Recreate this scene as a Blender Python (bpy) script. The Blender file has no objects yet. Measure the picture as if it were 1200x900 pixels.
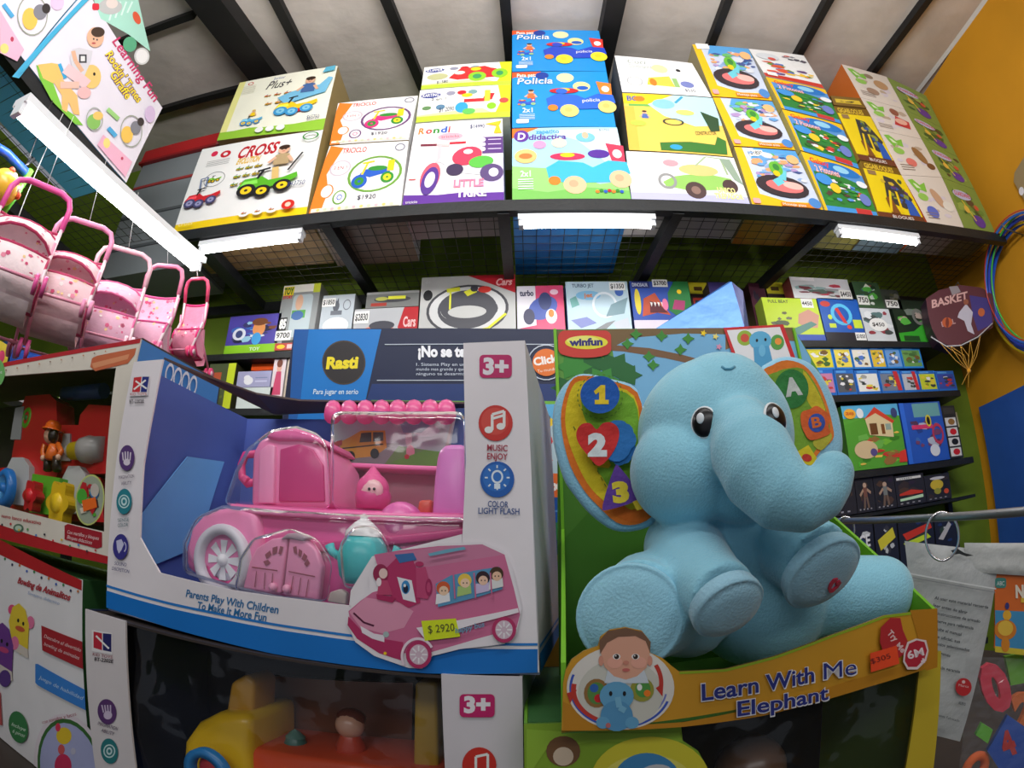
import bpy, bmesh, math, random
from mathutils import Vector, Matrix
SC = bpy.context.scene
COL = SC.collection
CZ = 1.40                      # eye height of the photographer
YAW, PIT, ROL, KT = math.radians(-1.528), math.radians(19.317), math.radians(-.761), .9645
_c, _s = math.cos, math.sin
def cam2world(c):
    x, y, z = c
    x, y = _c(ROL)*x-_s(ROL)*y, _s(ROL)*x+_c(ROL)*y
    f = -z
    X, Y, Z = x, f*_c(PIT)-y*_s(PIT), f*_s(PIT)+y*_c(PIT)
    return Vector((_c(YAW)*X+_s(YAW)*Y, -_s(YAW)*X+_c(YAW)*Y, Z))
def ray(px, py):
    dx, dy = px-600, 450-py
    r = math.hypot(dx, dy)+1e-9
    th = KT*r/600
    return cam2world((dx/r*_s(th), dy/r*_s(th), -_c(th)))
O0 = Vector((0, 0, CZ))
class Plane:
    def __init__(s, p, n):
        s.p = Vector(p); s.n = Vector(n).normalized()
        if (s.p-O0).dot(s.n) > 0: s.n = -s.n        # n faces the room
    def hit(s, px, py):
        r = ray(px, py)
        return O0 + r*((s.p-O0).dot(s.n)/r.dot(s.n))
    def back(s, d): return Plane(s.p-s.n*d, s.n)
def PY(y): return Plane((0, y, 0), (0, -1, 0))
def PXp(x): return Plane((x, 0, 0), (1 if x < 0 else -1, 0, 0))
def PV(a, b):                                        # vertical plane through two floor points
    return Plane((a[0], a[1], 0), (b[1]-a[1], a[0]-b[0], 0))
def at(px, py, d):                                   # the point seen at a pixel, d metres away horizontally
    r = ray(px, py); return O0 + r*(d/math.hypot(r.x, r.y))
# ------------------------------------------------------------------ materials
def lin(c): return tuple(((v/255)/12.92 if v/255 <= .04045 else ((v/255+.055)/1.055)**2.4) for v in c[:3])
MATS = {}
def mat(name, rough=.5, spec=.5, metal=0, bump=0, bscale=60, sheen=0, trans=0, coat=0, alpha=1, vary=0, color=None, vscale=8, emit=None, estr=0):
    if name in MATS: return MATS[name]
    m = bpy.data.materials.new(name); m.use_nodes = True
    nt = m.node_tree; b = nt.nodes['Principled BSDF']
    b.inputs['Roughness'].default_value = rough
    b.inputs['Specular IOR Level'].default_value = spec
    b.inputs['Metallic'].default_value = metal
    b.inputs['Transmission Weight'].default_value = trans
    b.inputs['Coat Weight'].default_value = coat
    b.inputs['Coat Roughness'].default_value = .12
    b.inputs['Alpha'].default_value = alpha
    if sheen:
        b.inputs['Sheen Weight'].default_value = sheen; b.inputs['Sheen Roughness'].default_value = .4
    if color is None:
        a = nt.nodes.new('ShaderNodeAttribute'); a.attribute_name = 'Col'; src = a.outputs['Color']
    else:
        a = nt.nodes.new('ShaderNodeRGB'); a.outputs[0].default_value = (*lin(color), 1); src = a.outputs[0]
    tc = nt.nodes.new('ShaderNodeTexCoord')
    if vary:
        n = nt.nodes.new('ShaderNodeTexNoise'); n.inputs['Scale'].default_value = vscale; n.inputs['Detail'].default_value = 5
        nt.links.new(tc.outputs['Object'], n.inputs['Vector'])
        mr = nt.nodes.new('ShaderNodeMapRange'); mr.inputs[1].default_value = .3; mr.inputs[2].default_value = .7
        mr.inputs[3].default_value = 1-vary; mr.inputs[4].default_value = 1
        nt.links.new(n.outputs['Fac'], mr.inputs[0])
        mx = nt.nodes.new('ShaderNodeVectorMath'); mx.operation = 'SCALE'
        nt.links.new(src, mx.inputs[0]); nt.links.new(mr.outputs[0], mx.inputs['Scale']); src = mx.outputs[0]
    nt.links.new(src, b.inputs['Base Color'])
    if emit is not None:
        b.inputs['Emission Color'].default_value = (*lin(emit), 1); b.inputs['Emission Strength'].default_value = estr
    if bump:
        n = nt.nodes.new('ShaderNodeTexNoise'); n.inputs['Scale'].default_value = bscale; n.inputs['Detail'].default_value = 4
        nt.links.new(tc.outputs['Object'], n.inputs['Vector'])
        bp = nt.nodes.new('ShaderNodeBump'); bp.inputs['Strength'].default_value = bump; bp.inputs['Distance'].default_value = .01
        nt.links.new(n.outputs['Fac'], bp.inputs['Height']); nt.links.new(bp.outputs[0], b.inputs['Normal'])
    MATS[name] = m
    return m
CARD = mat('printed_card', rough=.38, spec=.45, bump=.06, bscale=9, vary=.06, vscale=5)
CARDFG = mat('worn_card', rough=.5, spec=.35, bump=.10, bscale=14, vary=.10, vscale=7)
PLAST = mat('coloured_plastic', rough=.28, spec=.5)
SOFTPL = mat('soft_plastic', rough=.45, spec=.4)
CLOTH = mat('cloth', rough=.9, spec=.2, bump=.25, bscale=60, sheen=.3)
STEEL = mat('black_steel', rough=.5, spec=.5, color=(30, 33, 36), vary=.4, bump=.15)
def clear_mat(name, tint=(255, 255, 255), gloss=.12, rough=.06, bump=.35, bscale=14, haze=0.0, edge=.35):
    m = bpy.data.materials.new(name); m.use_nodes = True; nt = m.node_tree; nt.nodes.clear()
    o = nt.nodes.new('ShaderNodeOutputMaterial'); t = nt.nodes.new('ShaderNodeBsdfTransparent'); t.inputs[0].default_value = (*lin(tint), 1)
    g = nt.nodes.new('ShaderNodeBsdfGlossy'); g.inputs['Roughness'].default_value = rough; g.inputs[0].default_value = (1, 1, 1, 1)
    d = nt.nodes.new('ShaderNodeBsdfDiffuse'); d.inputs[0].default_value = (.75, .75, .78, 1)
    lw = nt.nodes.new('ShaderNodeLayerWeight'); lw.inputs[0].default_value = gloss
    tc = nt.nodes.new('ShaderNodeTexCoord'); n = nt.nodes.new('ShaderNodeTexNoise'); n.inputs['Scale'].default_value = bscale
    bp = nt.nodes.new('ShaderNodeBump'); bp.inputs['Strength'].default_value = bump; bp.inputs['Distance'].default_value = .02
    nt.links.new(tc.outputs['Object'], n.inputs['Vector']); nt.links.new(n.outputs['Fac'], bp.inputs['Height'])
    nt.links.new(bp.outputs[0], g.inputs['Normal']); nt.links.new(bp.outputs[0], lw.inputs['Normal'])
    m1 = nt.nodes.new('ShaderNodeMixShader'); m2 = nt.nodes.new('ShaderNodeMixShader'); m1.inputs[0].default_value = haze
    hz = nt.nodes.new('ShaderNodeMath'); hz.operation = 'MULTIPLY_ADD'; hz.inputs[1].default_value = edge; hz.inputs[2].default_value = haze; hz.use_clamp = True; nt.links.new(lw.outputs['Fresnel'], hz.inputs[0]); nt.links.new(hz.outputs[0], m1.inputs[0])  # diffuse white mixed in towards grazing edges stands in for plastic highlights
    nt.links.new(t.outputs[0], m1.inputs[1]); nt.links.new(d.outputs[0], m1.inputs[2])
    mul = nt.nodes.new('ShaderNodeMath'); mul.operation = 'MULTIPLY_ADD'; mul.inputs[1].default_value = .75; mul.inputs[2].default_value = .04
    nt.links.new(lw.outputs['Fresnel'], mul.inputs[0]); nt.links.new(mul.outputs[0], m2.inputs[0])
    nt.links.new(m1.outputs[0], m2.inputs[1]); nt.links.new(g.outputs[0], m2.inputs[2])
    nt.links.new(m2.outputs[0], o.inputs[0]); MATS[name] = m
    return m
CLEAR = clear_mat('clear_blister', gloss=.16, rough=.1, haze=.02, bump=.5, edge=.5)
CLEARW = clear_mat('clear_window_film', gloss=.1, rough=.08, haze=.008, bump=.45, edge=.08)
CLEARF = clear_mat('clear_film', gloss=.02, bump=.03, haze=0, edge=.1)
# ------------------------------------------------------------------ mesh collector
_gl = {}
def glyphs(s, bold=.0, shear=0):
    k = (s, bold, shear)
    if k in _gl: return _gl[k]
    cu = bpy.data.curves.new('t', 'FONT'); cu.body = s; cu.offset = bold; cu.shear = shear; cu.resolution_u = 3
    ob = bpy.data.objects.new('t', cu); me = ob.to_mesh()
    V = [(v.co.x, v.co.y) for v in me.vertices]; F = [tuple(p.vertices) for p in me.polygons]
    # faces' winding may vary
    ob.to_mesh_clear(); bpy.data.objects.remove(ob); bpy.data.curves.remove(cu)
    if V:
        x0 = min(v[0] for v in V); x1 = max(v[0] for v in V)
        V = [((x-x0)/(x1-x0), y/.70) for x, y in V]
    _gl[k] = (V, F); return _gl[k]
class MB:
    def __init__(s): s.v = []; s.f = []; s.c = []; s.sm = []
    def add(s, vs, fs, col, smooth=False):
        n = len(s.v); s.v += [Vector(v) for v in vs]
        for i, f in enumerate(fs):
            s.f.append([n+k for k in f]); s.c.append(col[i] if isinstance(col, list) else col); s.sm.append(smooth)
    def box(s, c, sz, col, rot=None):
        x, y, z = sz[0]/2, sz[1]/2, sz[2]/2
        vs = [Vector((a, b, d)) for a in (-x, x) for b in (-y, y) for d in (-z, z)]
        if rot is not None: vs = [rot @ v for v in vs]
        vs = [v+Vector(c) for v in vs]
        s.add(vs, [(0, 1, 3, 2), (4, 6, 7, 5), (0, 4, 5, 1), (2, 3, 7, 6), (0, 2, 6, 4), (1, 5, 7, 3)], col)
    def prism(s, front, dv, cf, cs, cb=None, inset=0):
        """front: outline (counter-clockwise seen from the room) ; dv: vector from front to back"""
        n = len(front); F = [Vector(p) for p in front]; B = [p+Vector(dv) for p in F]
        fs = [list(range(n)), list(range(2*n-1, n-1, -1))]; cs_ = [cf, cb or cs]
        for i in range(n):
            j = (i+1) % n; fs.append([i, i+n, j+n, j]); cs_.append(cs)
        s.add(F+B, fs, cs_)
    def tube(s, pts, r, col, n=8, closed=False, caps=True):
        P = [Vector(p) for p in pts]; N = len(P)
        R = r if isinstance(r, (list, tuple)) else [r]*N
        vs = []; up = None
        for i in range(N):
            if closed: d = P[(i+1) % N]-P[i-1]
            else: d = P[min(i+1, N-1)]-P[max(i-1, 0)]
            d = d.normalized() if d.length > 1e-9 else Vector((0, 0, 1))
            if up is None:
                up = Vector((0, 0, 1)) if abs(d.z) < .9 else Vector((1, 0, 0))
            a = d.cross(up)
            if a.length < 1e-6: a = d.cross(Vector((1, .3, 0)))
            a.normalize(); b = a.cross(d).normalized(); up = b
            for k in range(n):
                t = 2*math.pi*k/n; vs.append(P[i]+a*(R[i]*math.cos(t))+b*(R[i]*math.sin(t)))
        fs = []
        for i in range(N if closed else N-1):
            j = (i+1) % N
            for k in range(n):
                l = (k+1) % n; fs.append((i*n+k, i*n+l, j*n+l, j*n+k))
        if caps and not closed: fs.append(tuple(range(n-1, -1, -1))); fs.append(tuple((N-1)*n+k for k in range(n)))
        s.add(vs, fs, col, True)
    def sph(s, c, r, col, nu=16, nv=10, rot=None):
        r = (r, r, r) if isinstance(r, (int, float)) else r; vs = []; c = Vector(c)
        for j in range(nv+1):
            p = math.pi*j/nv
            for i in range(nu):
                t = 2*math.pi*i/nu
                v = Vector((r[0]*math.sin(p)*math.cos(t), r[1]*math.sin(p)*math.sin(t), r[2]*math.cos(p)))
                if rot is not None: v = rot @ v
                vs.append(v+c)
        fs = [(j*nu+i, (j+1)*nu+i, (j+1)*nu+(i+1) % nu, j*nu+(i+1) % nu) for j in range(nv) for i in range(nu)]
        s.add(vs, fs, col, True)
    def cyl(s, a, b, r, col, n=20, r2=None):
        s.tube([a, b], [r, r if r2 is None else r2], col, n)
        for k in (-1, -2): s.sm[k] = False
    def lathe(s, c, axis, prof, col, n=20):
        """prof: (distance along axis, radius) pairs; col one colour or one per band"""
        ax = Vector(axis).normalized(); u = ax.cross(Vector((0, 0, 1)) if abs(ax.z) < .9 else Vector((1, 0, 0))).normalized(); w = ax.cross(u)
        vs = [Vector(c)+ax*h+u*(max(r, 1e-5)*math.cos(2*math.pi*k/n))+w*(max(r, 1e-5)*math.sin(2*math.pi*k/n)) for h, r in prof for k in range(n)]
        for i in range(len(prof)-1):
            pass
        fs = []; cc = []
        for i in range(len(prof)-1):
            for k in range(n):
                l = (k+1) % n; fs.append((i*n+k, i*n+l, (i+1)*n+l, (i+1)*n+k)); cc.append(col[i] if isinstance(col, list) else col)
        s.add(vs, fs, cc, True)
    def obj(s, name, m, parent=None, origin=None):
        me = bpy.data.meshes.new(name)
        o = bpy.data.objects.new(name, me); COL.objects.link(o)
        if parent is not None:
            o.parent = parent; og = Vector(parent['_o'])
        else:
            if origin is None:
                xs = [v.x for v in s.v]; ys = [v.y for v in s.v]; zs = [v.z for v in s.v]
                origin = ((min(xs)+max(xs))/2, (min(ys)+max(ys))/2, min(zs))
            og = Vector(origin); o.location = og
        o['_o'] = tuple(og)
        me.from_pydata([tuple(v-og) for v in s.v], [], s.f)
        me.materials.append(m)
        ca = me.color_attributes.new('Col', 'FLOAT_COLOR', 'CORNER')
        buf = []
        for p, c in zip(me.polygons, s.c):
            l = lin(c); buf += [l[0], l[1], l[2], 1.0]*p.loop_total
        ca.data.foreach_set('color', buf)
        me.polygons.foreach_set('use_smooth', s.sm)
        me.update(); return o
def tag(o, label, cat, group=None):
    o['label'] = label; o['category'] = cat
    if group: o['group'] = group
    return o
def empty(name, loc, label, cat, group=None):
    o = bpy.data.objects.new(name, None); COL.objects.link(o); o.location = loc; o['_o'] = tuple(loc); o.empty_display_size = .05
    return tag(o, label, cat, group)
def struct(o): o['kind'] = 'structure'; return o
# ------------------------------------------------------------------ printing on a face
class Face:
    """prints flat shapes on a face; points are (u, v) over the quad BL,BR,TR,TL, or pixels when px=True"""
    def __init__(s, mb, quad=None, plane=None, step=.00012, base=.0004):
        s.mb = mb; s.q = quad; s.pl = plane; s.k = 0; s.step = step; s.b = base
        s.n = plane.n if plane is not None else (quad[1]-quad[0]).cross(quad[3]-quad[0]).normalized()
        s.px = quad is None; s.zmin = -99
    def pt(s, a, b, off=0):
        if s.px: p = s.pl.hit(a, b)
        else:
            q = s.q; p = (q[0]*(1-a)+q[1]*a)*(1-b)+(q[3]*(1-a)+q[2]*a)*b
        if p.z < s.zmin: p.z = s.zmin
        return p+s.n*(s.b+s.k*s.step+off)
    def poly(s, pts, col):
        P = [s.pt(*p) for p in pts]; s.k += 1
        s.mb.add(P, [list(range(len(P)))], col)
    def rect(s, a0, b0, a1, b1, col): s.poly([(a0, b0), (a1, b0), (a1, b1), (a0, b1)], col)
    def rrect(s, a0, b0, a1, b1, ra, rb, col):
        P = []
        for cx, cy, t0 in ((a1-ra, b1-rb, 0), (a0+ra, b1-rb, 90), (a0+ra, b0+rb, 180), (a1-ra, b0+rb, 270)):
            for k in range(5):
                t = math.radians(t0+k*22.5); P.append((cx+ra*math.cos(t), cy+rb*math.sin(t)))
        s.poly(P, col)
    def ell(s, a, b, ra, rb, col, n=18, rot=0):
        c, d = math.cos(rot), math.sin(rot)
        s.poly([(a+ra*math.cos(t)*c-rb*math.sin(t)*d, b+ra*math.cos(t)*d+rb*math.sin(t)*c) for t in [2*math.pi*k/n for k in range(n)]], col)
    def ring(s, a, b, ra, rb, w, col, n=22, t0=0, t1=360, rot=0):
        """w: fraction of the radius"""
        c, d = math.cos(rot), math.sin(rot); P = []; m = n
        for k in range(m+1):
            t = math.radians(t0+(t1-t0)*k/m)
            for f in (1, 1-w):
                x, y = ra*f*math.cos(t), rb*f*math.sin(t); P.append(s.pt(a+x*c-y*d, b+x*d+y*c))
        s.k += 1; s.mb.add(P, [(2*k, 2*k+1, 2*k+3, 2*k+2) for k in range(m)], col)
    def line(s, pts, w, col, asp=1):
        """asp: how many v units make one u unit"""
        for (a0, b0), (a1, b1) in zip(pts, pts[1:]):
            dx, dy = a1-a0, (b1-b0)/asp; L = math.hypot(dx, dy) or 1e-9; nx, ny = -dy/L*w/2, dx/L*w/2*asp
            s.poly([(a0+nx, b0+ny), (a1+nx, b1+ny), (a1-nx, b1-ny), (a0-nx, b0-ny)], col)
    def text(s, st, p0, p1, ptop, col, bold=0, shear=0):
        V, F = glyphs(st, bold, shear)
        if not V: return
        A = s.pt(*p0); B = s.pt(*p1); T = s.pt(*ptop); s.k += 1
        s.mb.add([A+(B-A)*x+(T-A)*y for x, y in V], F, col)
    def textpx(s, st, x0, y0, x1, y1, h, col, bold=0, shear=0):     # pixel mode: baseline from (x0,y0) to (x1,y1), h tall
        L = math.hypot(x1-x0, y1-y0); s.text(st, (x0, y0), (x1, y1), (x0+(y1-y0)/L*h, y0-(x1-x0)/L*h), col, bold, shear)
    def busy(s, a0, b0, a1, b1, n, cols, rnd, sz=.12):
        w, h = a1-a0, b1-b0
        for _ in range(n):
            r = sz*rnd.uniform(.5, 1.3); x = rnd.uniform(a0+r*w, a1-r*w); y = rnd.uniform(b0+r*h, b1-r*h); m = rnd.randint(4, 8)
            t0 = rnd.uniform(0, 6.3); e = rnd.uniform(.4, 1)
            s.poly([(x+r*w*rnd.uniform(.7, 1.2)*math.cos(t0+2*math.pi*k/m), y+r*h*e*rnd.uniform(.7, 1.2)*math.sin(t0+2*math.pi*k/m)) for k in range(m)], rnd.choice(cols))
RND = random.Random(7)
def pbox(label, q, plane, depth, face, side, art=None, group=None, name='toy_box', cat='box', m=None, under=None, shrink=.0015, tagtxt=None, tagat=None, tagw=.28, tagh=.16, step=.00012, clampz=None):
    """carton whose front is the pixel quad TL,TR,BR,BL on a plane"""
    P = [plane.hit(*p) for p in (q[3], q[2], q[1], q[0])]
    c = sum(P, Vector())/4
    P = [p+(c-p).normalized()*shrink for p in P]
    if clampz:
        for p in P[:2]:
            if p.z < clampz(p.x)+.045: p.z = clampz(p.x)+.0015
    dv = -plane.n*depth
    mb = MB(); F = P; B = [p+dv for p in P]; u = under or side
    mb.add(F+B, [[0, 1, 2, 3], [7, 6, 5, 4], [0, 4, 5, 1], [3, 2, 6, 7], [0, 3, 7, 4], [1, 5, 6, 2]], [face, side, u, side, side, side])
    f = Face(mb, P, step=step)
    if art: art(f)
    o = mb.obj(name, m or CARD); tag(o, label, cat, group)
    if tagtxt is not None:
        t = MB(); g = Face(t, P, base=.004); a, b = tagat
        Q = [g.pt(a, b), g.pt(a+tagw, b+.015), g.pt(a+tagw, b+tagh), g.pt(a, b+tagh)]
        t.prism(Q, -plane.n*.0008, (245, 245, 242), (220, 220, 220))
        g2 = Face(t, Q); g2.text(tagtxt, (.08, .25), (.92, .25), (.08, .8), (30, 30, 34), .01)
        tp = t.obj('price_tag', CARD, parent=o); tp['label'] = 'white handwritten price tag'
    return o
# ------------------------------------------------------------------ camera
cd = bpy.data.cameras.new('camera'); cam = bpy.data.objects.new('camera', cd); COL.objects.link(cam)
cd.type = 'PANO'; cd.sensor_width = 36; cd.sensor_fit = 'HORIZONTAL'
cc = cd.cycles if hasattr(cd, 'cycles') and hasattr(cd.cycles, 'panorama_type') else cd
cc.panorama_type = 'FISHEYE_LENS_POLYNOMIAL'; cc.fisheye_fov = math.radians(200)
cc.fisheye_polynomial_k0 = 0; cc.fisheye_polynomial_k1 = -KT/18; cc.fisheye_polynomial_k2 = 0; cc.fisheye_polynomial_k3 = 0; cc.fisheye_polynomial_k4 = 0
mw = Matrix.Identity(4)
for i, ax in enumerate(((1, 0, 0), (0, 1, 0), (0, 0, 1))):
    w = cam2world(ax)
    for j in range(3): mw[j][i] = w[j]
mw.translation = O0; cam.matrix_world = mw; cd.clip_start = .01
SC.camera = cam
SC.view_settings.view_transform = 'Standard'; SC.view_settings.look = 'None'; SC.view_settings.gamma = 1; SC.view_settings.use_curve_mapping = False
SC.view_settings.exposure = 0
# ------------------------------------------------------------------ room shell
XR, YB, XL = 3.0, 2.62, -4.2
def ceilz(y): return CZ+2.744+.09*y
plaster = mat('whitewashed_ceiling', rough=.9, spec=.2, color=(222, 212, 204), bump=.8, bscale=5, vary=.22, vscale=3)
green = mat('green_wall_paint', rough=.7, spec=.3, color=(112, 138, 40), bump=.2, bscale=8, vary=.25, vscale=3)
orange = mat('orange_wall_paint', rough=.65, spec=.3, color=(212, 148, 30), bump=.2, bscale=6, vary=.16, vscale=1.5)
tile = mat('floor_tile', rough=.4, color=(120, 116, 110), vary=.3)
m = MB(); m.box((-.6, -.2, -.05), (7.4, 5.8, .1), (0, 0, 0)); struct(m.obj('floor', tile))
m = MB(); m.box((-.6, YB+.06, 2.16), (7.4, .12, 4.36), (0, 0, 0)); struct(m.obj('wall_back', green))
m = MB(); m.box((XR+.06, -.2, 2.1), (.12, 5.8, 4.3), (0, 0, 0)); 
struct(m.obj('wall_right', orange))
m = MB(); m.box((XL-.06, -.2, 2.1), (.12, 5.8, 4.3), (0, 0, 0)); struct(m.obj('wall_left', green))
m = MB()
m.add([(XL, -3, ceilz(-3)), (XR+.1, -3, ceilz(-3)), (XR+.1, YB+.1, ceilz(YB+.1)), (XL, YB+.1, ceilz(YB+.1)), (XL, -3, ceilz(-3)+.1), (XR+.1, -3, ceilz(-3)+.1), (XR+.1, YB+.1, ceilz(YB+.1)+.1), (XL, YB+.1, ceilz(YB+.1)+.1)],
      [(0, 1, 2, 3), (7, 6, 5, 4), (0, 4, 5, 1), (1, 5, 6, 2), (2, 6, 7, 3), (3, 7, 4, 0)], (0, 0, 0))
struct(m.obj('ceiling', plaster))
CP = Plane((0, 0, ceilz(0)), (0, -.09, 1))
tn = 0
beam_mat = mat('dark_beam', rough=.6, color=(26, 25, 26), vary=.4)
for (a, b, w, h) in (((255, 0), (322, 90), .2, .12), ((326, 0), (364, 75), .06, .05), ((455, 0), (496, 100), .06, .05), ((592, 0), (597, 60), .06, .06), ((718, 0), (706, 60), .11, .10), ((850, 0), (831, 50), .05, .05), ((967, 0), (934, 60), .05, .05), ((1081, 0), (1021, 80), .05, .05)):
    p, q = CP.hit(*a), CP.hit(*b); k = (q.x-p.x)/(q.y-p.y)
    y0, y1 = -1.0, YB; x0, x1 = p.x+k*(y0-p.y), p.x+k*(y1-p.y)
    m = MB(); Q = []
    for (x, y) in ((x0, y0), (x1, y1)):
        for sx in (-1, 1):
            for dz in (0, -h): Q.append((x+sx*w/2, y, ceilz(y)+dz))
    m.add(Q, [(0, 1, 3, 2), (4, 6, 7, 5), (0, 2, 6, 4), (1, 5, 7, 3), (0, 4, 5, 1), (2, 3, 7, 6)], (0, 0, 0))
    tn += 1; struct(m.obj('trim_%d' % tn, beam_mat))
for (a, b) in (((170, 35), (240, 12)), ((190, 130), (275, 100))):
    y = (CP.hit(*a).y+CP.hit(*b).y)/2; x1 = CP.hit(250, 50).x
    m = MB(); m.box(((XL+x1)/2, y, ceilz(y)-.02), (x1-XL, .05, .05), (0, 0, 0)); tn += 1; struct(m.obj('trim_%d' % tn, beam_mat))
# corner batten between ceiling and right wall
m = MB(); m.add([(XR-.02, -1, ceilz(-1)), (XR-.02, YB, ceilz(YB)), (XR, YB, ceilz(YB)-.02), (XR, -1, ceilz(-1)-.02)], [(0, 1, 2, 3)], (210, 205, 200)); tn += 1; struct(m.obj('trim_%d' % tn, CARD))
# ------------------------------------------------------------------ overhead shelf of black steel and wire mesh
YM = 1.8
def mz(x): return CZ+1.459+.0055*(x+.04)**2          # it sags a little in the middle
ov = empty('overhead_shelf', (0, YM, mz(0)-.07), 'black steel overhead shelf with wire mesh deck carrying the large toy boxes', 'shelf')
XA, XB = -1.78, 2.90
m = MB(); N = 24
xs = [XA+(XB-XA)*i/N for i in range(N+1)]
vs = [];
for x in xs:
    for (y, dz) in ((YM-.015, -.002), (YM+.03, -.002), (YM+.03, -.062), (YM-.015, -.062)): vs.append((x, y, mz(x)+dz))
fs = [(i*4+k, (i+1)*4+k, (i+1)*4+(k+1) % 4, i*4+(k+1) % 4) for i in range(N) for k in range(4)]+[(3, 2, 1, 0), (N*4, N*4+1, N*4+2, N*4+3)]
m.add(vs, fs, (0, 0, 0)); m.obj('front_rail', STEEL, ov)
m = MB(); m.box(((XA+XB)/2, YB-.03, CZ+1.43), (XB-XA+.8, .04, .06), (0, 0, 0)); m.obj('rear_rail', STEEL, ov)
BZ = Plane((0, 0, CZ+1.40), (0, 0, 1))
for (a, b, w) in (((385, 270), (430, 340), .05), ((590, 250), (597, 330), .05), ((795, 250), (752, 330), .05), ((972, 268), (905, 330), .05), ((232, 290), (300, 362), .08)):
    p, q = BZ.hit(*a), BZ.hit(*b)
    k = (q.x-p.x)/(q.y-p.y); x0 = p.x+k*(YM-p.y); x1 = p.x+k*(YB-p.y)
    m = MB(); zt = mz(x0)-.012; zb = zt-.055
    Q = [(x+sx*w/2, y, z) for (x, y) in ((x0, YM), (x1, YB)) for sx in (-1, 1) for z in (zt, zb)]
    m.add(Q, [(0, 1, 3, 2), (4, 6, 7, 5), (0, 2, 6, 4), (1, 5, 7, 3), (0, 4, 5, 1), (2, 3, 7, 6)], (0, 0, 0)); m.obj('cross_beam', STEEL, ov)
m = MB(); m.box((XA, YM/2-.1, mz(XA)-.035), (.05, YM+.2, .06), (0, 0, 0)); m.obj('side_rail', STEEL, ov)
m = MB(); m.box((-2.55, YM/2-.1, mz(XA)-.035), (.05, YM+1.8, .06), (0, 0, 0)); m.obj('side_rail', STEEL, ov)
wire = mat('grid_wire', rough=.45, metal=.5, color=(70, 70, 66))
def grid(x0, x1, y0, y1):
    m = MB(); z = lambda x: mz(x)-.006
    nx = int((x1-x0)/.062); ny = int((y1-y0)/.062)
    for i in range(nx+1):
        x = x0+(x1-x0)*i/nx; m.tube([(x, y0, z(x)), (x, y1, z(x))], .0018, (0, 0, 0), 4)
    for j in range(ny+1):
        y = y0+(y1-y0)*j/ny; m.tube([(x0+(x1-x0)*t/8, y, z(x0+(x1-x0)*t/8)-.003) for t in range(9)], .0018, (0, 0, 0), 4)
    m.obj('wire_mesh', wire, ov)
grid(-1.76, -.06, YM, YB); grid(-.06, 1.30, YM, YB); grid(1.30, 2.9, YM, YB); grid(-2.55, -1.78, 0, YM)
# ------------------------------------------------------------------ fluorescent lamps
tube_m = mat('lit_tube', rough=.4, color=(255, 255, 255), emit=(255, 253, 250), estr=26)
lamp_body = mat('lamp_body', rough=.35, color=(225, 228, 232))
def lamp(a, b, label, r=.014, w=.05, hang=0, power=0):
    a, b = Vector(a), Vector(b); L = empty('tube_lamp', (a+b)/2+Vector((0, 0, .03)), label, 'lamp', None)
    d = (b-a).normalized(); side = d.cross(Vector((0, 0, 1))).normalized()
    m = MB(); rot = Matrix((d, side, d.cross(side)*-1)).transposed()
    m.box((a+b)/2+Vector((0, 0, r+.018)), ((b-a).length+.05, w, .028), (0, 0, 0), rot); m.obj('housing', lamp_body, L)
    for e, s_ in ((a, -1), (b, 1)):
        m = MB(); m.box(e+d*(s_*.012)+Vector((0, 0, .006)), (.02, r*2.4, r*2.6), (0, 0, 0), rot); m.obj('end_cap', lamp_body, L)
    m = MB(); m.tube([a, b], r, (255, 255, 255), 12); m.obj('fluorescent_tube', tube_m, L)
    if hang:
        for t in (.12, .88):
            p = a+(b-a)*t+Vector((0, 0, .045)); m = MB(); m.tube([p, p+Vector((-.18, 0, hang))], .003, (0, 0, 0), 6); m.obj('bracket', STEEL, L)
    return L
LP = PY(YM+.03)
def lampx(p, q, label):
    a, b = LP.hit(*p), LP.hit(*q); z = (a.z+b.z)/2; zt = mz((a.x+b.x)/2)-.062-.048
    a.z = b.z = min(z, zt) if abs(z-zt) < .06 else zt; lamp(a, b, label)
lampx((240, 289), (350, 275), 'lit white fluorescent tube under the overhead shelf, left of the three there')
lampx((614, 259), (761, 259), 'lit white fluorescent tube under the middle of the overhead shelf, above the dinosaur boxes')
lampx((984, 268), (1073, 284), 'lit white fluorescent tube under the overhead shelf nearest the orange wall')
TP = PXp(-1.5)
lamp(TP.hit(24, 132), TP.hit(228, 312), 'long lit fluorescent batten running above the pink doll strollers', r=.02, w=.085, hang=.17)
# room light: unseen area lights added behind the photographer, lowered and aimed as fill
def area(name, loc, size, sy, power, look, color=(1, .99, .97)):
    l = bpy.data.lights.new(name, 'AREA'); l.shape = 'RECTANGLE'; l.size = size; l.size_y = sy; l.energy = power; l.color = color
    o = bpy.data.objects.new(name, l); COL.objects.link(o); o.location = loc
    o.rotation_euler = (Vector(look)-Vector(loc)).to_track_quat('-Z', 'Y').to_euler()
area('shop_fill_light', (.2, -.35, CZ+1.7), 2.6, .3, 85, (.2, 1.5, CZ+2.25))
area('aisle_fill_light', (0, -1.8, CZ+1.3), 3, .4, 17, (0, 1.5, CZ+.8))
W = bpy.data.worlds.new('world'); SC.world = W; W.use_nodes = True
W.node_tree.nodes['Background'].inputs[0].default_value = (.75, .8, .9, 1); W.node_tree.nodes['Background'].inputs[1].default_value = .28
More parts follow.
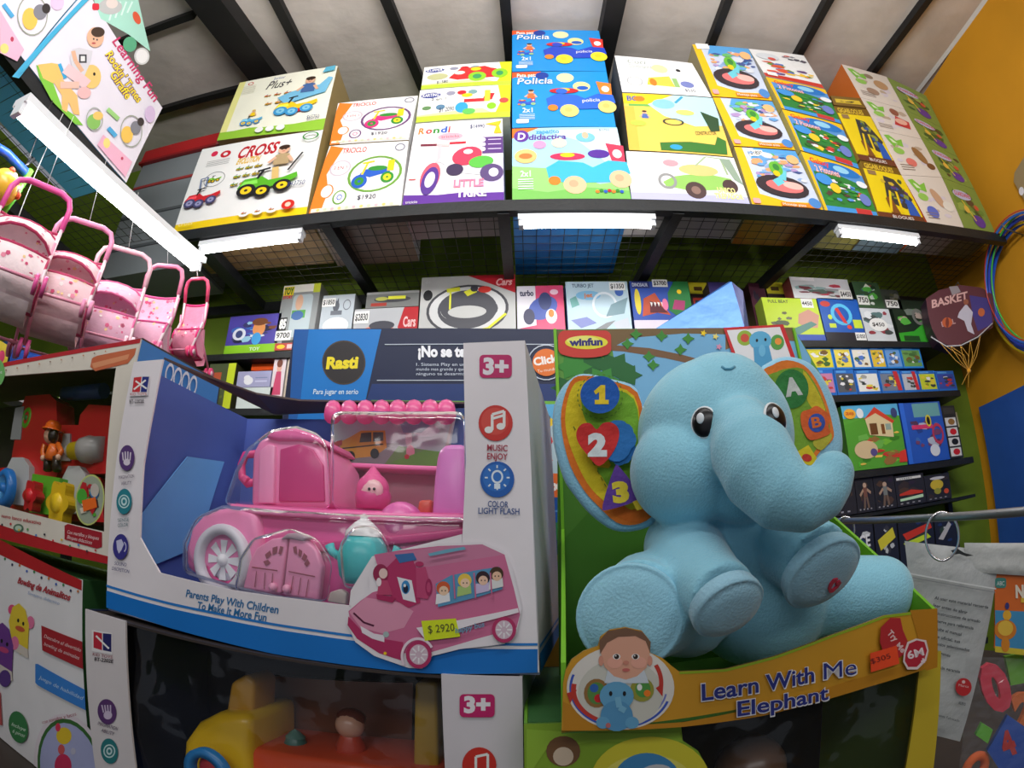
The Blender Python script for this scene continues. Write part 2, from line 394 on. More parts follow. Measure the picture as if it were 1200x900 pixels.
# ------------------------------------------------------------------ pictures printed on the cartons
WH, BK, RED, YEL, ORG, BLU, CYN, GRN, LIM, PNK, PUR, MAG = (238, 238, 236), (30, 30, 34), (205, 35, 45), (245, 205, 30), (240, 130, 40), (35, 90, 190), (50, 160, 220), (50, 140, 50), (140, 200, 40), (240, 150, 180), (95, 50, 150), (215, 45, 125)
SKIN = (228, 180, 150)
def wheel(f, u, v, r, tyre=BK, hub=YEL, k=1):
    f.ell(u, v, r, r*k, tyre); f.ell(u, v, r*.6, r*k*.6, hub); f.ell(u, v, r*.2, r*k*.2, tyre, 8)
def child(f, u, v, s, shirt, hair=(60, 40, 30), k=1):
    f.poly([(u-s*.5, v-s*1.1*k), (u+s*.5, v-s*1.1*k), (u+s*.45, v-s*.1*k), (u, v+s*.1*k), (u-s*.45, v-s*.1*k)], shirt)
    f.line([(u-s*.4, v-s*.3*k), (u-s*.8, v-s*.8*k)], s*.22, SKIN, k); f.line([(u+s*.4, v-s*.3*k), (u+s*.7, v-s*.9*k)], s*.22, SKIN, k)
    f.ell(u, v+s*.42*k, s*.36, s*.42*k, SKIN); f.ell(u, v+s*.66*k, s*.36, s*.24*k, hair)
    f.ell(u-s*.12, v+s*.42*k, s*.05, s*.05*k, BK, 6); f.ell(u+s*.12, v+s*.42*k, s*.05, s*.05*k, BK, 6); f.ell(u, v+s*.24*k, s*.12, s*.04*k, (190, 70, 70), 8)
def quadbike(f, u, v, s, body, tyre=BK, hub=YEL, k=1):
    f.poly([(u-s, v), (u-s*.8, v+s*.45*k), (u-s*.2, v+s*.5*k), (u+.05*s, v+s*.25*k), (u+s*.5, v+s*.3*k), (u+s*.95, v+s*.5*k), (u+s, v+s*.25*k), (u+s*.6, v-.05*s*k), (u-.3*s, v-.15*s*k)], body)
    f.line([(u-s*.35, v+s*.4*k), (u-s*.2, v+s*.85*k)], s*.1, BK, k); f.line([(u-s*.4, v+s*.8*k), (u+s*.02, v+s*.9*k)], s*.1, BK, k)
    f.poly([(u-s*.9, v+.1*s*k), (u-s*.3, v+.15*s*k), (u-s*.35, v+.35*s*k), (u-s*.8, v+.32*s*k)], tuple(min(255, c+50) for c in body))
    wheel(f, u-s*.65, v-.15*s*k, s*.33, tyre, hub, k); wheel(f, u+s*.55, v-.12*s*k, s*.3, tyre, hub, k); wheel(f, u-s*.1, v-.28*s*k, s*.3, tyre, hub, k)
def trike(f, u, v, s, body, acc, wh, ringc, k=1):
    f.ring(u, v+.1*s*k, s*1.25, s*.98*k, .1, ringc, rot=.15)
    f.poly([(u-s*.7, v+.1*s*k), (u-s*.5, v+.35*s*k), (u+s*.6, v+.4*s*k), (u+s*.7, v+.15*s*k), (u-.2*s, v-.1*s*k)], body)
    f.ell(u+.1*s, v+.38*s*k, s*.45, s*.14*k, acc); f.rect(u+.55*s, v+.2*s*k, u+.85*s, v+.8*s*k, YEL)
    f.line([(u-s*.6, v), (u-s*.4, v+s*.75*k)], s*.1, YEL, k); f.line([(u-s*.65, v+s*.7*k), (u-s*.1, v+s*.78*k)], s*.09, YEL, k)
    wheel(f, u-s*.65, v-.28*s*k, s*.36, body, acc, k); wheel(f, u+s*.6, v-.15*s*k, s*.3, acc, wh, k)
def ridecar(f, u, v, s, body, wh, wheelc, k=1, back=RED):
    f.poly([(u+s*.75, v+.1*s*k), (u+s*1.05, v+.1*s*k), (u+s*1.1, v+1.05*s*k), (u+s*.6, v+1.15*s*k)], back); f.ell(u+s*.88, v+.75*s*k, s*.13, s*.16*k, WH)
    f.poly([(u-s*1.05, v-.1*s*k), (u-s*1.1, v+.25*s*k), (u-s*.75, v+.5*s*k), (u-s*.1, v+.42*s*k), (u+s*.15, v+.25*s*k), (u+s*.6, v+.5*s*k), (u+s*1.1, v+.45*s*k), (u+s*1.15, v+.05*s*k), (u+s*.6, v-.25*s*k), (u-s*.6, v-.3*s*k)], body)
    f.ell(u-s*.5, v+.65*s*k, s*.48, s*.14*k, wh); f.ell(u-s*.5, v+.7*s*k, s*.2, s*.08*k, YEL)
    f.ell(u-s*.9, v-.2*s*k, s*.16, s*.15*k, ORG)
    for x, y, r in ((-.38, -.35, .3), (.85, -.15, .3)): f.ell(u+s*x, v+y*s*k, s*r, s*r*k, wheelc); f.ell(u+s*(x-.03), v+(y+.04)*s*k, s*r*.4, s*r*.4*k, tuple(int(c*.88) for c in wheelc))
def a_cross(f):
    f.rect(0, 0, 1, .09, (240, 205, 20)); f.text('CROSS', (.36, .78), (.68, .78), (.37, .92), (190, 25, 40), .03, .2); f.text('EVOLUTION', (.37, .70), (.56, .70), (.375, .77), (225, 180, 20), .04, .2)
    f.ell(.14, .90, .03, .035, (215, 40, 80)); f.ell(.245, .87, .045, .045, (200, 25, 45)); f.ell(.245, .87, .02, .02, WH)
    for i in range(4): f.rect(.1, .80-.02*i, .3, .805-.02*i, (150, 150, 150))
    f.ring(.22, .56, .09, .09, .06, (120, 120, 120)); quadbike(f, .22, .55, .06, (120, 190, 40))
    for i in range(3):
        for j in range(3): quadbike(f, .42+.075*j, .63-.1*i, .032, (90+40*j, 150, 40))
    f.line([(.14, .42), (.12, .56), (.18, .57), (.18, .46)], .014, (110, 125, 160)); quadbike(f, .18, .31, .15, (205, 35, 45), (70, 70, 110), (150, 150, 190))
    child(f, .75, .72, .12, (185, 160, 120)); f.line([(.72, .56), (.74, .4)], .05, (225, 190, 120))
    quadbike(f, .68, .36, .22, (90, 180, 40)); f.line([(.82, .5), (.9, .7)], .014, BK)
    f.text('$43750', (.84, .31), (.96, .31), (.845, .36), (60, 70, 120)); f.ring(.93, .9, .06, .05, .2, GRN)
    for i in range(3): f.ell(.57+i*.1, .07, .04, .035, WH); quadbike(f, .57+i*.1, .07, .02, RED)
    f.ell(.88, .1, .045, .05, (205, 40, 30)); f.ell(.88, .1, .02, .025, (250, 200, 180))
    f.text('cross', (.06, .03), (.18, .03), (.06, .07), (250, 235, 160))
def a_plus(f):
    f.rect(0, 0, 1, .12, (150, 200, 60)); f.poly([(0, .1), (.3, .14), (.6, .1), (1, .16), (1, .05), (0, .05)], (150, 200, 60)); f.rect(0, .12, .07, 1, (236, 232, 150))
    f.text('Plus+', (.33, .76), (.58, .76), (.34, .9), (60, 55, 60), .01, .3); f.text('Junior', (.38, .92), (.5, .92), (.38, .97), (90, 110, 170))
    f.ring(.14, .93, .03, .03, .3, RED)
    for i in range(3): quadbike(f, .38+.1*i, .63, .035, RED); 
    for i in range(2): quadbike(f, .42+.1*i, .48, .035, ORG)
    for i in range(5): f.rect(.08, .86-.03*i, .22, .865-.03*i, (190, 185, 160))
    quadbike(f, .3, .22, .11, (100, 180, 220), (70, 140, 200), YEL); child(f, .3, .36, .05, YEL, (220, 190, 90))
    f.poly([(.5, .55), (.62, .62), (.88, .68), (.95, .8), (.99, .78), (.95, .55), (.6, .42)], (120, 190, 225))
    f.ell(.72, .34, .12, .06, RED); quadbike(f, .7, .35, .2, YEL, (60, 150, 205), (130, 200, 230)); child(f, .78, .72, .13, (70, 105, 160))
    f.text('$65750', (.84, .14), (.95, .14), (.84, .2), (60, 70, 120)); f.poly([(.88, .88), (.99, .9), (.99, .98), (.9, .97)], (90, 180, 210))
    for i in range(3): f.ell(.42+i*.1, .06, .04, .04, WH)
def a_trike(body, acc, ringc, band):
    def f_(f):
        f.poly([(0, 0), (.13, .0), (.16, .3), (.08, .55), (.2, .95), (.02, 1), (0, .8)], band)
        f.text('TRICICLO', (.2, .86), (.5, .86), (.2, .94), (215, 60, 40), .02); f.ell(.23, .63, .13, .12, (205, 190, 200)); f.ell(.23, .63, .11, .1, (245, 240, 240)); f.text('3 EN 1', (.15, .61), (.31, .61), (.15, .66), RED)
        f.ell(.14, .3, .08, .1, ORG); f.ell(.14, .3, .065, .085, WH); f.ell(.31, .2, .08, .1, ringc); f.ell(.31, .2, .062, .08, WH); f.ring(.31, .2, .03, .04, .3, body)
        trike(f, .66, .48, .25, body, acc, YEL, ringc, 1.1); f.ring(.91, .9, .06, .06, .2, (120, 120, 140)); f.rect(.02, .02, .98, .07, (236, 232, 210))
        for i in range(11): f.ell(.1+i*.08, .045, .02, .02, [(235, 200, 120), (200, 210, 180), (220, 180, 190)][i % 3], 8)
        f.text('$1920', (.52, .14), (.72, .14), (.52, .2), (60, 60, 80))
    return f_
def a_rondi(f):
    f.poly([(0, 0), (1, 0), (1, .16), (.7, .12), (.35, .1), (0, .12)], (95, 45, 150))
    f.poly([(.62, .1), (1, .1), (1, .5), (.9, .35), (.75, .2)], (215, 205, 235))
    for i, (c, t) in enumerate(zip((ORG, (225, 60, 60), GRN, BLU, RED), 'Rondi')): f.text(t, (.05+i*.085, .85), (.12+i*.085 if t != 'i' else .41, .85), (.055+i*.085, .93), c, .03)
    f.ell(.42, .79, .14, .05, (245, 170, 185)); f.text('triciclo', (.32, .775), (.52, .775), (.32, .81), (215, 60, 90))
    f.rect(.78, .55, 1, .76, (95, 60, 130)); 
    for i in range(3): f.rect(.84, .72-i*.06, .98, .73-i*.06, (220, 210, 235)); f.ell(.79, .725-i*.06, .025, .025, WH)
    f.line([(.1, .7), (.28, .69)], .028, (120, 40, 60)); f.line([(.28, .69), (.42, .67)], .03, (235, 190, 190)); f.line([(.42, .7), (.6, .7)], .028, (200, 40, 60))
    f.line([(.32, .68), (.32, .5), (.25, .35)], .04, (225, 195, 200)); f.line([(.32, .5), (.55, .35), (.85, .3)], .035, (215, 215, 220))
    f.ell(.62, .53, .16, .11, (225, 60, 90), rot=.25); f.ell(.63, .58, .05, .03, WH); f.ell(.77, .45, .13, .07, (90, 185, 70), rot=.1); f.ell(.5, .37, .09, .07, (60, 45, 80))
    f.ell(.25, .3, .10, .17, (225, 90, 110), rot=-.2); f.ell(.25, .26, .085, .16, (85, 50, 140), rot=-.2); f.ell(.25, .27, .05, .09, (230, 225, 235), rot=-.2)
    f.ell(.88, .32, .12, .1, (90, 70, 120)); f.ell(.9, .32, .05, .05, (225, 225, 235)); f.poly([(.9, .8), (.99, .8), (.96, .9), (.99, .97), (.8, .93), (.93, .9)], (245, 190, 40))
    f.text('LITTLE', (.5, .17), (.8, .17), (.5, .25), (245, 130, 160), .04); f.text('TRIKE', (.53, .06), (.83, .06), (.53, .14), (250, 240, 250), .04)
    f.text('$14990', (.64, .88), (.8, .88), (.64, .93), (70, 80, 120)); f.rect(.03, .28, .1, .29, RED); f.text('triciclo', (.03, .02), (.15, .02), (.03, .05), WH)
def a_lime(ctext, car2):
    def f_(f):
        f.poly([(.82, 0), (1, 0), (1, 1), (.86, 1), (.9, .5)], (215, 225, 40)); f.rect(0, 0, 1, .16, (190, 215, 60)); f.poly([(.0, .16), (.8, .16), (.7, .3), (0, .2)], (225, 232, 160))
        f.ell(.13, .8, .11, .09, (50, 60, 140)); f.text(ctext, (.04, .76), (.22, .76), (.04, .86), WH, .02)
        for i in range(3): f.ell(.35+i*.12, .82, .05, .07, [(150, 150, 170), RED, (120, 160, 160)][i])
        if car2: 
            f.ell(.5, .5, .16, .16, (205, 40, 45)); f.ell(.73, .62, .13, .14, (205, 60, 40)); f.ell(.62, .6, .1, .1, YEL); f.ell(.17, .5, .12, .14, (190, 190, 140))
            f.poly([(.3, .4), (.42, .78), (.7, .85), (.88, .6), (.88, .35), (.4, .3)], (210, 45, 45)); f.ell(.62, .4, .1, .2, LIM); f.ell(.87, .5, .09, .2, LIM); f.ell(.62, .4, .05, .1, (60, 150, 90)); f.ell(.87, .5, .04, .1, (60, 150, 90)); f.ell(.42, .6, .06, .08, (250, 220, 210)); f.ell(.6, .73, .06, .08, YEL)
            f.text('$1580', (.17, .18), (.3, .2), (.17, .3), (60, 60, 90))
        else:
            f.line([(.5, .55), (.75, .55), (.78, .75)], .1, (205, 40, 50)); f.rect(.72, .5, .78, .85, (245, 215, 60)); f.ell(.48, .35, .07, .16, CYN); f.ell(.8, .35, .05, .1, LIM); f.ell(.56, .22, .07, .09, (100, 190, 90)); f.ell(.53, .72, .06, .06, YEL)
            f.text('2 en 1', (.14, .62), (.3, .62), (.14, .7), (90, 90, 100)); f.ell(.1, .4, .05, .06, (100, 140, 90)); f.ell(.25, .4, .05, .08, (90, 130, 160)); f.ell(.93, .5, .05, .08, (200, 80, 70)); f.text('$1 2090', (.24, .25), (.4, .27), (.24, .38), (60, 60, 90))
    return f_
def a_police(body, backc, wheelc):
    def f_(f):
        f.poly([(0, .88), (.14, 1), (0, 1)], (240, 90, 40)); f.rect(0, .9, .3, 1, (235, 90, 45)); f.text('Pata pata', (.05, .9), (.26, .9), (.05, .97), (250, 235, 225), .02); f.ell(.31, .92, .07, .07, (30, 60, 150)); f.text('Policia', (.05, .76), (.42, .76), (.06, .88), (30, 50, 130), .045)
        f.text('Policia', (.052, .762), (.418, .762), (.062, .878), (240, 244, 250), .012)
        f.ell(.55, .87, .09, .09, (245, 225, 170)); f.ell(.71, .7, .09, .09, (235, 225, 150)); f.ell(.72, .67, .06, .04, BLU)
        child(f, .19, .58, .08, (225, 110, 60)); ridecar(f, .14, .4, .08, (50, 90, 190), RED, (150, 190, 140))
        f.text('2x1', (.1, .24), (.2, .24), (.1, .32), (225, 235, 245), .02)
        for i in range(4): f.rect(.07, .2-i*.025, .22, .21-i*.025, (200, 225, 240))
        f.rrect(.04, .06, .16, .13, .02, .02, (225, 235, 245)); ridecar(f, .68, .38, .31, body, RED, wheelc, 1.15, backc)
        f.text('policia', (.7, .4), (.88, .42), (.7, .46), WH); f.ell(.5, .6, .06, .05, body)
    return f_
def a_didac(f):
    f.poly([(0, .12), (0, .45), (.4, .4), (.75, .2), (1, .25), (1, .0), (0, 0)], (150, 210, 120)); f.poly([(0, 0), (1, 0), (1, .12), (.6, .16), (.3, .1), (0, .16)], (120, 190, 90))
    f.poly([(.3, .95), (1, .98), (1, .55), (.9, .4), (.6, .8)], (205, 232, 245)); f.poly([(0, .85), (.25, 1), (0, 1)], (240, 120, 40))
    f.ell(.085, .88, .07, .09, (95, 50, 150)); f.text('D', (.05, .83), (.12, .83), (.055, .93), (240, 235, 250), .03); f.text('didactica', (.15, .82), (.5, .82), (.155, .9), (95, 50, 150), .03); f.text('zapatito', (.22, .91), (.44, .91), (.22, .97), (60, 150, 210), .03)
    f.text('$1750', (.82, .94), (.92, .94), (.82, .97), (100, 100, 120))
    ridecar(f, .66, .32, .33, (60, 180, 220), (210, 45, 90), (245, 190, 150), 1.15, (215, 60, 90)); f.ell(.78, .6, .1, .06, (85, 45, 150)); f.ell(.43, .76, .07, .07, (240, 210, 190)); f.ell(.25, .74, .06, .06, (215, 150, 190)); f.ell(.12, .58, .1, .1, (245, 190, 120)); f.ell(.12, .58, .06, .04, (235, 120, 60))
    f.ell(.68, .84, .09, .07, (120, 190, 220)); f.ell(.68, .87, .03, .05, SKIN); f.text('2x1', (.07, .3), (.16, .3), (.07, .38), WH, .02)
    for i in range(5): f.rect(.05, .26-i*.03, .18, .27-i*.03, (235, 245, 240))
    for i in range(7): f.ell(.72+i*.035, .1+.012*(i % 2), .018, .02, [ORG, GRN, BLU, RED][i % 4], 8)
def a_cons1(f):
    f.text('Coci', (.14, .8), (.36, .8), (.15, .92), (150, 160, 150)); f.text('Combinados', (.14, .68), (.42, .68), (.15, .78), (150, 160, 150)); f.ring(.17, .3, .09, .12, .1, (150, 150, 150))
    f.poly([(.3, .22), (.34, .42), (.6, .5), (.62, .2)], (245, 205, 80)); f.ell(.38, .3, .04, .1, ORG); f.rect(.62, .2, .68, .45, (150, 190, 120)); f.ell(.78, .3, .08, .09, (120, 130, 190)); f.text('$530', (.72, .1), (.84, .1), (.72, .17), (60, 60, 80)); f.ell(.52, .7, .1, .12, (245, 225, 170)); f.ell(.75, .7, .03, .04, BK)
def a_cons2(f):
    f.rect(0, .8, .5, 1, (245, 205, 40)); f.text('BOB', (.04, .86), (.22, .86), (.04, .95), (60, 90, 170), .03); f.ell(.17, .9, .06, .05, ORG); f.rect(.05, .76, .3, .8, (110, 180, 90)); f.poly([(.25, .8), (.55, 1), (1, 1), (1, .5), (.7, .45), (.4, .6)], (190, 232, 240))
    f.rect(0, 0, .1, .75, (245, 190, 80)); f.ell(.42, .82, .12, .09, (140, 200, 230)); f.line([(.55, .85), (.65, .98)], .03, (60, 160, 200)); child(f, .2, .62, .07, (80, 110, 180)); f.ell(.12, .45, .08, .05, (190, 210, 80)); f.ring(.48, .5, .11, .06, .2, (60, 70, 60)); f.poly([(.8, .72), (.98, .62), (.95, .4), (.85, .38)], (50, 80, 50)); f.ell(.63, .68, .1, .05, (220, 235, 120))
    f.poly([(.3, .02), (.3, .14), (.6, .18), (.85, .16), (.9, .3), (.98, .24), (.95, .02)], (60, 120, 50)); f.ell(.45, .08, .06, .04, CYN); f.text('CONSTRUCTOR', (.68, .3), (.9, .33), (.68, .36), (60, 70, 60))
def a_jeep(f):
    f.rect(0, 0, 1, .16, (190, 190, 230)); f.poly([(.28, .38), (.38, .5), (.5, .55), (.72, .58), (.9, .52), (.92, .3), (.5, .22), (.3, .3)], (150, 200, 100)); f.ell(.62, .66, .18, .12, (240, 200, 130)); f.ell(.55, .24, .09, .17, (80, 60, 60)); f.ell(.55, .24, .04, .08, (140, 110, 100)); f.ell(.87, .36, .07, .14, (80, 60, 60)); f.line([(.6, .75), (.72, .97), (.86, .95), (.88, .6)], .02, (170, 190, 150)); f.ring(.32, .4, .08, .16, .3, (150, 150, 150)); f.ell(.38, .78, .07, .07, (230, 160, 170))
    f.text('UNICO', (.74, .22), (.9, .22), (.74, .32), (235, 230, 150), .04); f.text('TREPADOR', (.7, .1), (.96, .1), (.7, .2), (235, 230, 150), .04); f.poly([(.85, .95), (.95, .95), (1, .4), (.93, .5)], (150, 170, 150))
def a_ride(seed, loop=True):
    def f_(f):
        r = random.Random(seed)
        f.poly([(0, 0), (1, 0), (1, .12), (.5, .1), (.15, .2), (.12, 1), (0, 1)], (245, 195, 30)); f.poly([(.2, .8), (1, .8), (1, 1), (.3, 1)], (90, 165, 225))
        f.busy(.15, .42, .98, .95, 46, [(150, 180, 220), (220, 225, 235), (180, 150, 200), (110, 190, 110), (240, 170, 120), (110, 170, 230), (70, 90, 150)], r, .10)
        f.ell(.52, .34, .38, .18, (60, 50, 55), rot=-.1); f.ell(.55, .34, .27, .1, (235, 120, 120), rot=-.1); f.ell(.68, .36, .15, .06, (245, 190, 180), rot=-.1)
        f.line([(.42, .38), (.55, .45), (.62, .62), (.48, .7)], .11, (110, 205, 220)); f.ell(.52, .64, .1, .12, (110, 190, 60)); f.ell(.53, .66, .05, .06, (60, 140, 60)); f.ell(.5, .55, .05, .05, YEL)
        f.ell(.86, .82, .1, .08, (245, 190, 130)); f.rect(.4, .02, .95, .08, (235, 140, 40)); f.text('Montaje pista', (.42, .03), (.75, .03), (.42, .07), WH); f.rrect(.02, .03, .12, .11, .02, .02, (240, 170, 170)); f.ell(.9, .1, .09, .08, (80, 140, 210))
    return f_
def a_galaxy(seed):
    def f_(f):
        r = random.Random(seed)
        f.rect(0, .0, .05, 1, (245, 195, 30)); f.rect(0, .86, 1, 1, (245, 195, 30)); f.poly([(.05, .1), (.6, .0), (1, .0), (1, .6), (.5, .72), (.08, .68)], (50, 130, 60)); f.rect(.05, 0, 1, .1, (70, 150, 220)); f.rect(.6, .01, .9, .12, (200, 60, 60))
        f.ell(.62, .84, .34, .12, (40, 120, 200)); f.ell(.62, .85, .14, .07, (150, 210, 240)); f.text('Galaxy', (.1, .84), (.42, .84), (.1, .93), (225, 60, 60), .03); f.text('2 Pistones', (.13, .68), (.55, .68), (.13, .8), (225, 80, 90), .03); f.text('2 Pistones', (.135, .685), (.545, .685), (.13, .795), (250, 230, 230), .0)
        f.busy(.1, .12, .98, .65, 44, [(60, 150, 60), (90, 70, 60), (245, 210, 60), (90, 150, 220), (50, 110, 50), (210, 70, 60), (235, 235, 240)], r, .08); f.ell(.2, .55, .14, .1, (70, 150, 225)); f.ell(.35, .42, .09, .09, (245, 205, 50)); f.ell(.9, .62, .1, .07, (235, 240, 245)); f.ell(.85, .3, .1, .12, (110, 130, 200))
    return f_
def a_mega(seed):
    def f_(f):
        r = random.Random(seed)
        f.rect(0, .86, 1, 1, (120, 90, 30)); f.text('GIGABLOQUES', (.06, .88), (.8, .88), (.06, .97), (235, 200, 60), .02); f.rect(0, 0, 1, .1, (110, 60, 40)); f.text('BLOQUES', (.3, .02), (.75, .02), (.3, .07), WH)
        f.poly([(.3, .3), (.45, .78), (.7, .74), (.95, .4), (.7, .2)], (60, 60, 60)); f.busy(.3, .25, .9, .8, 16, [(70, 90, 60), (140, 150, 60), (90, 60, 110), (210, 180, 60), (60, 90, 160)], r, .12)
        f.poly([(.7, .1), (.95, .1), (.9, .35), (.75, .4)], (40, 90, 180)); f.poly([(.3, .1), (.5, .1), (.4, .4), (.28, .35)], (130, 80, 40)); f.rect(.08, .76, .28, .84, (150, 120, 80)); f.line([(.3, .12), (.45, .5)], .05, (240, 205, 30)); f.line([(.55, .12), (.6, .5)], .05, (240, 205, 30))
    return f_
def a_kids(seed, k):
    def f_(f):
        r = random.Random(seed)
        f.busy(.05, .1, .95, .9, 12, [(225, 215, 205), (190, 170, 150), (215, 205, 215)], r, .1)
        f.poly([(.08, .9), (.2, .92), (.3, .8), (.45, .86), (.4, .66), (.25, .7), (.18, .62), (.12, .76)], (130, 195, 70)); f.poly([(.16, .84), (.22, .82), (.3, .72), (.2, .74)], (225, 235, 200)); f.ell(.24, .55, .12, .08, (150, 200, 90))
        if k == 0: f.ell(.7, .6, .16, .14, (190, 150, 110)); f.ell(.4, .3, .14, .1, (170, 140, 120)); f.ell(.5, .8, .1, .07, (150, 130, 110))
        if k == 1: f.poly([(.5, .3), (.62, .62), (.9, .5), (.85, .25)], (200, 60, 60)); f.ell(.65, .75, .1, .12, (150, 90, 70)); f.ell(.7, .45, .14, .1, (235, 180, 160))
        if k == 2: f.ell(.7, .5, .1, .22, (150, 110, 70), rot=.4); f.ell(.4, .3, .12, .1, (225, 120, 110)); f.ell(.85, .25, .1, .08, (120, 80, 50))
        if k == 3: f.ell(.6, .55, .1, .2, (200, 160, 130), rot=.4); f.ell(.3, .25, .14, .12, (90, 110, 200)); f.ell(.8, .4, .14, .1, (230, 225, 215))
        for i in range(3): f.rect(.1, .12+.05*i, .4, .135+.05*i, (140, 120, 110))
    return f_
def a_garden(seed):
    def f_(f):
        r = random.Random(seed)
        f.busy(.05, .05, .95, .9, 20, [(110, 140, 60), (70, 100, 50), (150, 170, 80), (90, 70, 50)], r, .14); f.ell(.4, .72, .28, .1, (190, 190, 220)); f.text('GUARDIANES', (.16, .69), (.66, .69), (.18, .78), (200, 50, 70), .02); f.ell(.6, .2, .18, .13, (100, 60, 150)); f.ell(.35, .42, .08, .08, (225, 180, 80)); f.line([(.3, .6), (.5, .2)], .03, (230, 200, 60)); f.line([(.45, .62), (.75, .3)], .03, (120, 80, 50)); f.ell(.7, .5, .07, .06, (210, 90, 60))
    return f_
YF = PY(YM)
GA = 'large toy cartons standing on the overhead shelf'
def mb_(label, q, depth, face, side, art, **k): return pbox(label, q, YF, depth, face, side, art, GA, clampz=mz, **k)
TAN = (175, 150, 95)
mb_('large white carton with a boy on a green quad bike above a yellow base strip', [(237, 175), (379, 152), (359, 252), (203, 272)], .42, WH, TAN, a_cross, under=(150, 120, 80))
mb_('pale yellow carton with a boy in blue on a pedal car, above the quad bikes', [(281, 97), (396, 77), (379, 152), (254, 165)], .3, (244, 243, 224), TAN, a_plus, under=(150, 120, 80))
mb_('white and orange carton with a blue and green tricycle inside a ring', [(386, 171), (479, 165), (470, 242), (361, 252)], .45, (240, 238, 236), WH, a_trike(BLU, GRN, (110, 160, 60), ORG), under=(150, 130, 115))
mb_('white and orange carton with a pink and green tricycle inside a purple ring', [(396, 121), (490, 112), (479, 164), (386, 170)], .3, (240, 238, 236), WH, a_trike(MAG, GRN, (110, 70, 120), ORG), under=TAN)
mb_('white and purple carton with a pink balance trike, below two lime edged cartons', [(487, 145), (589, 139), (591, 236), (471, 242)], .26, (238, 234, 236), (225, 220, 225), a_rondi, under=(165, 150, 150), tagtxt=None)
mb_('flat white and lime carton with a small red and yellow plane ride-on', [(492, 106), (599, 99), (598, 137), (487, 144)], .4, (240, 240, 232), (225, 228, 200), a_lime('KARTING', False))
mb_('flat white and lime carton with a red caterpillar car, topmost of its stack', [(497, 79), (600, 72), (599, 99), (493, 105)], .4, (240, 240, 232), (225, 228, 200), a_lime('KUPPER', True))
mb_('light blue and green carton with a turquoise ride-on car, lowest of the blue stack', [(600, 151), (723, 149), (740, 234), (600, 236)], .62, (165, 215, 235), (120, 180, 220), a_didac, under=(30, 120, 190))
mb_('blue carton with a ride-on police car, orange backrest, in the middle of the blue stack', [(600, 85), (711, 84), (722, 149), (600, 150)], .5, (30, 145, 215), (20, 110, 180), a_police((45, 100, 205), (240, 130, 50), (245, 215, 120)))
mb_('blue carton with a ride-on police car, red backrest, topmost of the blue stack', [(600, 36), (702, 36), (711, 84), (600, 84)], .5, (30, 140, 215), (20, 110, 180), a_police((40, 70, 190), (225, 60, 50), (245, 225, 50)))
mb_('white carton with a pale green jeep and lilac base, beside the blue stack', [(733, 177), (860, 185), (880, 242), (740, 235)], .28, (240, 240, 242), (150, 150, 150), a_jeep, under=(190, 185, 180))
mb_('yellow and orange carton with builder toys and a green crane', [(729, 109), (835, 115), (859, 184), (737, 176)], .3, (248, 205, 95), (110, 100, 80), a_cons2)
mb_('plain white carton with a small orange digger, topmost beside the blue stack', [(720, 65), (811, 74), (834, 114), (729, 108)], .3, (244, 244, 244), (130, 130, 130), a_cons1)
for i, (q, l) in enumerate((([(860, 172), (932, 177), (965, 246), (882, 242)], 'lowest of the three yellow cartons showing a child on a racing loop track'), ([(835, 114), (905, 119), (932, 176), (860, 171)], 'middle of the three yellow cartons showing a child on a racing loop track'), ([(811, 52), (877, 57), (905, 118), (835, 113)], 'topmost of the three yellow cartons showing a child on a racing loop track'))):
    mb_(l, q, .32, (205, 215, 235), (190, 175, 130), a_ride(20+i), under=(190, 110, 40), tagtxt=['$1850', None, ''][i], tagat=((.2, .84), 0, (.05, .9))[i], tagw=.22, tagh=.12)
for i, (q, l) in enumerate((([(938, 177), (1007, 199), (1030, 256), (967, 247)], 'lowest of the three yellow and blue cartons with a green game board picture'), ([(916, 128), (986, 146), (1007, 198), (938, 176)], 'middle of the three yellow and blue cartons with a green game board picture'), ([(897, 90), (967, 105), (986, 145), (916, 127)], 'topmost of the three yellow and blue cartons with a green game board picture'))):
    mb_(l, q, .32, (90, 150, 215), (200, 190, 120), a_galaxy(30+i), under=(150, 140, 60))
def a_cars(f):
    r = random.Random(5); f.rect(.0, 0, 1, .12, (205, 60, 45)); f.busy(.05, .1, .98, .6, 30, [(225, 90, 60), (110, 150, 60), (245, 200, 60), (90, 110, 190), (240, 240, 240), (110, 80, 130)], r, .12); f.busy(.5, .6, .98, .95, 10, [(205, 60, 50), (150, 150, 160), (90, 90, 100)], r, .12); f.ell(.25, .75, .2, .12, (215, 220, 225)); f.ell(.3, .68, .07, .05, (215, 80, 70)); f.rect(.05, .05, .22, .17, WH)
mb_('white carton with a heap of small red and green cars, topmost of its stack', [(877, 57), (942, 65), (966, 104), (897, 89)], .32, (236, 236, 236), (190, 190, 190), a_cars)
mb_('lowest yellow carton with dark building blocks set, purple and blue columns', [(1008, 188), (1052, 197), (1086, 264), (1031, 256)], .32, (238, 210, 30), (160, 130, 60), a_mega(40), under=(120, 140, 150))
mb_('upper yellow carton with dark building blocks set, under a thin brown carton', [(977, 124), (1016, 128), (1051, 196), (1007, 187)], .32, (238, 210, 30), (160, 130, 60), a_mega(41))
mb_('thin brown and yellow carton lying on the upper building blocks carton', [(973, 112), (1008, 115), (1016, 127), (977, 123)], .3, (125, 95, 40), (90, 70, 40), lambda f: (f.rect(.1, .3, .9, .7, (220, 190, 60)), f.busy(.15, .3, .9, .7, 6, [(60, 50, 40), (230, 200, 80)], RND, .2)))
kq = [(986, 75), (1008, 114), (1028, 152), (1056, 205), (1089, 266)]
kr = [(1039, 90), (1060, 128), (1080, 163), (1104, 208), (1131, 270)]
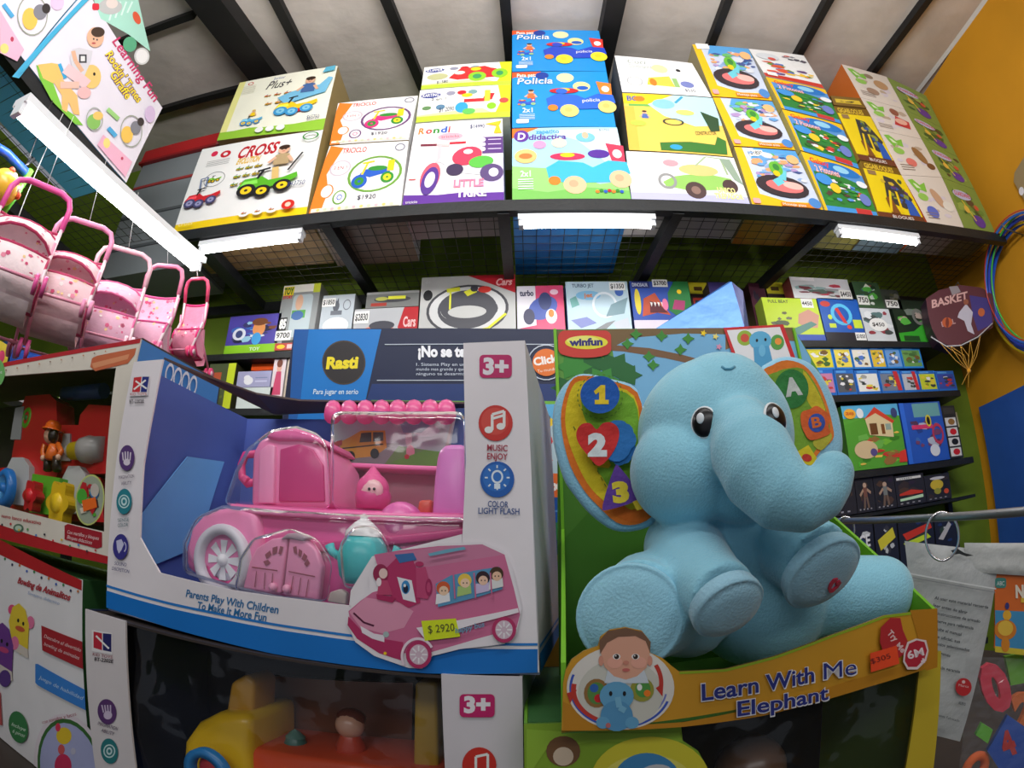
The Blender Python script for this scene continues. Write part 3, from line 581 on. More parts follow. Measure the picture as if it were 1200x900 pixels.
kl = ['topmost white carton with playing children, its side orange', 'second white carton from the top, a red toy picture on it', 'second white carton from the bottom, brown and pink pictures', 'lowest white carton with playing children, blue spot at its corner']
for k in range(4):
    a = k; mb_(kl[k]+', beside the green cartons', [kq[a], kr[a], kr[a+1], kq[a+1]], .3, (224, 214, 204), (225, 120, 50) if k == 0 else (200, 90, 50), a_kids(50+k, k), under=(170, 160, 150))
jr = [(1085, 112), (1104, 150), (1122, 184), (1142, 222), (1167, 274)]
jl = ['topmost green carton against the orange wall', 'second green carton from the top against the orange wall', 'third green carton from the top against the orange wall', 'lowest green carton with purple fruit against the orange wall']
for k in range(4):
    mb_(jl[k], [kr[k], jr[k], jr[k+1], kr[k+1]], .3, (128, 150, 70), (110, 120, 70), a_garden(60+k), under=(110, 110, 80))
# tall grey bin with a red lid in the left corner of the overhead shelf
P2 = PY(2.1)
q = [P2.hit(*p) for p in ((160, 207), (160, 272), (262, 262), (247, 175))]
tb = empty('storage_bin', (-2.25, 2.2, mz(-1.78)), 'tall grey storage bin with a red lid in the left corner of the overhead shelf', 'bin')
x0, x1, zt = q[0].x, -1.78, P2.hit(205, 185).z
m = MB(); m.prism([(x0+.02, 2.1, mz(-1.78)), (x1-.02, 2.1, mz(-1.78)), (x1-.02, 2.1, zt), (x0+.02, 2.1, zt)], (0, .35, 0), (135, 142, 146), (120, 126, 130))
for k in range(3): m.box(((x0+x1)/2, 2.097, mz(-1.78)+.2+.25*k), (x1-x0-.06, .01, .02), (170, 60, 60) if k == 2 else (90, 96, 100))
m.obj('body', SOFTPL, tb)
m = MB(); m.prism([(x0, 2.08, zt), (x1, 2.08, zt), (x1, 2.08, zt+.13), (x0, 2.08, zt+.13)], (0, .39, 0), (190, 30, 35), (170, 25, 30)); m.box(((x0+x1)/2, 2.075, zt+.005), (x1-x0, .02, .02), (150, 20, 28)); m.obj('lid', PLAST, tb)
m = MB(); m.box((x1-.12, 2.07, zt+.04), (.05, .02, .09), (225, 170, 170)); m.obj('latch', CLEAR, tb)
# giraffe rocker cartons on the left arm of the overhead shelf
PL = PXp(-1.75)
def px_quad(pl, *pts): return [pl.hit(*p) for p in pts]
def giraffe_art(f):
    T, L = f, None
    f.poly([(110, 0), (162, 0), (176, 60), (150, 40), (118, 22)], (170, 222, 205))
    for k in range(4): f.line([(128+k*7, 24-k*3), (134+k*7, 2)], 2, (215, 240, 232))
    f.ell(129, 8, 14, 9, (190, 190, 190)); f.ell(131, 4, 7, 6, (225, 210, 205)); f.rrect(108, 4, 116, 12, 2, 2, (215, 40, 60)); f.ell(160, 21, 4, 8, (220, 90, 60), rot=-.4); f.ell(152, 52, 8, 9, (90, 170, 130)); f.ell(166, 66, 9, 10, (205, 205, 205)); f.ell(166, 66, 7, 8, (238, 236, 236))
    f.textpx('Learning Fun', 131, 49, 180, 120, 11, (205, 60, 110), .015)
    f.textpx("Rockin' Tunes", 123, 64, 161, 121, 9, (110, 50, 110), .07); f.textpx("Rockin' Tunes", 123, 64, 161, 121, 9, (250, 225, 60), .02)
    f.textpx('Giraffe', 128, 87, 148, 117, 9, (110, 50, 110), .07); f.textpx('Giraffe', 128, 87, 148, 117, 9, (250, 225, 60), .02)
    f.poly([(42, 76), (50, 82), (62, 98), (72, 125), (88, 136), (97, 147), (88, 146), (60, 118), (46, 92)], (130, 200, 70))
    f.poly([(44, 76), (60, 74), (72, 76), (74, 92), (62, 98), (50, 92)], (240, 195, 110)); f.poly([(62, 96), (72, 92), (90, 112), (93, 135), (86, 134), (80, 120), (78, 132), (72, 128), (72, 112)], (240, 190, 120)); f.ell(107, 90, 11, 14, (240, 200, 120)); f.ell(110, 87, 1.5, 2, BK); f.line([(69, 75), (76, 92)], 4, (60, 165, 215))
    f.poly([(84, 58), (92, 56), (108, 60), (106, 72), (98, 90), (84, 80), (81, 66)], (215, 212, 220)); f.rect(92, 64, 101, 74, (60, 60, 66)); f.rect(94, 66, 99, 72, (225, 225, 225))
    f.line([(85, 60), (88, 72), (96, 84)], 5, SKIN); f.line([(76, 80), (92, 92), (102, 100)], 13, (235, 200, 205)); f.line([(70, 100), (92, 100)], 8, (232, 190, 175)); f.ell(98, 109, 8, 7, (235, 185, 185)); f.ell(111, 44, 10, 12, SKIN); f.ell(114, 38, 8, 6, (70, 50, 40)); f.ell(109, 46, 1, 1.3, BK, 6); f.ell(113, 47, 1, 1.3, BK, 6); f.ell(109, 51, 2.5, 1.2, (190, 80, 80), 8)
    f.ring(110, 140, 10, 14, .1, (170, 175, 170)); f.ell(109, 143, 8, 9, (140, 195, 100)); f.ell(114, 136, 6, 5, (240, 200, 110))
    f.ring(153, 154, 13, 19, .07, (160, 165, 150)); f.ell(148, 158, 7, 10, (240, 195, 90)); f.ell(158, 150, 6, 8, (130, 130, 140)); f.ell(164, 143, 4, 5, (60, 50, 50)); f.ell(175, 134, 6, 10, (215, 190, 225)); f.line([(125, 128), (138, 140)], 5, (160, 210, 130)); f.line([(126, 150), (135, 160)], 5, (80, 170, 220))
    f.poly([(120, 158), (154, 190), (146, 208), (113, 170)], (238, 180, 205)); f.ell(124, 168, 4, 6, (245, 220, 130)); f.ell(142, 186, 1.5, 2, (190, 60, 90))
q = px_quad(PL, (20, 89), (148, 214), (190, 126), (104, -60))
y0, y1 = q[0].y, q[1].y; z0, z1 = CZ+1.413, q[2].z
zb = mz(XA)-.004
def xbox(y0, y1, z0, z1, x, depth, col, side): 
    m = MB(); m.prism([(x, y0, z0), (x, y1, z0), (x, y1, z1), (x, y0, z1)], (-depth, 0, 0), col, side); return m
m = xbox(y0, y1, zb, z1, -1.75, .38, (232, 226, 238), (90, 180, 215)); f = Face(m, plane=PL); giraffe_art(f)
f.poly([(19, 88), (27, 84), (106, -3), (103, -8)], (70, 175, 215))
tag(m.obj('toy_box', CARD), 'white and mint carton with a child on a rocking giraffe above the long tube lamp', 'box', GA)
m = xbox(y0-.62, y0-.006, zb, z1, -1.752, .38, (232, 226, 238), (90, 180, 215)); f = Face(m, plane=PL)
f.ring(38, 18, 18, 24, .07, (160, 165, 150)); f.ell(35, 22, 9, 13, (240, 195, 90)); f.ell(47, 14, 8, 9, (130, 130, 140)); f.ell(54, 10, 5, 6, (50, 45, 45)); f.line([(4, 5), (15, 20)], 5, (80, 170, 220)); f.ell(67, 3, 8, 9, (225, 195, 225)); f.poly([(0, 12), (28, 58), (20, 72), (0, 62)], (240, 185, 210)); f.ell(5, 57, 5, 6, (245, 220, 130)); f.ell(14, 46, 2, 3, (190, 60, 90))
f.poly([(101, -4), (108, -4), (22, 92), (14, 90)], (80, 180, 220))
tag(m.obj('toy_box', CARD), 'white and pink carton at the upper left edge, beside the rocking giraffe carton', 'box', GA)
# ------------------------------------------------------------------ shelving along the back wall
YS = 2.35; SF = PY(YS)
Z1, Z2, Z3, Z4 = CZ+1.03, CZ+.722, CZ+.316, CZ-.22
sh = empty('back_shelf', (0.3, 2.5, 0), 'long dark shelving unit full of small toys along the back wall', 'shelf')
for z in (Z1, Z2, Z3, Z4, CZ-.75):
    m = MB(); m.box((.35, YS+.13, z-.023), (4.5, .30, .036), (0, 0, 0)); m.obj('shelf_board', STEEL, sh)
for x in (-1.88, -.7, .6, 2.585):
    m = MB(); m.box((x, YS+.25, (Z1+.1)/2), (.04, .03, Z1+.1), (0, 0, 0)); m.obj('upright', STEEL, sh)
def zq(q, z, pl=SF):
    """quad whose bottom edge is dropped to height z on the plane (TL,TR pixels; x of BR,BL pixels)"""
    return q
def sbox(label, tl, tr, z, depth, face, side, art=None, group='toy boxes on the back wall shelves', y=YS, xl=None, xr=None, name='toy_box', **k):
    """upright box on a shelf: top corners from pixels, base at z"""
    pl = PY(y); a, b = pl.hit(*tl), pl.hit(*tr); x0 = a.x; x1 = b.x; zt = min((a.z+b.z)/2, k.get('ztmax', 99))
    mb = MB(); P = [Vector((x0+.002, y, z+.001)), Vector((x1-.002, y, z+.001)), Vector((x1-.002, y, zt)), Vector((x0+.002, y, zt))]
    mb.prism(P, (0, depth, 0), face, side); f = Face(mb, P)
    if art: art(f)
    o = mb.obj(name, k.get('m') or CARD); tag(o, label, k.get('cat', 'box'), group)
    if k.get('tagtxt'):
        t = MB(); g = Face(t, P, base=.003); u, v, w, h = k['tagat']
        Q = [g.pt(u, v), g.pt(u+w, v), g.pt(u+w, v+h), g.pt(u, v+h)]
        t.prism(Q, (0, .0008, 0), (245, 245, 242), (220, 220, 220)); g2 = Face(t, Q, base=.0005); g2.text(k['tagtxt'], (.08, .25), (.92, .25), (.08, .8), (30, 30, 34), .02)
        tp = t.obj('price_tag', CARD, parent=o); tp['label'] = 'white handwritten price tag'
    return o, zt
def bz(n, cols, seed, **k):
    return lambda f: f.busy(.04, .04, .96, .96, n, cols, random.Random(seed), k.get('sz', .13))
def art_space(f):
    f.rect(0, 0, 1, .22, LIM); f.busy(.02, .2, .98, .9, 24, [(60, 60, 110), (230, 235, 240), (60, 110, 190), (120, 70, 40), (40, 40, 70), (150, 200, 220)], random.Random(3), .12); f.ell(.62, .62, .12, .2, (225, 150, 90)); f.ell(.62, .8, .15, .1, (120, 70, 40)); f.ell(.25, .5, .13, .16, (225, 230, 240)); f.ell(.25, .5, .07, .1, (60, 70, 120)); f.ell(.6, .36, .09, .16, (70, 160, 220)); f.text('TOY', (.5, .06), (.7, .06), (.5, .14), (225, 235, 220), .03)
sbox('lime and purple box with space toys at the left of the top back shelf', (270, 372), (331, 366), Z1, .2, (80, 70, 160), (90, 120, 60), art_space)
def art_toy(f):
    f.rect(0, .88, 1, 1, (238, 236, 225)); f.rect(.02, .84, .3, .98, (235, 215, 40)); f.text('TOY', (.03, .86), (.29, .86), (.03, .96), (60, 110, 40), .05); f.text('STORY', (.03, .79), (.29, .79), (.03, .84), (215, 50, 40), .05); f.rect(.82, .86, 1, 1, (205, 215, 60))
    f.rrect(.32, .2, .85, .84, .08, .06, (185, 200, 205)); f.ell(.5, .72, .1, .12, (225, 180, 150)); f.rect(.34, .48, .7, .6, (90, 170, 70)); f.ell(.5, .52, .16, .07, (70, 110, 170)); f.rect(.05, .3, .25, .5, (30, 30, 30)); f.text('85', (.06, .34), (.24, .34), (.06, .47), WH, .06); f.rect(.2, .05, .8, .16, (60, 60, 60))
sbox('tall grey and white blister card with a green figure and yellow corner logo', (333, 335), (377, 332), Z1, .12, (150, 155, 155), (200, 200, 200), art_toy, name='blister_pack', cat='package', tagtxt='9700', tagat=(0, .16, .42, .14))
sbox('silver box with a grey caped figure, beside the tall grey blister card', (379, 346), (417, 345), Z1, .12, (190, 200, 208), (160, 165, 170), lambda f: (f.ell(.45, .78, .1, .1, (90, 95, 105)), f.poly([(.38, .84), (.4, .95), (.45, .87), (.5, .95), (.52, .84)], (90, 95, 105)), f.rect(.3, .62, .65, .7, (110, 115, 125)), f.ell(.5, .42, .4, .16, (235, 240, 245)), f.rect(.35, .2, .8, .36, (120, 170, 150)), f.rect(.7, .2, .86, .34, (50, 80, 160)), f.ring(.78, .8, .12, .1, .2, (120, 125, 135))), tagtxt='$1850', tagat=(0, .78, .42, .16))
red_cars = lambda f: (f.poly([(.75, 0), (1, 0), (1, 1), (.78, 1), (.7, .5)], (190, 30, 40)), f.poly([(.1, .2), (.2, .5), (.5, .62), (.7, .4), (.66, .2)], (230, 120, 100)), f.ell(.45, .55, .2, .12, (70, 70, 80)), f.ell(.2, .3, .06, .14, BK), f.ell(.6, .28, .06, .14, BK), f.text('Cars', (.78, .5), (.97, .5), (.78, .75), (240, 200, 200), .03))
o, zt = sbox('flat grey and red box with an orange car, under a dark racing box', (416, 362), (491, 360), Z1, .2, (190, 192, 196), (120, 40, 40), red_cars, tagtxt='$2830', tagat=(.0, .62, .24, .32))
sbox('flat dark grey box with yellow track pieces, on the grey and red box', (430, 342), (492, 341), zt+.002, .2, (120, 122, 120), (90, 90, 90), lambda f: (f.rect(0, .85, 1, 1, (170, 172, 170)), f.ell(.5, .5, .35, .2, (70, 70, 74)), f.rect(.42, .5, .75, .7, (225, 225, 60)), f.ell(.3, .55, .12, .12, (190, 190, 90)), f.rect(.1, .1, .4, .3, (170, 60, 50))))
def art_track(f):
    f.poly([(.5, 1), (1, .72), (1, 1)], (190, 25, 40)); f.text('Cars', (.8, .84), (.97, .84), (.8, .94), (245, 190, 190), .03, .3)
    for k, c in enumerate(((70, 70, 76), (215, 215, 215), (74, 74, 82), (190, 190, 188))):
        f.ell(.5, .5, .43-.03*k-(.06 if k > 1 else 0), .36-.03*k-(.1 if k == 3 else .02 if k > 1 else 0), c, 30, rot=.12)
    f.ell(.52, .5, .3, .2, (74, 74, 82), 26); f.ell(.5, .46, .2, .09, (200, 200, 198), 26)
    f.line([(.12, .2), (.3, .15), (.5, .16), (.72, .22), (.9, .42)], .03, (225, 225, 50)); f.line([(.28, .78), (.42, .8)], .06, (225, 225, 50)); f.line([(.32, .5), (.32, .8)], .02, (225, 225, 60)); f.line([(.48, .72), (.58, .78)], .08, (225, 225, 50)); f.ell(.68, .78, .07, .05, (210, 50, 40)); f.ell(.57, .8, .04, .05, (60, 60, 70)); f.ell(.08, .72, .05, .08, BK); f.rect(.82, .07, .95, .14, (60, 60, 62)); f.text('8+', (.05, .9), (.1, .9), (.05, .94), (210, 210, 210))
sbox('wide grey box with an oval slot car race track, red corner', (494, 326), (604, 321), Z1, .12, (196, 196, 194), (140, 30, 40), art_track)
sbox('pink and white box with a blue toy scooter, beside the race track box', (605, 335), (660, 335), Z1, .12, (232, 228, 235), (200, 150, 170), lambda f: (f.poly([(.4, 1), (1, 1), (1, 0), (.1, 0), (.05, .25), (.4, .3)], (215, 65, 110)), f.text('turbo', (.06, .82), (.36, .82), (.06, .92), (60, 60, 90), .04), f.ell(.55, .6, .32, .2, (70, 90, 170), rot=.3), f.ell(.6, .72, .14, .16, (50, 60, 110)), f.ell(.25, .45, .12, .14, (60, 60, 90)), f.ell(.72, .45, .12, .13, (240, 240, 245)), f.ell(.72, .5, .06, .07, ORG), f.ell(.8, .88, .09, .05, (240, 200, 215))))
def art_jets(f):
    f.text('TURBO JET', (.1, .9), (.45, .9), (.1, .96), (70, 90, 120), .02); f.ell(.35, .76, .2, .08, (130, 190, 225)); f.text('jet', (.28, .73), (.42, .73), (.28, .8), (235, 130, 60), .03); f.ring(.6, .6, .2, .22, .18, (235, 242, 248)); f.poly([(.05, .35), (.3, .4), (.45, .3), (.2, .22)], (120, 130, 190)); f.poly([(.15, .05), (.6, .3), (.75, .34), (.5, .12)], (130, 132, 136)); f.poly([(.6, .4), (.7, .6), (.98, .72), (.9, .45)], (120, 150, 160)); f.poly([(.7, .3), (.95, .38), (.98, .2), (.8, .12)], (200, 205, 215)); f.poly([(.05, .7), (.15, .75), (.2, .6), (.08, .55)], (110, 170, 165)); f.ell(.55, .1, .06, .05, (230, 80, 90)); f.rect(.7, .02, .98, .16, (110, 130, 200)); f.ell(.85, .82, .07, .08, (60, 100, 180))
sbox('pale blue box with grey jet planes, beside the pink scooter box', (662, 330), (735, 330), Z1, .12, (186, 210, 222), (90, 130, 200), art_jets, tagtxt='$1350', tagat=(.7, .84, .26, .14))
def art_dino(f):
    f.rect(0, 0, 1, .34, (225, 215, 232)); f.rect(.02, .88, .33, 1, (40, 50, 120)); f.text('DINOSAUR', (.04, .91), (.3, .91), (.04, .97), (220, 225, 235), .02); f.ell(.1, .65, .05, .22, (225, 205, 60)); f.poly([(.15, .4), (.2, .7), (.4, .8), (.5, .6), (.62, .42), (.4, .46)], (190, 80, 50)); f.poly([(.28, .46), (.3, .66), (.45, .6), (.58, .46)], (90, 30, 40))
    for k in range(4): f.poly([(.3+.06*k, .64), (.34+.06*k, .63), (.32+.06*k, .56)], WH)
    f.poly([(.6, .5), (.62, .8), (.75, 1), (1, 1), (1, .4), (.8, .35)], (40, 120, 60)); f.poly([(.66, .52), (.72, .68), (.9, .66), (.86, .5)], (170, 60, 110)); f.ell(.82, .82, .04, .04, YEL); f.ell(.55, .6, .05, .1, (230, 120, 160))
sbox('blue box with an orange and a green roaring dinosaur', (737, 330), (806, 330), Z1, .12, (45, 80, 170), (40, 60, 120), art_dino, tagtxt='$3700', tagat=(.38, .9, .26, .13))
for x0, x1, l in ((806, 828, 'small yellow and black pack between the dinosaur box and the blue foil bag'), (896, 917, 'small yellow and black pack right of the blue foil bag')):
    sbox(l, (x0, 331), (x1, 331), Z1, .1, (230, 215, 50), (40, 40, 40), lambda f: (f.rect(0, .3, 1, .82, (60, 40, 40)), f.rect(.1, .36, .9, .76, (200, 60, 50)), f.rect(.2, .4, .8, .72, (40, 60, 70)), f.rect(.25, .87, .7, .93, (90, 60, 30))), name='blister_pack', cat='package', y=YS+.115)
sbox('dark violet box partly behind the blue foil bag', (829, 331), (852, 331), Z1, .1, (60, 50, 110), (40, 30, 60), bz(8, [(90, 80, 150), (40, 40, 80), (120, 110, 170)], 4))
sbox('dark red box right behind the blue foil bag', (876, 332), (895, 332), Z1, .1, (90, 40, 60), (60, 30, 40), bz(10, [(150, 60, 60), (50, 60, 110), (60, 50, 70)], 8), y=YS+.115)
# right half of the top shelf: a front row and boxes behind and above it
o, zt = sbox('lime green box with a toy catapult and a brown hand', (892, 350), (956, 349), Z1, .1, (195, 220, 60), (150, 170, 60), lambda f: (f.text('FULL BEAT', (.1, .88), (.46, .88), (.1, .95), (80, 90, 70), .02), f.rect(.7, .78, .92, 1, WH), f.text('4450', (.71, .84), (.9, .84), (.71, .93), BK, .02), f.poly([(.55, .4), (.6, .62), (.8, .74), (.98, .6), (.9, .3), (.7, .3)], (205, 150, 130)), f.busy(.05, .3, .5, .7, 8, [(110, 110, 80), (80, 90, 60), (150, 160, 100)], random.Random(9), .2), f.poly([(.3, .2), (.8, .45), (.9, .38), (.5, .12)], (90, 140, 130)), f.rect(0, 0, 1, .14, (60, 90, 180))))
sbox('white and red box with a motorcycle rider, standing above the lime green box', (925, 327), (992, 325), zt+.002, .1, (215, 215, 218), (150, 60, 70), lambda f: (f.busy(.02, .05, .98, .8, 22, [(190, 60, 80), (225, 225, 230), (90, 110, 100), (160, 160, 165), (120, 50, 60), (150, 180, 180)], random.Random(12), .15), f.rect(.02, .82, .4, .98, (240, 235, 238))), tagtxt='$4450', tagat=(.78, .05, .22, .42))
o, zt2 = sbox('blue box with a red race car loop and black base', (957, 350), (1004, 350), Z1, .1, (30, 90, 180), (30, 60, 120), lambda f: (f.rect(0, 0, 1, .2, (35, 35, 45)), f.ell(.5, .62, .26, .26, (90, 190, 230)), f.ell(.5, .62, .18, .18, (30, 90, 180)), f.poly([(.36, .75), (.44, .78), (.56, .5), (.6, .4), (.5, .42)], (210, 50, 50)), f.ell(.16, .86, .12, .07, (200, 70, 60)), f.rect(.72, .02, .98, .2, WH), f.text('$1050', (.74, .07), (.96, .07), (.74, .16), BK, .02), f.rect(.74, .3, .96, .5, (200, 220, 60)), f.ell(.2, .55, .05, .06, (200, 220, 60)), f.rect(.14, .3, .3, .4, (200, 220, 60)), f.ell(.62, .32, .06, .05, (220, 70, 50))))
o, zt3 = sbox('silver and white box with an oval price tag beside the blue loop box', (1006, 362), (1041, 361), Z1, .1, (205, 210, 215), (120, 125, 130), lambda f: (f.busy(.02, .02, .98, .98, 18, [(150, 60, 70), (90, 120, 120), (225, 228, 232), (70, 80, 80)], random.Random(15), .16), f.ell(.5, .5, .3, .2, WH), f.text('$450', (.3, .45), (.7, .45), (.3, .56), BK, .02)))
sbox('dark green box with a white robot, above the silver box', (997, 328), (1029, 333), zt3+.002, .09, (60, 90, 60), (40, 50, 40), bz(16, [(40, 60, 40), (90, 190, 70), (225, 230, 225), (70, 120, 120), (160, 60, 60)], 17, sz=.16), tagtxt='750', tagat=(.02, .1, .42, .35))
sbox('small dark grey box at the top right end of the top shelf', (1030, 338), (1052, 341), zt3+.002, .09, (70, 75, 70), (40, 50, 40), bz(10, [(110, 110, 100), (50, 60, 50), (90, 90, 60)], 19, sz=.2), tagtxt='750', tagat=(.1, .05, .7, .4))
sbox('black and green box with a leaping green monster truck, right end of top shelf', (1042, 352), (1086, 352), Z1, .1, (35, 50, 38), (30, 40, 30), lambda f: (f.poly([(0, 0), (1, 0), (1, .3), (.8, .5), (.4, .25), (0, .2)], (60, 170, 50)), f.busy(.05, .3, .95, .95, 14, [(50, 90, 50), (90, 180, 70), (120, 130, 120), (180, 160, 150), (35, 45, 40)], random.Random(21), .14), f.ring(.62, .6, .16, .2, .4, (120, 120, 115)), f.rect(.1, .02, .5, .14, (40, 80, 40))))
# second shelf: two rows of small blue packs
g2 = 'small blue figure packs on the second shelf'
xs1 = [938, 974, 995, 1017, 1034, 1053, 1077]; xs2 = [944, 976, 1000, 1028, 1054, 1074, 1095, 1117]
c1 = [(225, 215, 60), (240, 220, 90), (235, 230, 215), (225, 190, 60), (110, 160, 220), (110, 160, 90)]
zr = None
w1 = ['white bricks and a yellow castle', 'a yellow building vehicle', 'two small white figures', 'an orange brown robot', 'a pale blue helicopter', 'a green field']
w2 = ['a pink edge at the far left', 'a dark grey motorcycle', 'a white knight figure', 'a mottled silver robot', 'a red stripe on silver', 'a yellow flower picture', 'a dark blue top']
rb = random.Random(33)
for i in range(7):
    c = [(200, 130, 170), (90, 95, 105), (235, 235, 230), (120, 130, 150), (190, 195, 205), (200, 210, 60), (60, 80, 170)][i]
    def art(f, c=c, i=i): 
        f.rect(.06, .1, .94, .84, c); f.busy(.08, .1, .92, .84, 12, [(60, 70, 70), (235, 235, 240), tuple(int(v*.7) for v in c), (225, 205, 70), (200, 60, 60)], rb, .16); f.rect(.1, .87, .6, .96, (90, 160, 230))
        if i in (4, 3): f.poly([(.75, .1), (.95, .1), (.85, .95), (.65, .95)], (205, 50, 60))
    o, z_ = sbox('small blue pack with %s, lower row, second shelf' % w2[i], (xs2[i], 433+i*.3), (xs2[i+1], 433+i*.3), Z2, .1, (35, 110, 200), (30, 80, 160), art, g2, name='figure_pack', cat='package')
    zr = z_ if i == 2 else zr
for i in range(6):
    def art(f, c=c1[i], i=i):
        f.rect(.06, .08, .94, .84, c); f.busy(.08, .08, .92, .84, 12, [(70, 110, 60), (235, 235, 240), tuple(int(v*.75) for v in c), (120, 90, 50), (80, 120, 200)], rb, .16); f.rect(.1, .87, .6, .96, (90, 160, 230))
    sbox('small blue pack with %s, upper row, second shelf' % w1[i], (xs1[i], 405+i*.3), (xs1[i+1], 405+i*.3), zr+.006, .1, (40, 130, 215), (30, 80, 160), art, g2, name='figure_pack', cat='package')
# third shelf
def art_farm(f):
    f.rect(0, .8, 1, 1, (90, 180, 225)); f.poly([(0, 0), (1, 0), (1, .8), (.6, .85), (0, .7)], (85, 160, 55)); f.busy(.02, .02, .98, .6, 26, [(60, 130, 40), (120, 190, 60), (200, 60, 50), (240, 200, 90), (110, 180, 80), (150, 110, 60)], random.Random(41), .1)
    f.ell(.3, .3, .2, .14, (215, 190, 150)); f.poly([(.36, .78), (.4, .52), (.82, .46), (.84, .72), (.6, .9)], (225, 205, 160)); f.poly([(.33, .76), (.56, .96), (.88, .72), (.84, .68), (.56, .86)], (215, 70, 50)); f.rect(.42, .52, .55, .7, (110, 70, 40)); f.rect(.62, .52, .68, .68, (130, 80, 40)); f.rect(.7, .58, .8, .68, (150, 170, 160)); f.ell(.12, .87, .1, .08, (245, 180, 60)); f.ell(.29, .87, .06, .08, (235, 240, 245)); f.text('GRANJA', (.05, .85), (.19, .85), (.05, .9), (200, 60, 40), .03)
    f.poly([(.85, .05), (1, .05), (1, .25), (.88, .22)], (215, 60, 50)); f.ell(.9, .85, .06, .08, (60, 70, 120)); f.ell(.42, .25, .06, .06, (90, 80, 140)); f.line([(.15, .05), (.15, .12)], .03, (90, 190, 60))
sbox('large green box with a farmhouse with a red roof', (985, 477), (1051, 472), Z3, .14, (90, 165, 60), (60, 110, 50), art_farm)
sbox('blue box with a pirate ship playset, beside the farmhouse box', (1052, 472), (1101, 471), Z3, .14, (40, 90, 190), (30, 60, 150), lambda f: (f.rect(.3, .75, .95, .98, (110, 170, 175)), f.busy(.15, .1, .95, .75, 18, [(40, 70, 150), (120, 70, 110), (90, 60, 90), (180, 190, 210), (60, 110, 190)], random.Random(43), .12), f.rect(.2, .55, .7, .62, (215, 60, 110)), f.ell(.62, .68, .07, .1, (225, 205, 60)), f.ell(.62, .68, .04, .07, BK), f.ring(.8, .45, .14, .18, .3, (190, 60, 90)), f.ell(.66, .18, .12, .1, (215, 220, 230)), f.rect(0, 0, .1, 1, (50, 110, 220))))
sbox('narrow black and white strip box at the right end of the third shelf', (1102, 476), (1118, 475), Z3, .14, (40, 42, 45), (30, 30, 30), lambda f: [f.rect(.1, .04+.19*i, .9, .2+.19*i, (215, 215, 215)) or f.ell(.55, .12+.19*i, .25, .06, [RED, BK, RED, (150, 110, 60)][i]) for i in range(4)]+[f.rect(.1, .84, .9, .96, (60, 60, 60))], tagtxt=None)
# fourth shelf: dark action packs, two tiers
xs = [960, 1000, 1022, 1047, 1082, 1112]
dl = ['brown and grey soldiers', 'a pale skeleton figure', 'a grey armoured figure', 'a red and green striped racer', 'a yellow robot']
g4 = 'dark action figure packs on the fourth shelf'
zt4 = None
for i in range(5):
    x0, x1 = xs[i], xs[i+1]
    def art(f, i=i):
        r = random.Random(60+i); f.busy(.05, .05, .95, .95, 12, [(60, 50, 50), (35, 38, 45), (80, 60, 50), (50, 40, 60)], r, .18)
        for k in range(4): f.rect(.1+.2*k, .06, .18+.2*k, .1, (150, 150, 160))
        if i in (1, 2): f.ell(.5, .72, .1, .07, (190, 160, 140)); f.rect(.4, .4, .6, .66, (120, 80, 70) if i == 1 else (120, 125, 125)); f.line([(.45, .4), (.38, .1)], .1, (110, 90, 80)); f.line([(.56, .4), (.62, .1)], .1, (110, 90, 80)); f.line([(.4, .6), (.2, .45)], .08, (170, 140, 120)); f.line([(.6, .6), (.8, .5)], .08, (170, 140, 120))
        if i == 3: f.rect(.05, .85, .9, .93, (225, 225, 225)); f.poly([(.1, .4), (.5, .5), (.9, .42), (.9, .34), (.1, .34)], (200, 60, 45)); f.poly([(.1, .24), (.9, .3), (.9, .2), (.1, .16)], (190, 225, 190)); f.text('STREET', (.15, .865), (.6, .865), (.15, .91), BK)
        if i == 4: f.ell(.45, .6, .26, .2, (205, 180, 60)); f.ell(.45, .35, .14, .12, (150, 150, 60)); f.ell(.5, .85, .3, .06, (200, 200, 205)); f.ell(.8, .3, .1, .1, (205, 80, 50))
    sbox('dark box with %s, upper tier of the fourth shelf' % dl[i], (x0, 557-i*.3), (x1, 557-i*.3), CZ+.098, .12, (42, 42, 50), (30, 30, 34), art, g4, name='action_pack', cat='package')
dl2 = ['white police lettering', 'a yellow badge', 'a long red and green car', 'a dark blue base and silver rocket']
for i, (x0, x1) in enumerate(((975, 1022), (1023, 1050), (1051, 1093), (1094, 1122))):
    def art(f, i=i):
        f.busy(.05, .3, .95, .95, 8, [(40, 60, 110), (60, 60, 70), (190, 195, 200), (50, 70, 60)], random.Random(70+i), .16)
        if i == 0: f.text('POLICE', (.1, .45), (.9, .5), (.1, .66), (225, 228, 235), .03)
        if i == 1: f.poly([(.1, .6), (.8, .8), (.9, .6), (.2, .4)], (210, 200, 60))
        if i == 2: f.poly([(.1, .7), (.9, .85), (.95, .72), (.2, .55)], (205, 60, 45)); f.poly([(.1, .5), (.8, .62), (.9, .52), (.2, .4)], (200, 225, 60))
        if i == 3: f.poly([(.1, .5), (.6, .9), (.7, .8), (.3, .45)], (190, 190, 195))
    sbox('dark box with %s, lower tier of the fourth shelf' % dl2[i], (x0, 607), (x1, 607), Z4, .16, (36, 40, 56), (30, 30, 34), art, g4, y=YS-.005, ztmax=CZ+.072, name='action_pack', cat='package')
m = MB(); m.box((2.05, YS+.13, CZ+.086), (1.1, .24, .018), (0, 0, 0)); m.obj('shelf_board', STEEL, sh)
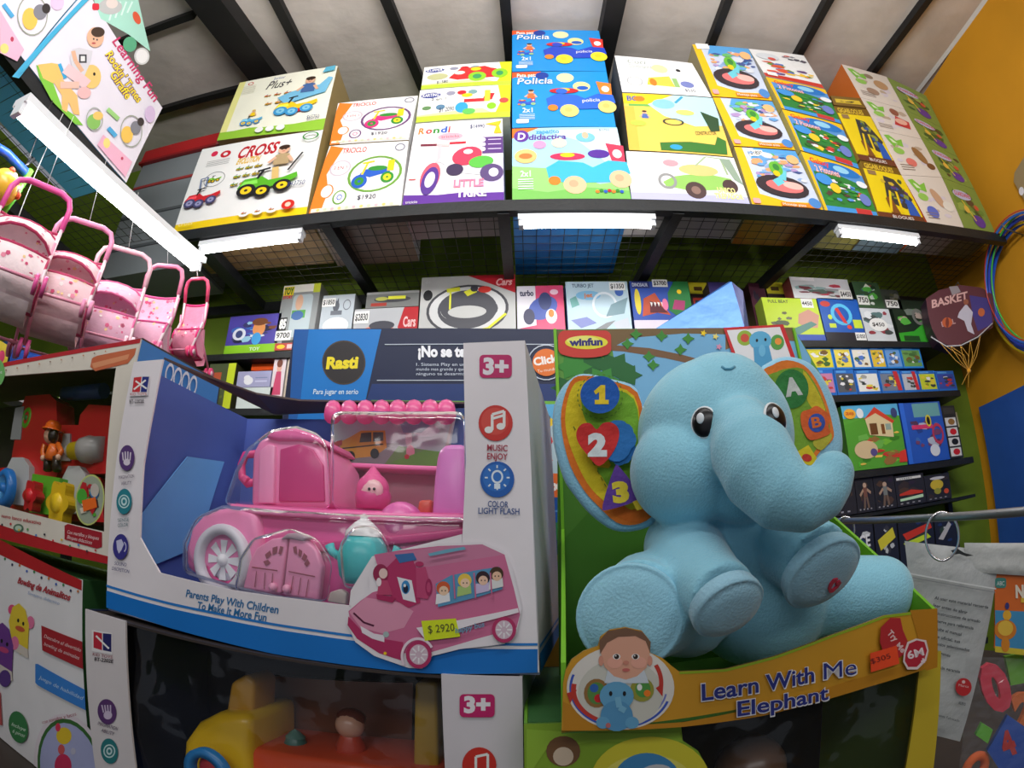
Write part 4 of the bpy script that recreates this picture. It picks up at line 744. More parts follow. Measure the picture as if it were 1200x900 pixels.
# left end of the second shelf
sbox('small dark box with a lime edge, left end of the second shelf', (246, 428), (278, 424), Z2, .1, (80, 90, 60), (60, 60, 40), lambda f: (f.rect(.72, 0, 1, 1, (205, 220, 50)), f.rect(.1, .5, .5, .8, (190, 90, 60)), f.busy(.1, .1, .7, .5, 6, [(60, 60, 50), (110, 120, 60)], RND, .15)))
o, zl = sbox('white box with pale green print, under the lilac box on the second shelf', (279, 455), (321, 453), Z2, .12, (215, 225, 222), (150, 160, 160), lambda f: (f.busy(.1, .1, .9, .7, 6, [(190, 210, 205), (160, 190, 190)], RND, .2),))
o, zl2 = sbox('lilac grey box with a white character picture, on the white box', (279, 436), (319, 434), zl+.002, .12, (165, 165, 200), (130, 130, 170), lambda f: (f.ell(.35, .4, .14, .26, (235, 235, 240)), f.ell(.3, .6, .1, .16, (235, 235, 240)), f.rect(.55, .3, .9, .4, (200, 200, 225)), f.rect(.55, .55, .9, .6, (120, 130, 170))))
sbox('narrow pink and white doll box standing on the second shelf', (322, 418), (337, 417), Z2, .1, (230, 215, 220), (200, 190, 190), lambda f: (f.ell(.5, .78, .2, .1, (225, 170, 150)), f.ell(.5, .86, .24, .08, (120, 60, 40)), f.poly([(.3, .7), (.7, .7), (.85, .25), (.15, .25)], (205, 70, 110)), f.rect(.35, .05, .6, .25, (225, 190, 200))))
sbox('narrow beige doll box next to the pink and white one', (338, 417), (349, 416), Z2, .1, (205, 190, 170), (190, 180, 160), lambda f: (f.ell(.5, .7, .3, .12, (120, 90, 60)), f.rect(.2, .1, .8, .5, (235, 235, 225))))
a_ = SF.hit(289, 431); bl = empty('toy_blaster', (a_.x+.05, YS+.06, zl2+.003), 'orange plastic toy blaster lying on the lilac box', 'toy')
m = MB(); z = zl2+.004; m.prism([(a_.x, YS+.05, z+.02), (a_.x+.13, YS+.05, z+.02), (a_.x+.17, YS+.05, z+.035), (a_.x+.17, YS+.05, z+.055), (a_.x, YS+.05, z+.06)], (0, .03, 0), (240, 90, 30), (220, 80, 30)); m.obj('barrel', PLAST, bl)
m = MB(); m.prism([(a_.x+.02, YS+.052, z), (a_.x+.05, YS+.052, z), (a_.x+.06, YS+.052, z+.025), (a_.x+.02, YS+.052, z+.025)], (0, .026, 0), (200, 60, 30), (180, 50, 30)); m.obj('grip', PLAST, bl)
# small red and yellow tray on top shelf edge
sbox('small red and yellow carton at the front edge under the tall blister card', (322, 403), (347, 401), Z1, .04, (190, 60, 50), (200, 180, 60), lambda f: (f.ell(.3, .5, .2, .3, YEL), f.rect(.6, .2, .95, .8, (225, 190, 190))), y=YS-.018)
# ------------------------------------------------------------------ blue foil bag behind the elephant carton
yb = 1.08; PB = PY(yb)
a, b, c, d = PB.hit(762, 389), PB.hit(856, 330), PB.hit(877, 332), PB.hit(889, 389)
zb = CZ-.02
FOIL = mat('blue_foil', rough=.38, metal=.25, spec=.6, bump=.45, bscale=9)
m = MB(); e = PB.hit(867, 389)
vs = [(a.x-.12, yb, zb), (e.x+.01, yb-.03, zb), (d.x+.01, yb+.06, zb), (a.x-.12, yb+.16, zb), (a.x, yb, a.z), (e.x, yb-.03, e.z), (d.x, yb+.05, d.z), (a.x, yb+.14, a.z), (b.x-.004, yb, b.z), (b.x+.004, yb+.002, b.z+.001), (c.x, yb+.04, c.z), (b.x, yb+.07, b.z)]
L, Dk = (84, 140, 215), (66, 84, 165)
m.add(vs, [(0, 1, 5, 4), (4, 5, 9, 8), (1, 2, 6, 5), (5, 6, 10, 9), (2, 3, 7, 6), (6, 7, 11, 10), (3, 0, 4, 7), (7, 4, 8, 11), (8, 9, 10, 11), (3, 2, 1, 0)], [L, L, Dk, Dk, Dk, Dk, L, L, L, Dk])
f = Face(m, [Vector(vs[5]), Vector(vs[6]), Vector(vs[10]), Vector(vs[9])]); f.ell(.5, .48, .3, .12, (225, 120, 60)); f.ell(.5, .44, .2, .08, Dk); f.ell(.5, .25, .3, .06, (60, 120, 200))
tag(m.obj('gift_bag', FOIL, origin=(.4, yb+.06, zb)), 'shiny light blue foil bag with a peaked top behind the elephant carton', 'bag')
m = MB(); m.box((.39, yb+.07, (CZ-.021+.951)/2), (.36, .22, CZ-.021-.951), (170, 140, 100)); tag(m.obj('stock_carton', CARD), 'plain brown stock carton under the blue foil bag', 'box')
# ------------------------------------------------------------------ things on and by the orange wall
bp = mat('blue_board', rough=.5, color=(38, 86, 170), vary=.12)
m = MB(); zt = CZ+.645; m.prism([(XR-.05, 2.50, .35), (XR-.05, .2, .35), (XR-.05, .2, zt), (XR-.05, 2.50, zt)], (.045, 0, 0), (0, 0, 0), (0, 0, 0)); tag(m.obj('wall_board', bp), 'large plain blue board against the orange wall', 'board')
HC = [((40, 100, 225), .015, .014, 'thick blue'), ((240, 210, 40), .045, .008, 'thin yellow'), ((55, 80, 200), .0, .015, 'dark blue'), ((70, 190, 80), -.05, .006, 'bright green'), ((60, 120, 225), -.015, .009, 'pale blue'), ((190, 50, 50), -.03, .004, 'thin red')]
for i, (c, dy, r, w) in enumerate(HC):
    m = MB(); cy, cz = 1.70+dy, CZ+1.115+.008*i; R = .385-.004*i
    m.tube([(2.93-.027*i, cy+R*math.cos(t), cz+R*math.sin(t)) for t in [2*math.pi*k/48 for k in range(48)]], r, c, 8, closed=True)
    tag(m.obj('hula_hoop', PLAST), '%s hula hoop in the bundle hanging on the orange wall' % w, 'hoop', 'hula hoops hung on the wall')
m = MB(); m.tube([(2.995, 1.70, CZ+1.46), (2.80, 1.70, CZ+1.475), (2.79, 1.70, CZ+1.51)], .006, (90, 90, 90), 8); tag(m.obj('wall_hook', PLAST), 'grey wall hook holding the hula hoops', 'hook')
m = MB(); m.prism([(XR-.03, 1.56, CZ+1.60), (XR-.03, 1.25, CZ+1.55), (XR-.03, 1.25, CZ+1.86), (XR-.03, 1.53, CZ+1.80), (XR-.03, 1.57, CZ+1.76)], (.025, 0, 0), (150, 130, 95), (120, 100, 70)); f = Face(m, plane=PXp(XR-.03)); f.ell(1197, 224, 3, 5, (225, 222, 230)); tag(m.obj('wall_sign', CARD), 'brown plate on the orange wall above the hoops', 'sign')
# basketball set in a printed bag with a net
PB2 = PV((2.42, 2.20), (2.86, 2.02))
bk = PB2.hit(1125, 370); root = empty('basketball_set', (bk.x, bk.y, bk.z-.2), 'dark red basketball set in a printed bag hanging by the orange wall', 'toy')
out = [(1085, 350), (1100, 340), (1125, 334), (1150, 337), (1163, 345), (1166, 368), (1163, 384), (1140, 396), (1118, 407), (1100, 400), (1092, 385), (1088, 370)]
m = MB(); F_ = [PB2.hit(*p) for p in out]; F_.reverse()
m.prism(F_, -PB2.n*.12, (95, 50, 58), (60, 35, 55)); f = Face(m, plane=PB2)
f.poly([(1136, 346), (1160, 350), (1163, 380), (1146, 388), (1140, 370)], (70, 60, 130)); f.poly([(1112, 336), (1122, 335), (1126, 342), (1116, 346)], (150, 140, 145)); f.textpx('BASKET', 1092, 361, 1136, 350, 9, (215, 170, 165), .03, .2); f.textpx('BALL', 1104, 383, 1120, 379, 6, (190, 150, 150), .02)
f.poly([(1124, 366), (1132, 356), (1140, 366), (1138, 380), (1142, 392), (1134, 388), (1130, 376), (1122, 372)], (195, 190, 205)); f.ell(1132, 354, 3, 3.5, (150, 90, 70)); f.ell(1150, 366, 4, 5, (190, 100, 60)); f.ell(1110, 378, 6, 6, (190, 90, 50)); f.ell(1110, 378, 2, 6, (120, 50, 40))
m.obj('printed_bag', CARD, root)
m = MB(); rn = [PB2.hit(*p)+PB2.n*.015 for p in ((1090, 396), (1108, 407), (1125, 406), (1145, 396), (1162, 380))]; m.tube(rn, .004, (200, 200, 205), 6); m.obj('rim', PLAST, root)
m = MB(); bt = PB2.hit(1134, 436)+PB2.n*.02
for k, p in enumerate(((1100, 402), (1112, 406), (1124, 405), (1136, 400), (1148, 394))):
    a = PB2.hit(*p)+PB2.n*.015; mid = PB2.hit(p[0]*.4+1132*.6, 424)+PB2.n*.018; m.tube([a, mid, bt], .0022, (215, 160, 60), 4)
    n2 = PB2.hit(p[0]*.4+1132*.6+5, 418)+PB2.n*.018; m.tube([a, n2, bt], .0022, (215, 160, 60), 4)
m.sph(bt, .014, (225, 160, 50), 8, 6)
for p in ((1126, 452), (1133, 455)): m.tube([bt, PB2.hit(*p)+PB2.n*.02], .0022, (215, 160, 60), 4)
m.obj('net', CLOTH, root)
m = MB(); m.tube([PB2.hit(1126, 336), PB2.hit(1128, 322)-PB2.n*.1, Vector((2.85, 2.45, CZ+1.39))], .003, (60, 60, 60), 5); m.obj('hanging_cord', CLOTH, root)
# socket on the wall
m = MB(); P_ = PXp(XR-.01); a, b = P_.hit(1131, 476), P_.hit(1138, 487); c = (2.78, YB-.012, CZ+.60); m.box(c, (.07, .02, .10), (205, 200, 150)); m.box((c[0], c[1]-.011, c[2]), (.045, .006, .06), (225, 222, 190)); tag(m.obj('wall_socket', PLAST), 'small cream wall socket on the green wall', 'socket')
# ------------------------------------------------------------------ display counter in front of the photographer
wood = mat('counter_wood', rough=.5, color=(58, 48, 42), vary=.3, vscale=12)
ct = empty('display_counter', (-.1, .95, 0), 'brown display counter under the stacked toy boxes', 'counter')
CT = .95
m = MB(); m.box((-.1, .93, CT-.02), (3.0, 1.16, .04), (0, 0, 0)); m.obj('countertop', wood, ct)
for x in (-1.54, 1.34):
    m = MB(); m.box((x, .95, (CT-.04)/2), (.04, 1.08, CT-.04), (0, 0, 0)); m.obj('side_panel', wood, ct)
m = MB(); m.box((-.1, 1.44, (CT-.04)/2), (2.8, .03, CT-.04), (0, 0, 0)); m.obj('back_panel', wood, ct)
# ------------------------------------------------------------------ doll strollers hanging under the long lamp
FAB = mat('printed_pink_fabric', rough=.85, spec=.2, bump=.4, bscale=22, sheen=.3, vary=.12, vscale=20)
def sheet(m, rows, col, fn=None):
    n = len(rows[0]); vs = [p for r in rows for p in r]
    fs = [(i*n+j, i*n+j+1, (i+1)*n+j+1, (i+1)*n+j) for i in range(len(rows)-1) for j in range(n-1)]
    m.add(vs, fs, col, True)
def stroller(top, rz, tilt, fab, trim, foam, label, s=1.0, canopy=True, folded=0.0, seed=1):
    """hangs by its handle; local a = across, b = forwards, z down from the top"""
    rm = Matrix.Rotation(rz, 3, 'Z') @ Matrix.Rotation(tilt, 3, 'X')
    T = Vector(top)
    def L(a, b, z): return T+rm @ Vector((a*s, -b*s, z*s))
    w = .115*(1-.45*folded)
    r = empty('doll_stroller', T, label, 'stroller', 'pink doll strollers hanging under the long lamp')
    m = MB()
    arch = [L(-w, 0, -.13), L(-w, 0, -.05), L(-w*.86, 0, -.015), L(-w*.55, 0, 0), L(w*.55, 0, 0), L(w*.86, 0, -.015), L(w, 0, -.05), L(w, 0, -.13)]
    m.tube(arch, .0105*s, foam, 10); m.obj('handle', SOFTPL, r)
    for sx in (-1, 1):
        m = MB(); m.tube([L(sx*w, 0, -.12), L(sx*w, .01, -.22), L(sx*w*1.05, .15, -.40)], .0065*s, (246, 222, 230), 8); m.obj('frame_tube', PLAST, r)
        m = MB(); m.tube([L(sx*w, .03, -.20), L(sx*w, .03, -.33), L(sx*w*1.05, -.06, -.50)], .0065*s, (232, 150, 178), 8); m.obj('frame_tube', PLAST, r)
        for bb, zz in ((.15, -.40), (-.06, -.50)):
            m = MB()
            for dx in (-.013, .013):
                c = L(sx*w*1.05+dx, bb, zz-.01); ax = (L(1, 0, 0)-L(0, 0, 0)).normalized()
                m.lathe(c-ax*.006*s, ax, [(0, 0), (0, .03*s), (.012*s, .03*s), (.012*s, 0)], [trim, foam, trim], 16)
                m.lathe(c-ax*.008*s, ax, [(0, 0), (0, .014*s), (.016*s, .014*s), (.016*s, 0)], (240, 200, 215), 10)
            m.obj('wheel', PLAST, r)
    m = MB()
    for bb, zz in ((.15, -.40), (-.06, -.50)):
        m = MB(); m.tube([L(-w, bb, zz), L(w, bb, zz)], .005*s, (232, 150, 178), 6); m.obj('axle', PLAST, r)
    rr = random.Random(seed)
    m = MB(); prof = [(-.01, -.14), (.0, -.19), (.012, -.24), (.03, -.28), (.075, -.285), (.10, -.32), (.105, -.37), (.08, -.42), (.02, -.44)]
    rows = [[L(a*w*1.02, b+.03*(1-a*a)*(1 if i > 3 else -.4), z-.006*(1-a*a)) for a in (-1, -.6, -.2, .2, .6, 1)] for i, (b, z) in enumerate(prof)]
    sheet(m, rows, fab); rows2 = [[p+Vector((-.003, .004, -.002)) for p in rw] for rw in rows]; sheet(m, rows2, tuple(int(c*.92) for c in fab))
    for e_ in (0, 5): sheet(m, [[rows[i][e_] for i in (4, 5, 6, 7, 8)], [L((-1 if e_ == 0 else 1)*w*1.0, .0, z) for z in (-.28, -.31, -.35, -.40, -.43)]], fab)
    m.tube(rows[0], .005, trim, 6); m.tube(rows[4], .005, trim, 6)
    for sx in (0, 5): m.tube([rw[sx] for rw in rows], .005, trim, 6)
    m.tube(rows[-1], .006, trim, 6)
    for k in range(90):                                        # little flowers of the print
        i = rr.randrange(len(rows)-1); j = rr.randrange(5); u, v = rr.random(), rr.random()
        p = (rows[i][j]*(1-u)+rows[i][j+1]*u)*(1-v)+(rows[i+1][j]*(1-u)+rows[i+1][j+1]*u)*v
        n = (rows[i][j+1]-rows[i][j]).cross(rows[i+1][j]-rows[i][j]).normalized()
        if n.z < 0: n = -n
        q = rr.uniform(.004, .009); e1 = (rows[i][j+1]-rows[i][j]).normalized(); e2 = n.cross(e1)
        m.add([p+n*.0012+e1*q*math.cos(t*1.2566)+e2*q*math.sin(t*1.2566) for t in range(5)], [(0, 1, 2, 3, 4)], rr.choice([(232, 110, 150), (250, 238, 240), (240, 150, 175), (250, 215, 160), (215, 90, 130)]))
    m.obj('seat', FAB, r)
    if canopy:
        m = MB(); rows = []
        for i in range(7):
            t = i/6*1.5; rows.append([L(w*1.04*math.sin(g), .0+(.10*math.sin(t))*max(.1, math.cos(g)), -.19-.07*math.sin(t)+.05*math.cos(g)*math.cos(t*.5)) for g in [-1.57+3.14*k/8 for k in range(9)]])
        sheet(m, rows, fab); sheet(m, [[p+Vector((0, 0, -.004)) for p in rw] for rw in rows], fab)
        m.tube(rows[-1], .005, trim, 6); m.tube(rows[0], .004, trim, 6)
        for k in range(26):
            i = rr.randrange(6); j = rr.randrange(8); p = (rows[i][j]+rows[i+1][j+1])/2; n = (rows[i][j+1]-rows[i][j]).cross(rows[i+1][j]-rows[i][j])
            if n.length < 1e-9: continue
            n.normalize(); n = n if n.z > 0 else -n; q = rr.uniform(.004, .008); e1 = (rows[i][j+1]-rows[i][j]).normalized(); e2 = n.cross(e1)
            m.add([p+n*.002+e1*q*math.cos(t*1.2566)+e2*q*math.sin(t*1.2566) for t in range(5)], [(0, 1, 2, 3, 4)], rr.choice([(232, 110, 150), (250, 240, 242), (225, 120, 160)]))
        m.obj('canopy', FAB, r)
    m = MB(); rows = [[L(a*w*.9, b, z) for a in (-1, -.5, 0, .5, 1)] for b, z in ((-.04, -.42), (-.02, -.47), (.06, -.48), (.10, -.44))]; sheet(m, rows, fab); m.obj('basket', FAB, r)
    m = MB(); m.tube([L(0, 0, .008), Vector((-1.47, T.y, CZ+1.25))], .0012, (220, 220, 220), 4); m.obj('hanging_string', PLAST, r)
    return r
SP = PXp(-1.4)
_u1, _u2 = (246, 205, 215), (240, 175, 195)
stroller(SP.hit(54, 219), .95, -.10, (250, 232, 236), (190, 60, 100), (238, 90, 165), 'pink doll stroller with a hot pink foam handle, first and nearest of the row', .95, seed=1)
stroller(SP.hit(104, 262), .80, -.12, (246, 208, 216), (205, 80, 120), (240, 150, 190), 'pink flowered doll stroller, second in the row under the lamp', .92, seed=2)
stroller(SP.hit(150, 294), .72, .05, (240, 190, 215), (225, 110, 160), (246, 196, 210), 'pale pink doll stroller with a rounded canopy, third in the row', .92, seed=3)
stroller(SP.hit(196, 312), .35, .12, (245, 188, 214), (225, 90, 150), (240, 140, 175), 'half folded pink doll stroller, fourth in the row, at the lamp end', .9, canopy=False, folded=.5, seed=4)
stroller(SP.hit(232, 327), .1, .3, (240, 150, 180), (225, 50, 120), (222, 75, 115), 'folded dark pink doll stroller, last in the row, at the end of the lamp', .8, canopy=False, folded=.8, seed=5)
# more stock at the left edge
LP2 = PXp(-1.62)
g = LP2.hit(20, 210); r = empty('activity_frame', g, 'blue and green toy frame with a yellow ball at the left edge below the lamp', 'toy')
m = MB(); m.tube([LP2.hit(-12, 168), LP2.hit(8, 180), LP2.hit(30, 202)], .017, (40, 90, 215), 8); m.obj('blue_bar', PLAST, r)
m = MB(); m.tube([LP2.hit(36, 200), LP2.hit(18, 230), LP2.hit(-6, 262)], .013, (110, 215, 70), 8); m.obj('green_bar', PLAST, r)
m = MB(); m.sph(LP2.hit(-2, 222)+Vector((.03, 0, 0)), .062, (245, 190, 60), 16, 12)
for k in range(5): m.sph(LP2.hit(2+k*1.6, 206+k*7)+Vector((.075-.006*abs(k-2), 0, 0)), .014, [(240, 90, 50), (250, 240, 230)][k % 2], 8, 6)
m.obj('ball', PLAST, r)
m = MB(); m.tube([LP2.hit(24, 199), LP2.hit(40, 186)], .006, (40, 40, 44), 6); m.tube([LP2.hit(30, 196), Vector((-1.72, LP2.hit(30, 196).y, CZ+1.43))], .003, (40, 40, 44), 5); m.obj('hook', PLAST, r)
g = LP2.hit(10, 312); r = empty('stacking_toy', g, 'red ball toy with a green block on top hanging at the left edge', 'toy')
m = MB(); m.sph(LP2.hit(8, 313), .045, (215, 25, 45), 18, 12); m.obj('red_ball', PLAST, r)
m = MB(); m.box(LP2.hit(2, 304)+Vector((.05, 0, 0)), (.05, .07, .05), (60, 175, 70), Matrix.Rotation(.3, 3, 'Z')); m.box(LP2.hit(0, 297)+Vector((.05, 0, 0)), (.04, .05, .012), (235, 240, 235), Matrix.Rotation(.3, 3, 'Z')); m.obj('green_block', PLAST, r)
m = MB(); m.tube([LP2.hit(6, 300), Vector((-1.72, LP2.hit(6, 300).y, CZ+1.43))], .002, (220, 220, 220), 4); m.obj('hanging_string', PLAST, r)
# low left rack with bright packages behind the red framed box
rk = empty('side_rack', (-1.95, 1.25, 0), 'low dark rack of bright packages behind the left boxes', 'shelf')
zr_ = CZ+.40
m = MB(); m.box((-2.02, 1.3, zr_-.02), (.5, 1.3, .03), (0, 0, 0)); m.obj('shelf_board', STEEL, rk)
for y in (.68, 1.92):
    m = MB(); m.box((-2.2, y, (zr_-.03)/2), (.05, .04, zr_-.03), (0, 0, 0)); m.obj('upright', STEEL, rk)
def lbox(label, y0, y1, h, x, col, side, art, d=.12, nm='toy_box'):
    m = MB(); P = [Vector((x, y0, zr_)), Vector((x, y1, zr_)), Vector((x, y1, zr_+h)), Vector((x, y0, zr_+h))]
    m.prism(P, (-d, 0, 0), col, side); f = Face(m, P); art(f); tag(m.obj(nm, CARD), label, 'box', 'bright packages on the low side rack')
lbox('blue package with a white sail shape on the low side rack', 1.12, 1.32, .20, -1.80, (35, 90, 190), (30, 70, 150), lambda f: (f.poly([(.1, .3), (.9, .9), (.95, .2)], (60, 130, 220)), f.rect(.05, .0, .9, .1, (230, 220, 230))))
lbox('yellow and turquoise package with a duck at the left edge', .98, 1.11, .17, -1.80, (235, 215, 70), (200, 200, 60), lambda f: (f.ell(.5, .4, .35, .3, (60, 180, 210)), f.ell(.35, .65, .2, .2, (240, 225, 80)), f.ell(.75, .7, .12, .14, (225, 70, 120)), f.rect(.0, .8, .4, 1, (230, 235, 240))))
lbox('black and lime package beside the blue sail package', 1.34, 1.50, .17, -1.80, (45, 50, 40), (40, 40, 40), lambda f: (f.ell(.4, .5, .3, .3, (90, 130, 50)), f.ell(.6, .4, .16, .2, (225, 230, 225)), f.ell(.6, .4, .08, .1, (60, 60, 50))))
lbox('dark grey package at the far end of the low side rack', 1.52, 1.75, .24, -1.80, (60, 66, 60), (60, 60, 60), lambda f: f.busy(.05, .05, .95, .95, 8, [(90, 110, 60), (50, 50, 50), (120, 120, 110)], RND, .2))
# black shopping bag on the mezzanine arm
# ------------------------------------------------------------------ red framed window box with a toy workshop (left foreground)
PRB = PV((-1.11, .67), (-.576, .584)); nR = PRB.n
def PF(pl, pts): return [pl.hit(*p) for p in pts]
rb_ = empty('toy_box', (PRB.hit(60, 640).x, PRB.hit(60, 640).y+.08, PRB.hit(60, 650).z), 'cream and red window carton with a toy workshop behind its open front', 'box')
m = MB()
def strip(m, pl, outer, inner, col, th=.003):
    """a card panel with a cut-out: outer and inner outlines walked side by side"""
    A = PF(pl, outer); B = PF(pl, inner); d = -pl.n*th; n = len(A)
    for i in range(n-1):
        q = [A[i], A[i+1], B[i+1], B[i]]
        m.add(q+[p+d for p in q], [(0, 1, 2, 3), (7, 6, 5, 4), (0, 4, 5, 1), (1, 5, 6, 2), (2, 6, 7, 3), (3, 7, 4, 0)], col)
cream = (226, 218, 205)
strip(m, PRB, [(-90, 452), (0, 426), (165, 397), (128, 660), (0, 630), (-90, 600)], [(-90, 480), (0, 441), (136, 431), (122, 623), (0, 592), (-90, 570)], cream)
f = Face(m, plane=PRB, step=.00008)
f.poly([(-90, 452), (0, 426), (165, 397), (164, 402), (0, 431), (-90, 457)], (190, 45, 55)); f.poly([(-90, 588), (0, 615), (127, 652), (127, 661), (0, 631), (-90, 601)], (185, 35, 45))
f.poly([(108, 420), (114, 417), (160, 408), (158, 416), (150, 426), (112, 435), (106, 430)], (205, 110, 75)); f.poly([(108, 426), (152, 415), (150, 421), (110, 432)], (225, 150, 110))
f.poly([(76, 616), (80, 614), (120, 624), (120, 641), (114, 643), (76, 632)], (165, 35, 50)); f.textpx('Con martillos y bloques', 79, 625, 116, 633, 4, (235, 200, 200), .01); f.textpx('Bloques didacticos', 79, 631, 108, 638, 4, (235, 200, 200), .01)
f.textpx('nuevo banco educativo', 2, 606, 48, 615, 4, (190, 70, 80), .01); f.ell(22, 619, 6, 5, (90, 120, 100)); f.ell(22, 619, 4, 3, (190, 210, 190))
for k in range(12): f.ell(3+k*10, 615+k*3.1-4*(k % 2), 1.2, 1.5, [(60, 60, 70), (205, 60, 70), (230, 190, 60), (80, 150, 90), (80, 130, 200)][k % 5], 6)
for k in range(10): f.ell(8+k*13, 434-k*2.4, .9, .9, [(120, 80, 60), (200, 120, 70)][k % 2], 6)
f.ell(-2, 437, 9, 16, (120, 190, 110)); f.textpx('nene', -4, 440, 4, 438, 4, (240, 245, 240))
m.obj('front_panel', CARDFG, rb_)
dp = -nR*.20; TLb, TRb, BRb, BLb = PF(PRB, [(-90, 452), (165, 397), (128, 660), (-90, 600)])
BLb.z = BRb.z = PRB.hit(128, 660).z
def panel(name, pts, d, c, par, mt=CARDFG, art=None):
    m = MB(); m.prism(pts, d, c, c)
    if art: art(m)
    return m.obj(name, mt, par)
eps = -nR*.0035
panel('right_side', [TRb+eps, BRb+eps, BRb+dp, TRb+dp], nR.cross(Vector((0, 0, 1)))*.003, (70, 135, 205), rb_)
m = MB(); q = [TRb+eps, BRb+eps, BRb+dp, TRb+dp]; off = Vector((.0035, 0, 0)); f = Face(m, [q[0]+off, q[0]+off+(dp-eps), q[0]+off+(dp-eps)+Vector((0, 0, -.1)), q[0]+off+Vector((0, 0, -.1))])
for k in range(4): f.ring(.35+.1*k, .3, .05, .18, .3, (225, 230, 240), 12)
f.line([(.2, .62), (.8, .62)], .05, (235, 238, 245)); m.obj('side_print', CARDFG, rb_)
panel('back_panel', [BLb+dp, BRb+dp, TRb+dp, Vector((TLb.x, TLb.y, TRb.z))+dp], -nR*.003, (60, 50, 52), rb_)
panel('bottom_panel', [BLb+eps, BRb+eps, BRb+dp, BLb+dp], Vector((0, 0, -.003)), (150, 140, 130), rb_)
panel('top_panel', [TLb+eps, TLb+dp, TRb+dp, TRb+eps], Vector((0, 0, .003)), (80, 62, 55), rb_)
# toy workshop inside
ws = empty('toy_workshop', (PRB.hit(60, 600)-nR*.08), 'red toy workshop with coloured wheels inside the cream window carton', 'toy')
Pm = PRB.back(.10); Pn = PRB.back(.055)
RB = (225, 36, 48)
m = MB()
m.prism(PF(Pm, [(-60, 600), (122, 612), (118, 560), (92, 548), (30, 545), (-60, 555)]), -nR*.06, RB, (150, 24, 32))
m.prism(PF(PRB.back(.09), [(10, 560), (66, 560), (70, 545), (66, 470), (58, 462), (30, 464), (24, 480)]), -nR*.05, (225, 40, 50), (190, 30, 40))
m.prism(PF(PRB.back(.09), [(72, 555), (136, 555), (136, 476), (104, 474), (94, 486), (92, 498), (72, 498)]), -nR*.05, (225, 40, 50), (190, 30, 40))
m.prism(PF(PRB.back(.088), [(12, 515), (24, 515), (28, 476), (18, 478)]), -nR*.01, (190, 190, 190), (150, 150, 150))
m.prism(PF(PRB.back(.086), [(70, 540), (82, 540), (82, 508), (74, 508)]), -nR*.01, (200, 205, 205), (150, 150, 150))
m.obj('body', PLAST, ws)
def disc(name, c, r, th, cols, par, pl, squash=1, holes=0, mt=PLAST, prof=None):
    m = MB(); C = pl.hit(*c); m.lathe(C, pl.n, prof or [(0, r*1.0), (th*.6, r), (th, r*.85), (th, r*.55), (th*.5, r*.5), (th*.5, r*.25), (th*1.1, r*.22), (th*1.1, 0)], cols, 24); return m.obj(name, mt, par)
k7 = [(40, 120, 200)]*3+[(90, 170, 225)]*2+[(40, 120, 200)]*2
disc('blue_wheel', (10, 573), .042, .02, k7, ws, Pn)
disc('green_ring', (35, 491), .026, .012, [(110, 195, 50)]*3+[(60, 150, 60)]*4, ws, PRB.back(.10))
m = MB(); pl = Pn; P_ = PF(pl, [(34, 600), (66, 604), (70, 560), (38, 555)]); m.prism(P_, -nR*.03, (105, 190, 50), (80, 160, 40)); m.obj('green_plate', PLAST, ws)
def flower(name, c, r, col, par, pl, th=.02):
    m = MB(); C = pl.hit(*c); u = Vector((0, 0, 1)).cross(pl.n).normalized(); w = Vector((0, 0, 1))
    pts = [C+(u*math.cos(t)+w*math.sin(t))*r*(1+.16*math.cos(6*t)) for t in [2*math.pi*k/48 for k in range(48)]]
    m.prism([p+pl.n*th for p in pts], -pl.n*th, col, tuple(int(v*.9) for v in col)); m.lathe(C+pl.n*th, pl.n, [(0, r*.5), (.006, r*.42), (.006, 0)], tuple(min(255, int(v*1.1)) for v in col), 16); m.obj(name, PLAST, par)
flower('red_gear', (44, 583), .027, (205, 30, 45), ws, PRB.back(.045)); flower('yellow_gear', (77, 592), .036, (238, 196, 40), ws, PRB.back(.045))
for (c, w) in (((22, 560), 0), ((88, 570), 1)):
    m = MB(); m.prism(PF(PRB.back(.075), [(c[0]-14, c[1]+30), (c[0]+12, c[1]+33), (c[0]+12, c[1]-14), (c[0]+5, c[1]-24), (c[0]-8, c[1]-24), (c[0]-15, c[1]-10)]), -nR*.02, (205, 205, 205), (170, 170, 170)); m.obj('grey_bracket', PLAST, ws)
m = MB(); a, b = PRB.back(.07).hit(80, 529), PRB.back(.09).hit(122, 526); ax = (b-a).normalized(); L = (b-a).length
m.lathe(a, ax, [(0, .0), (0, .012), (L*.1, .012), (L*.1, .016), (L*.4, .018), (L*.42, .023), (L*.65, .026), (L*.7, .024), (L, .022), (L, 0)], [(200, 205, 210)]*3+[(235, 205, 40)]+[(180, 176, 172)]*5, 20); m.obj('cannon', PLAST, ws)
m = MB(); m.cyl(PRB.back(.13).hit(76, 462), PRB.back(.13).hit(122, 458), .016, (50, 90, 160), 14); m.obj('blue_roller', PLAST, ws)
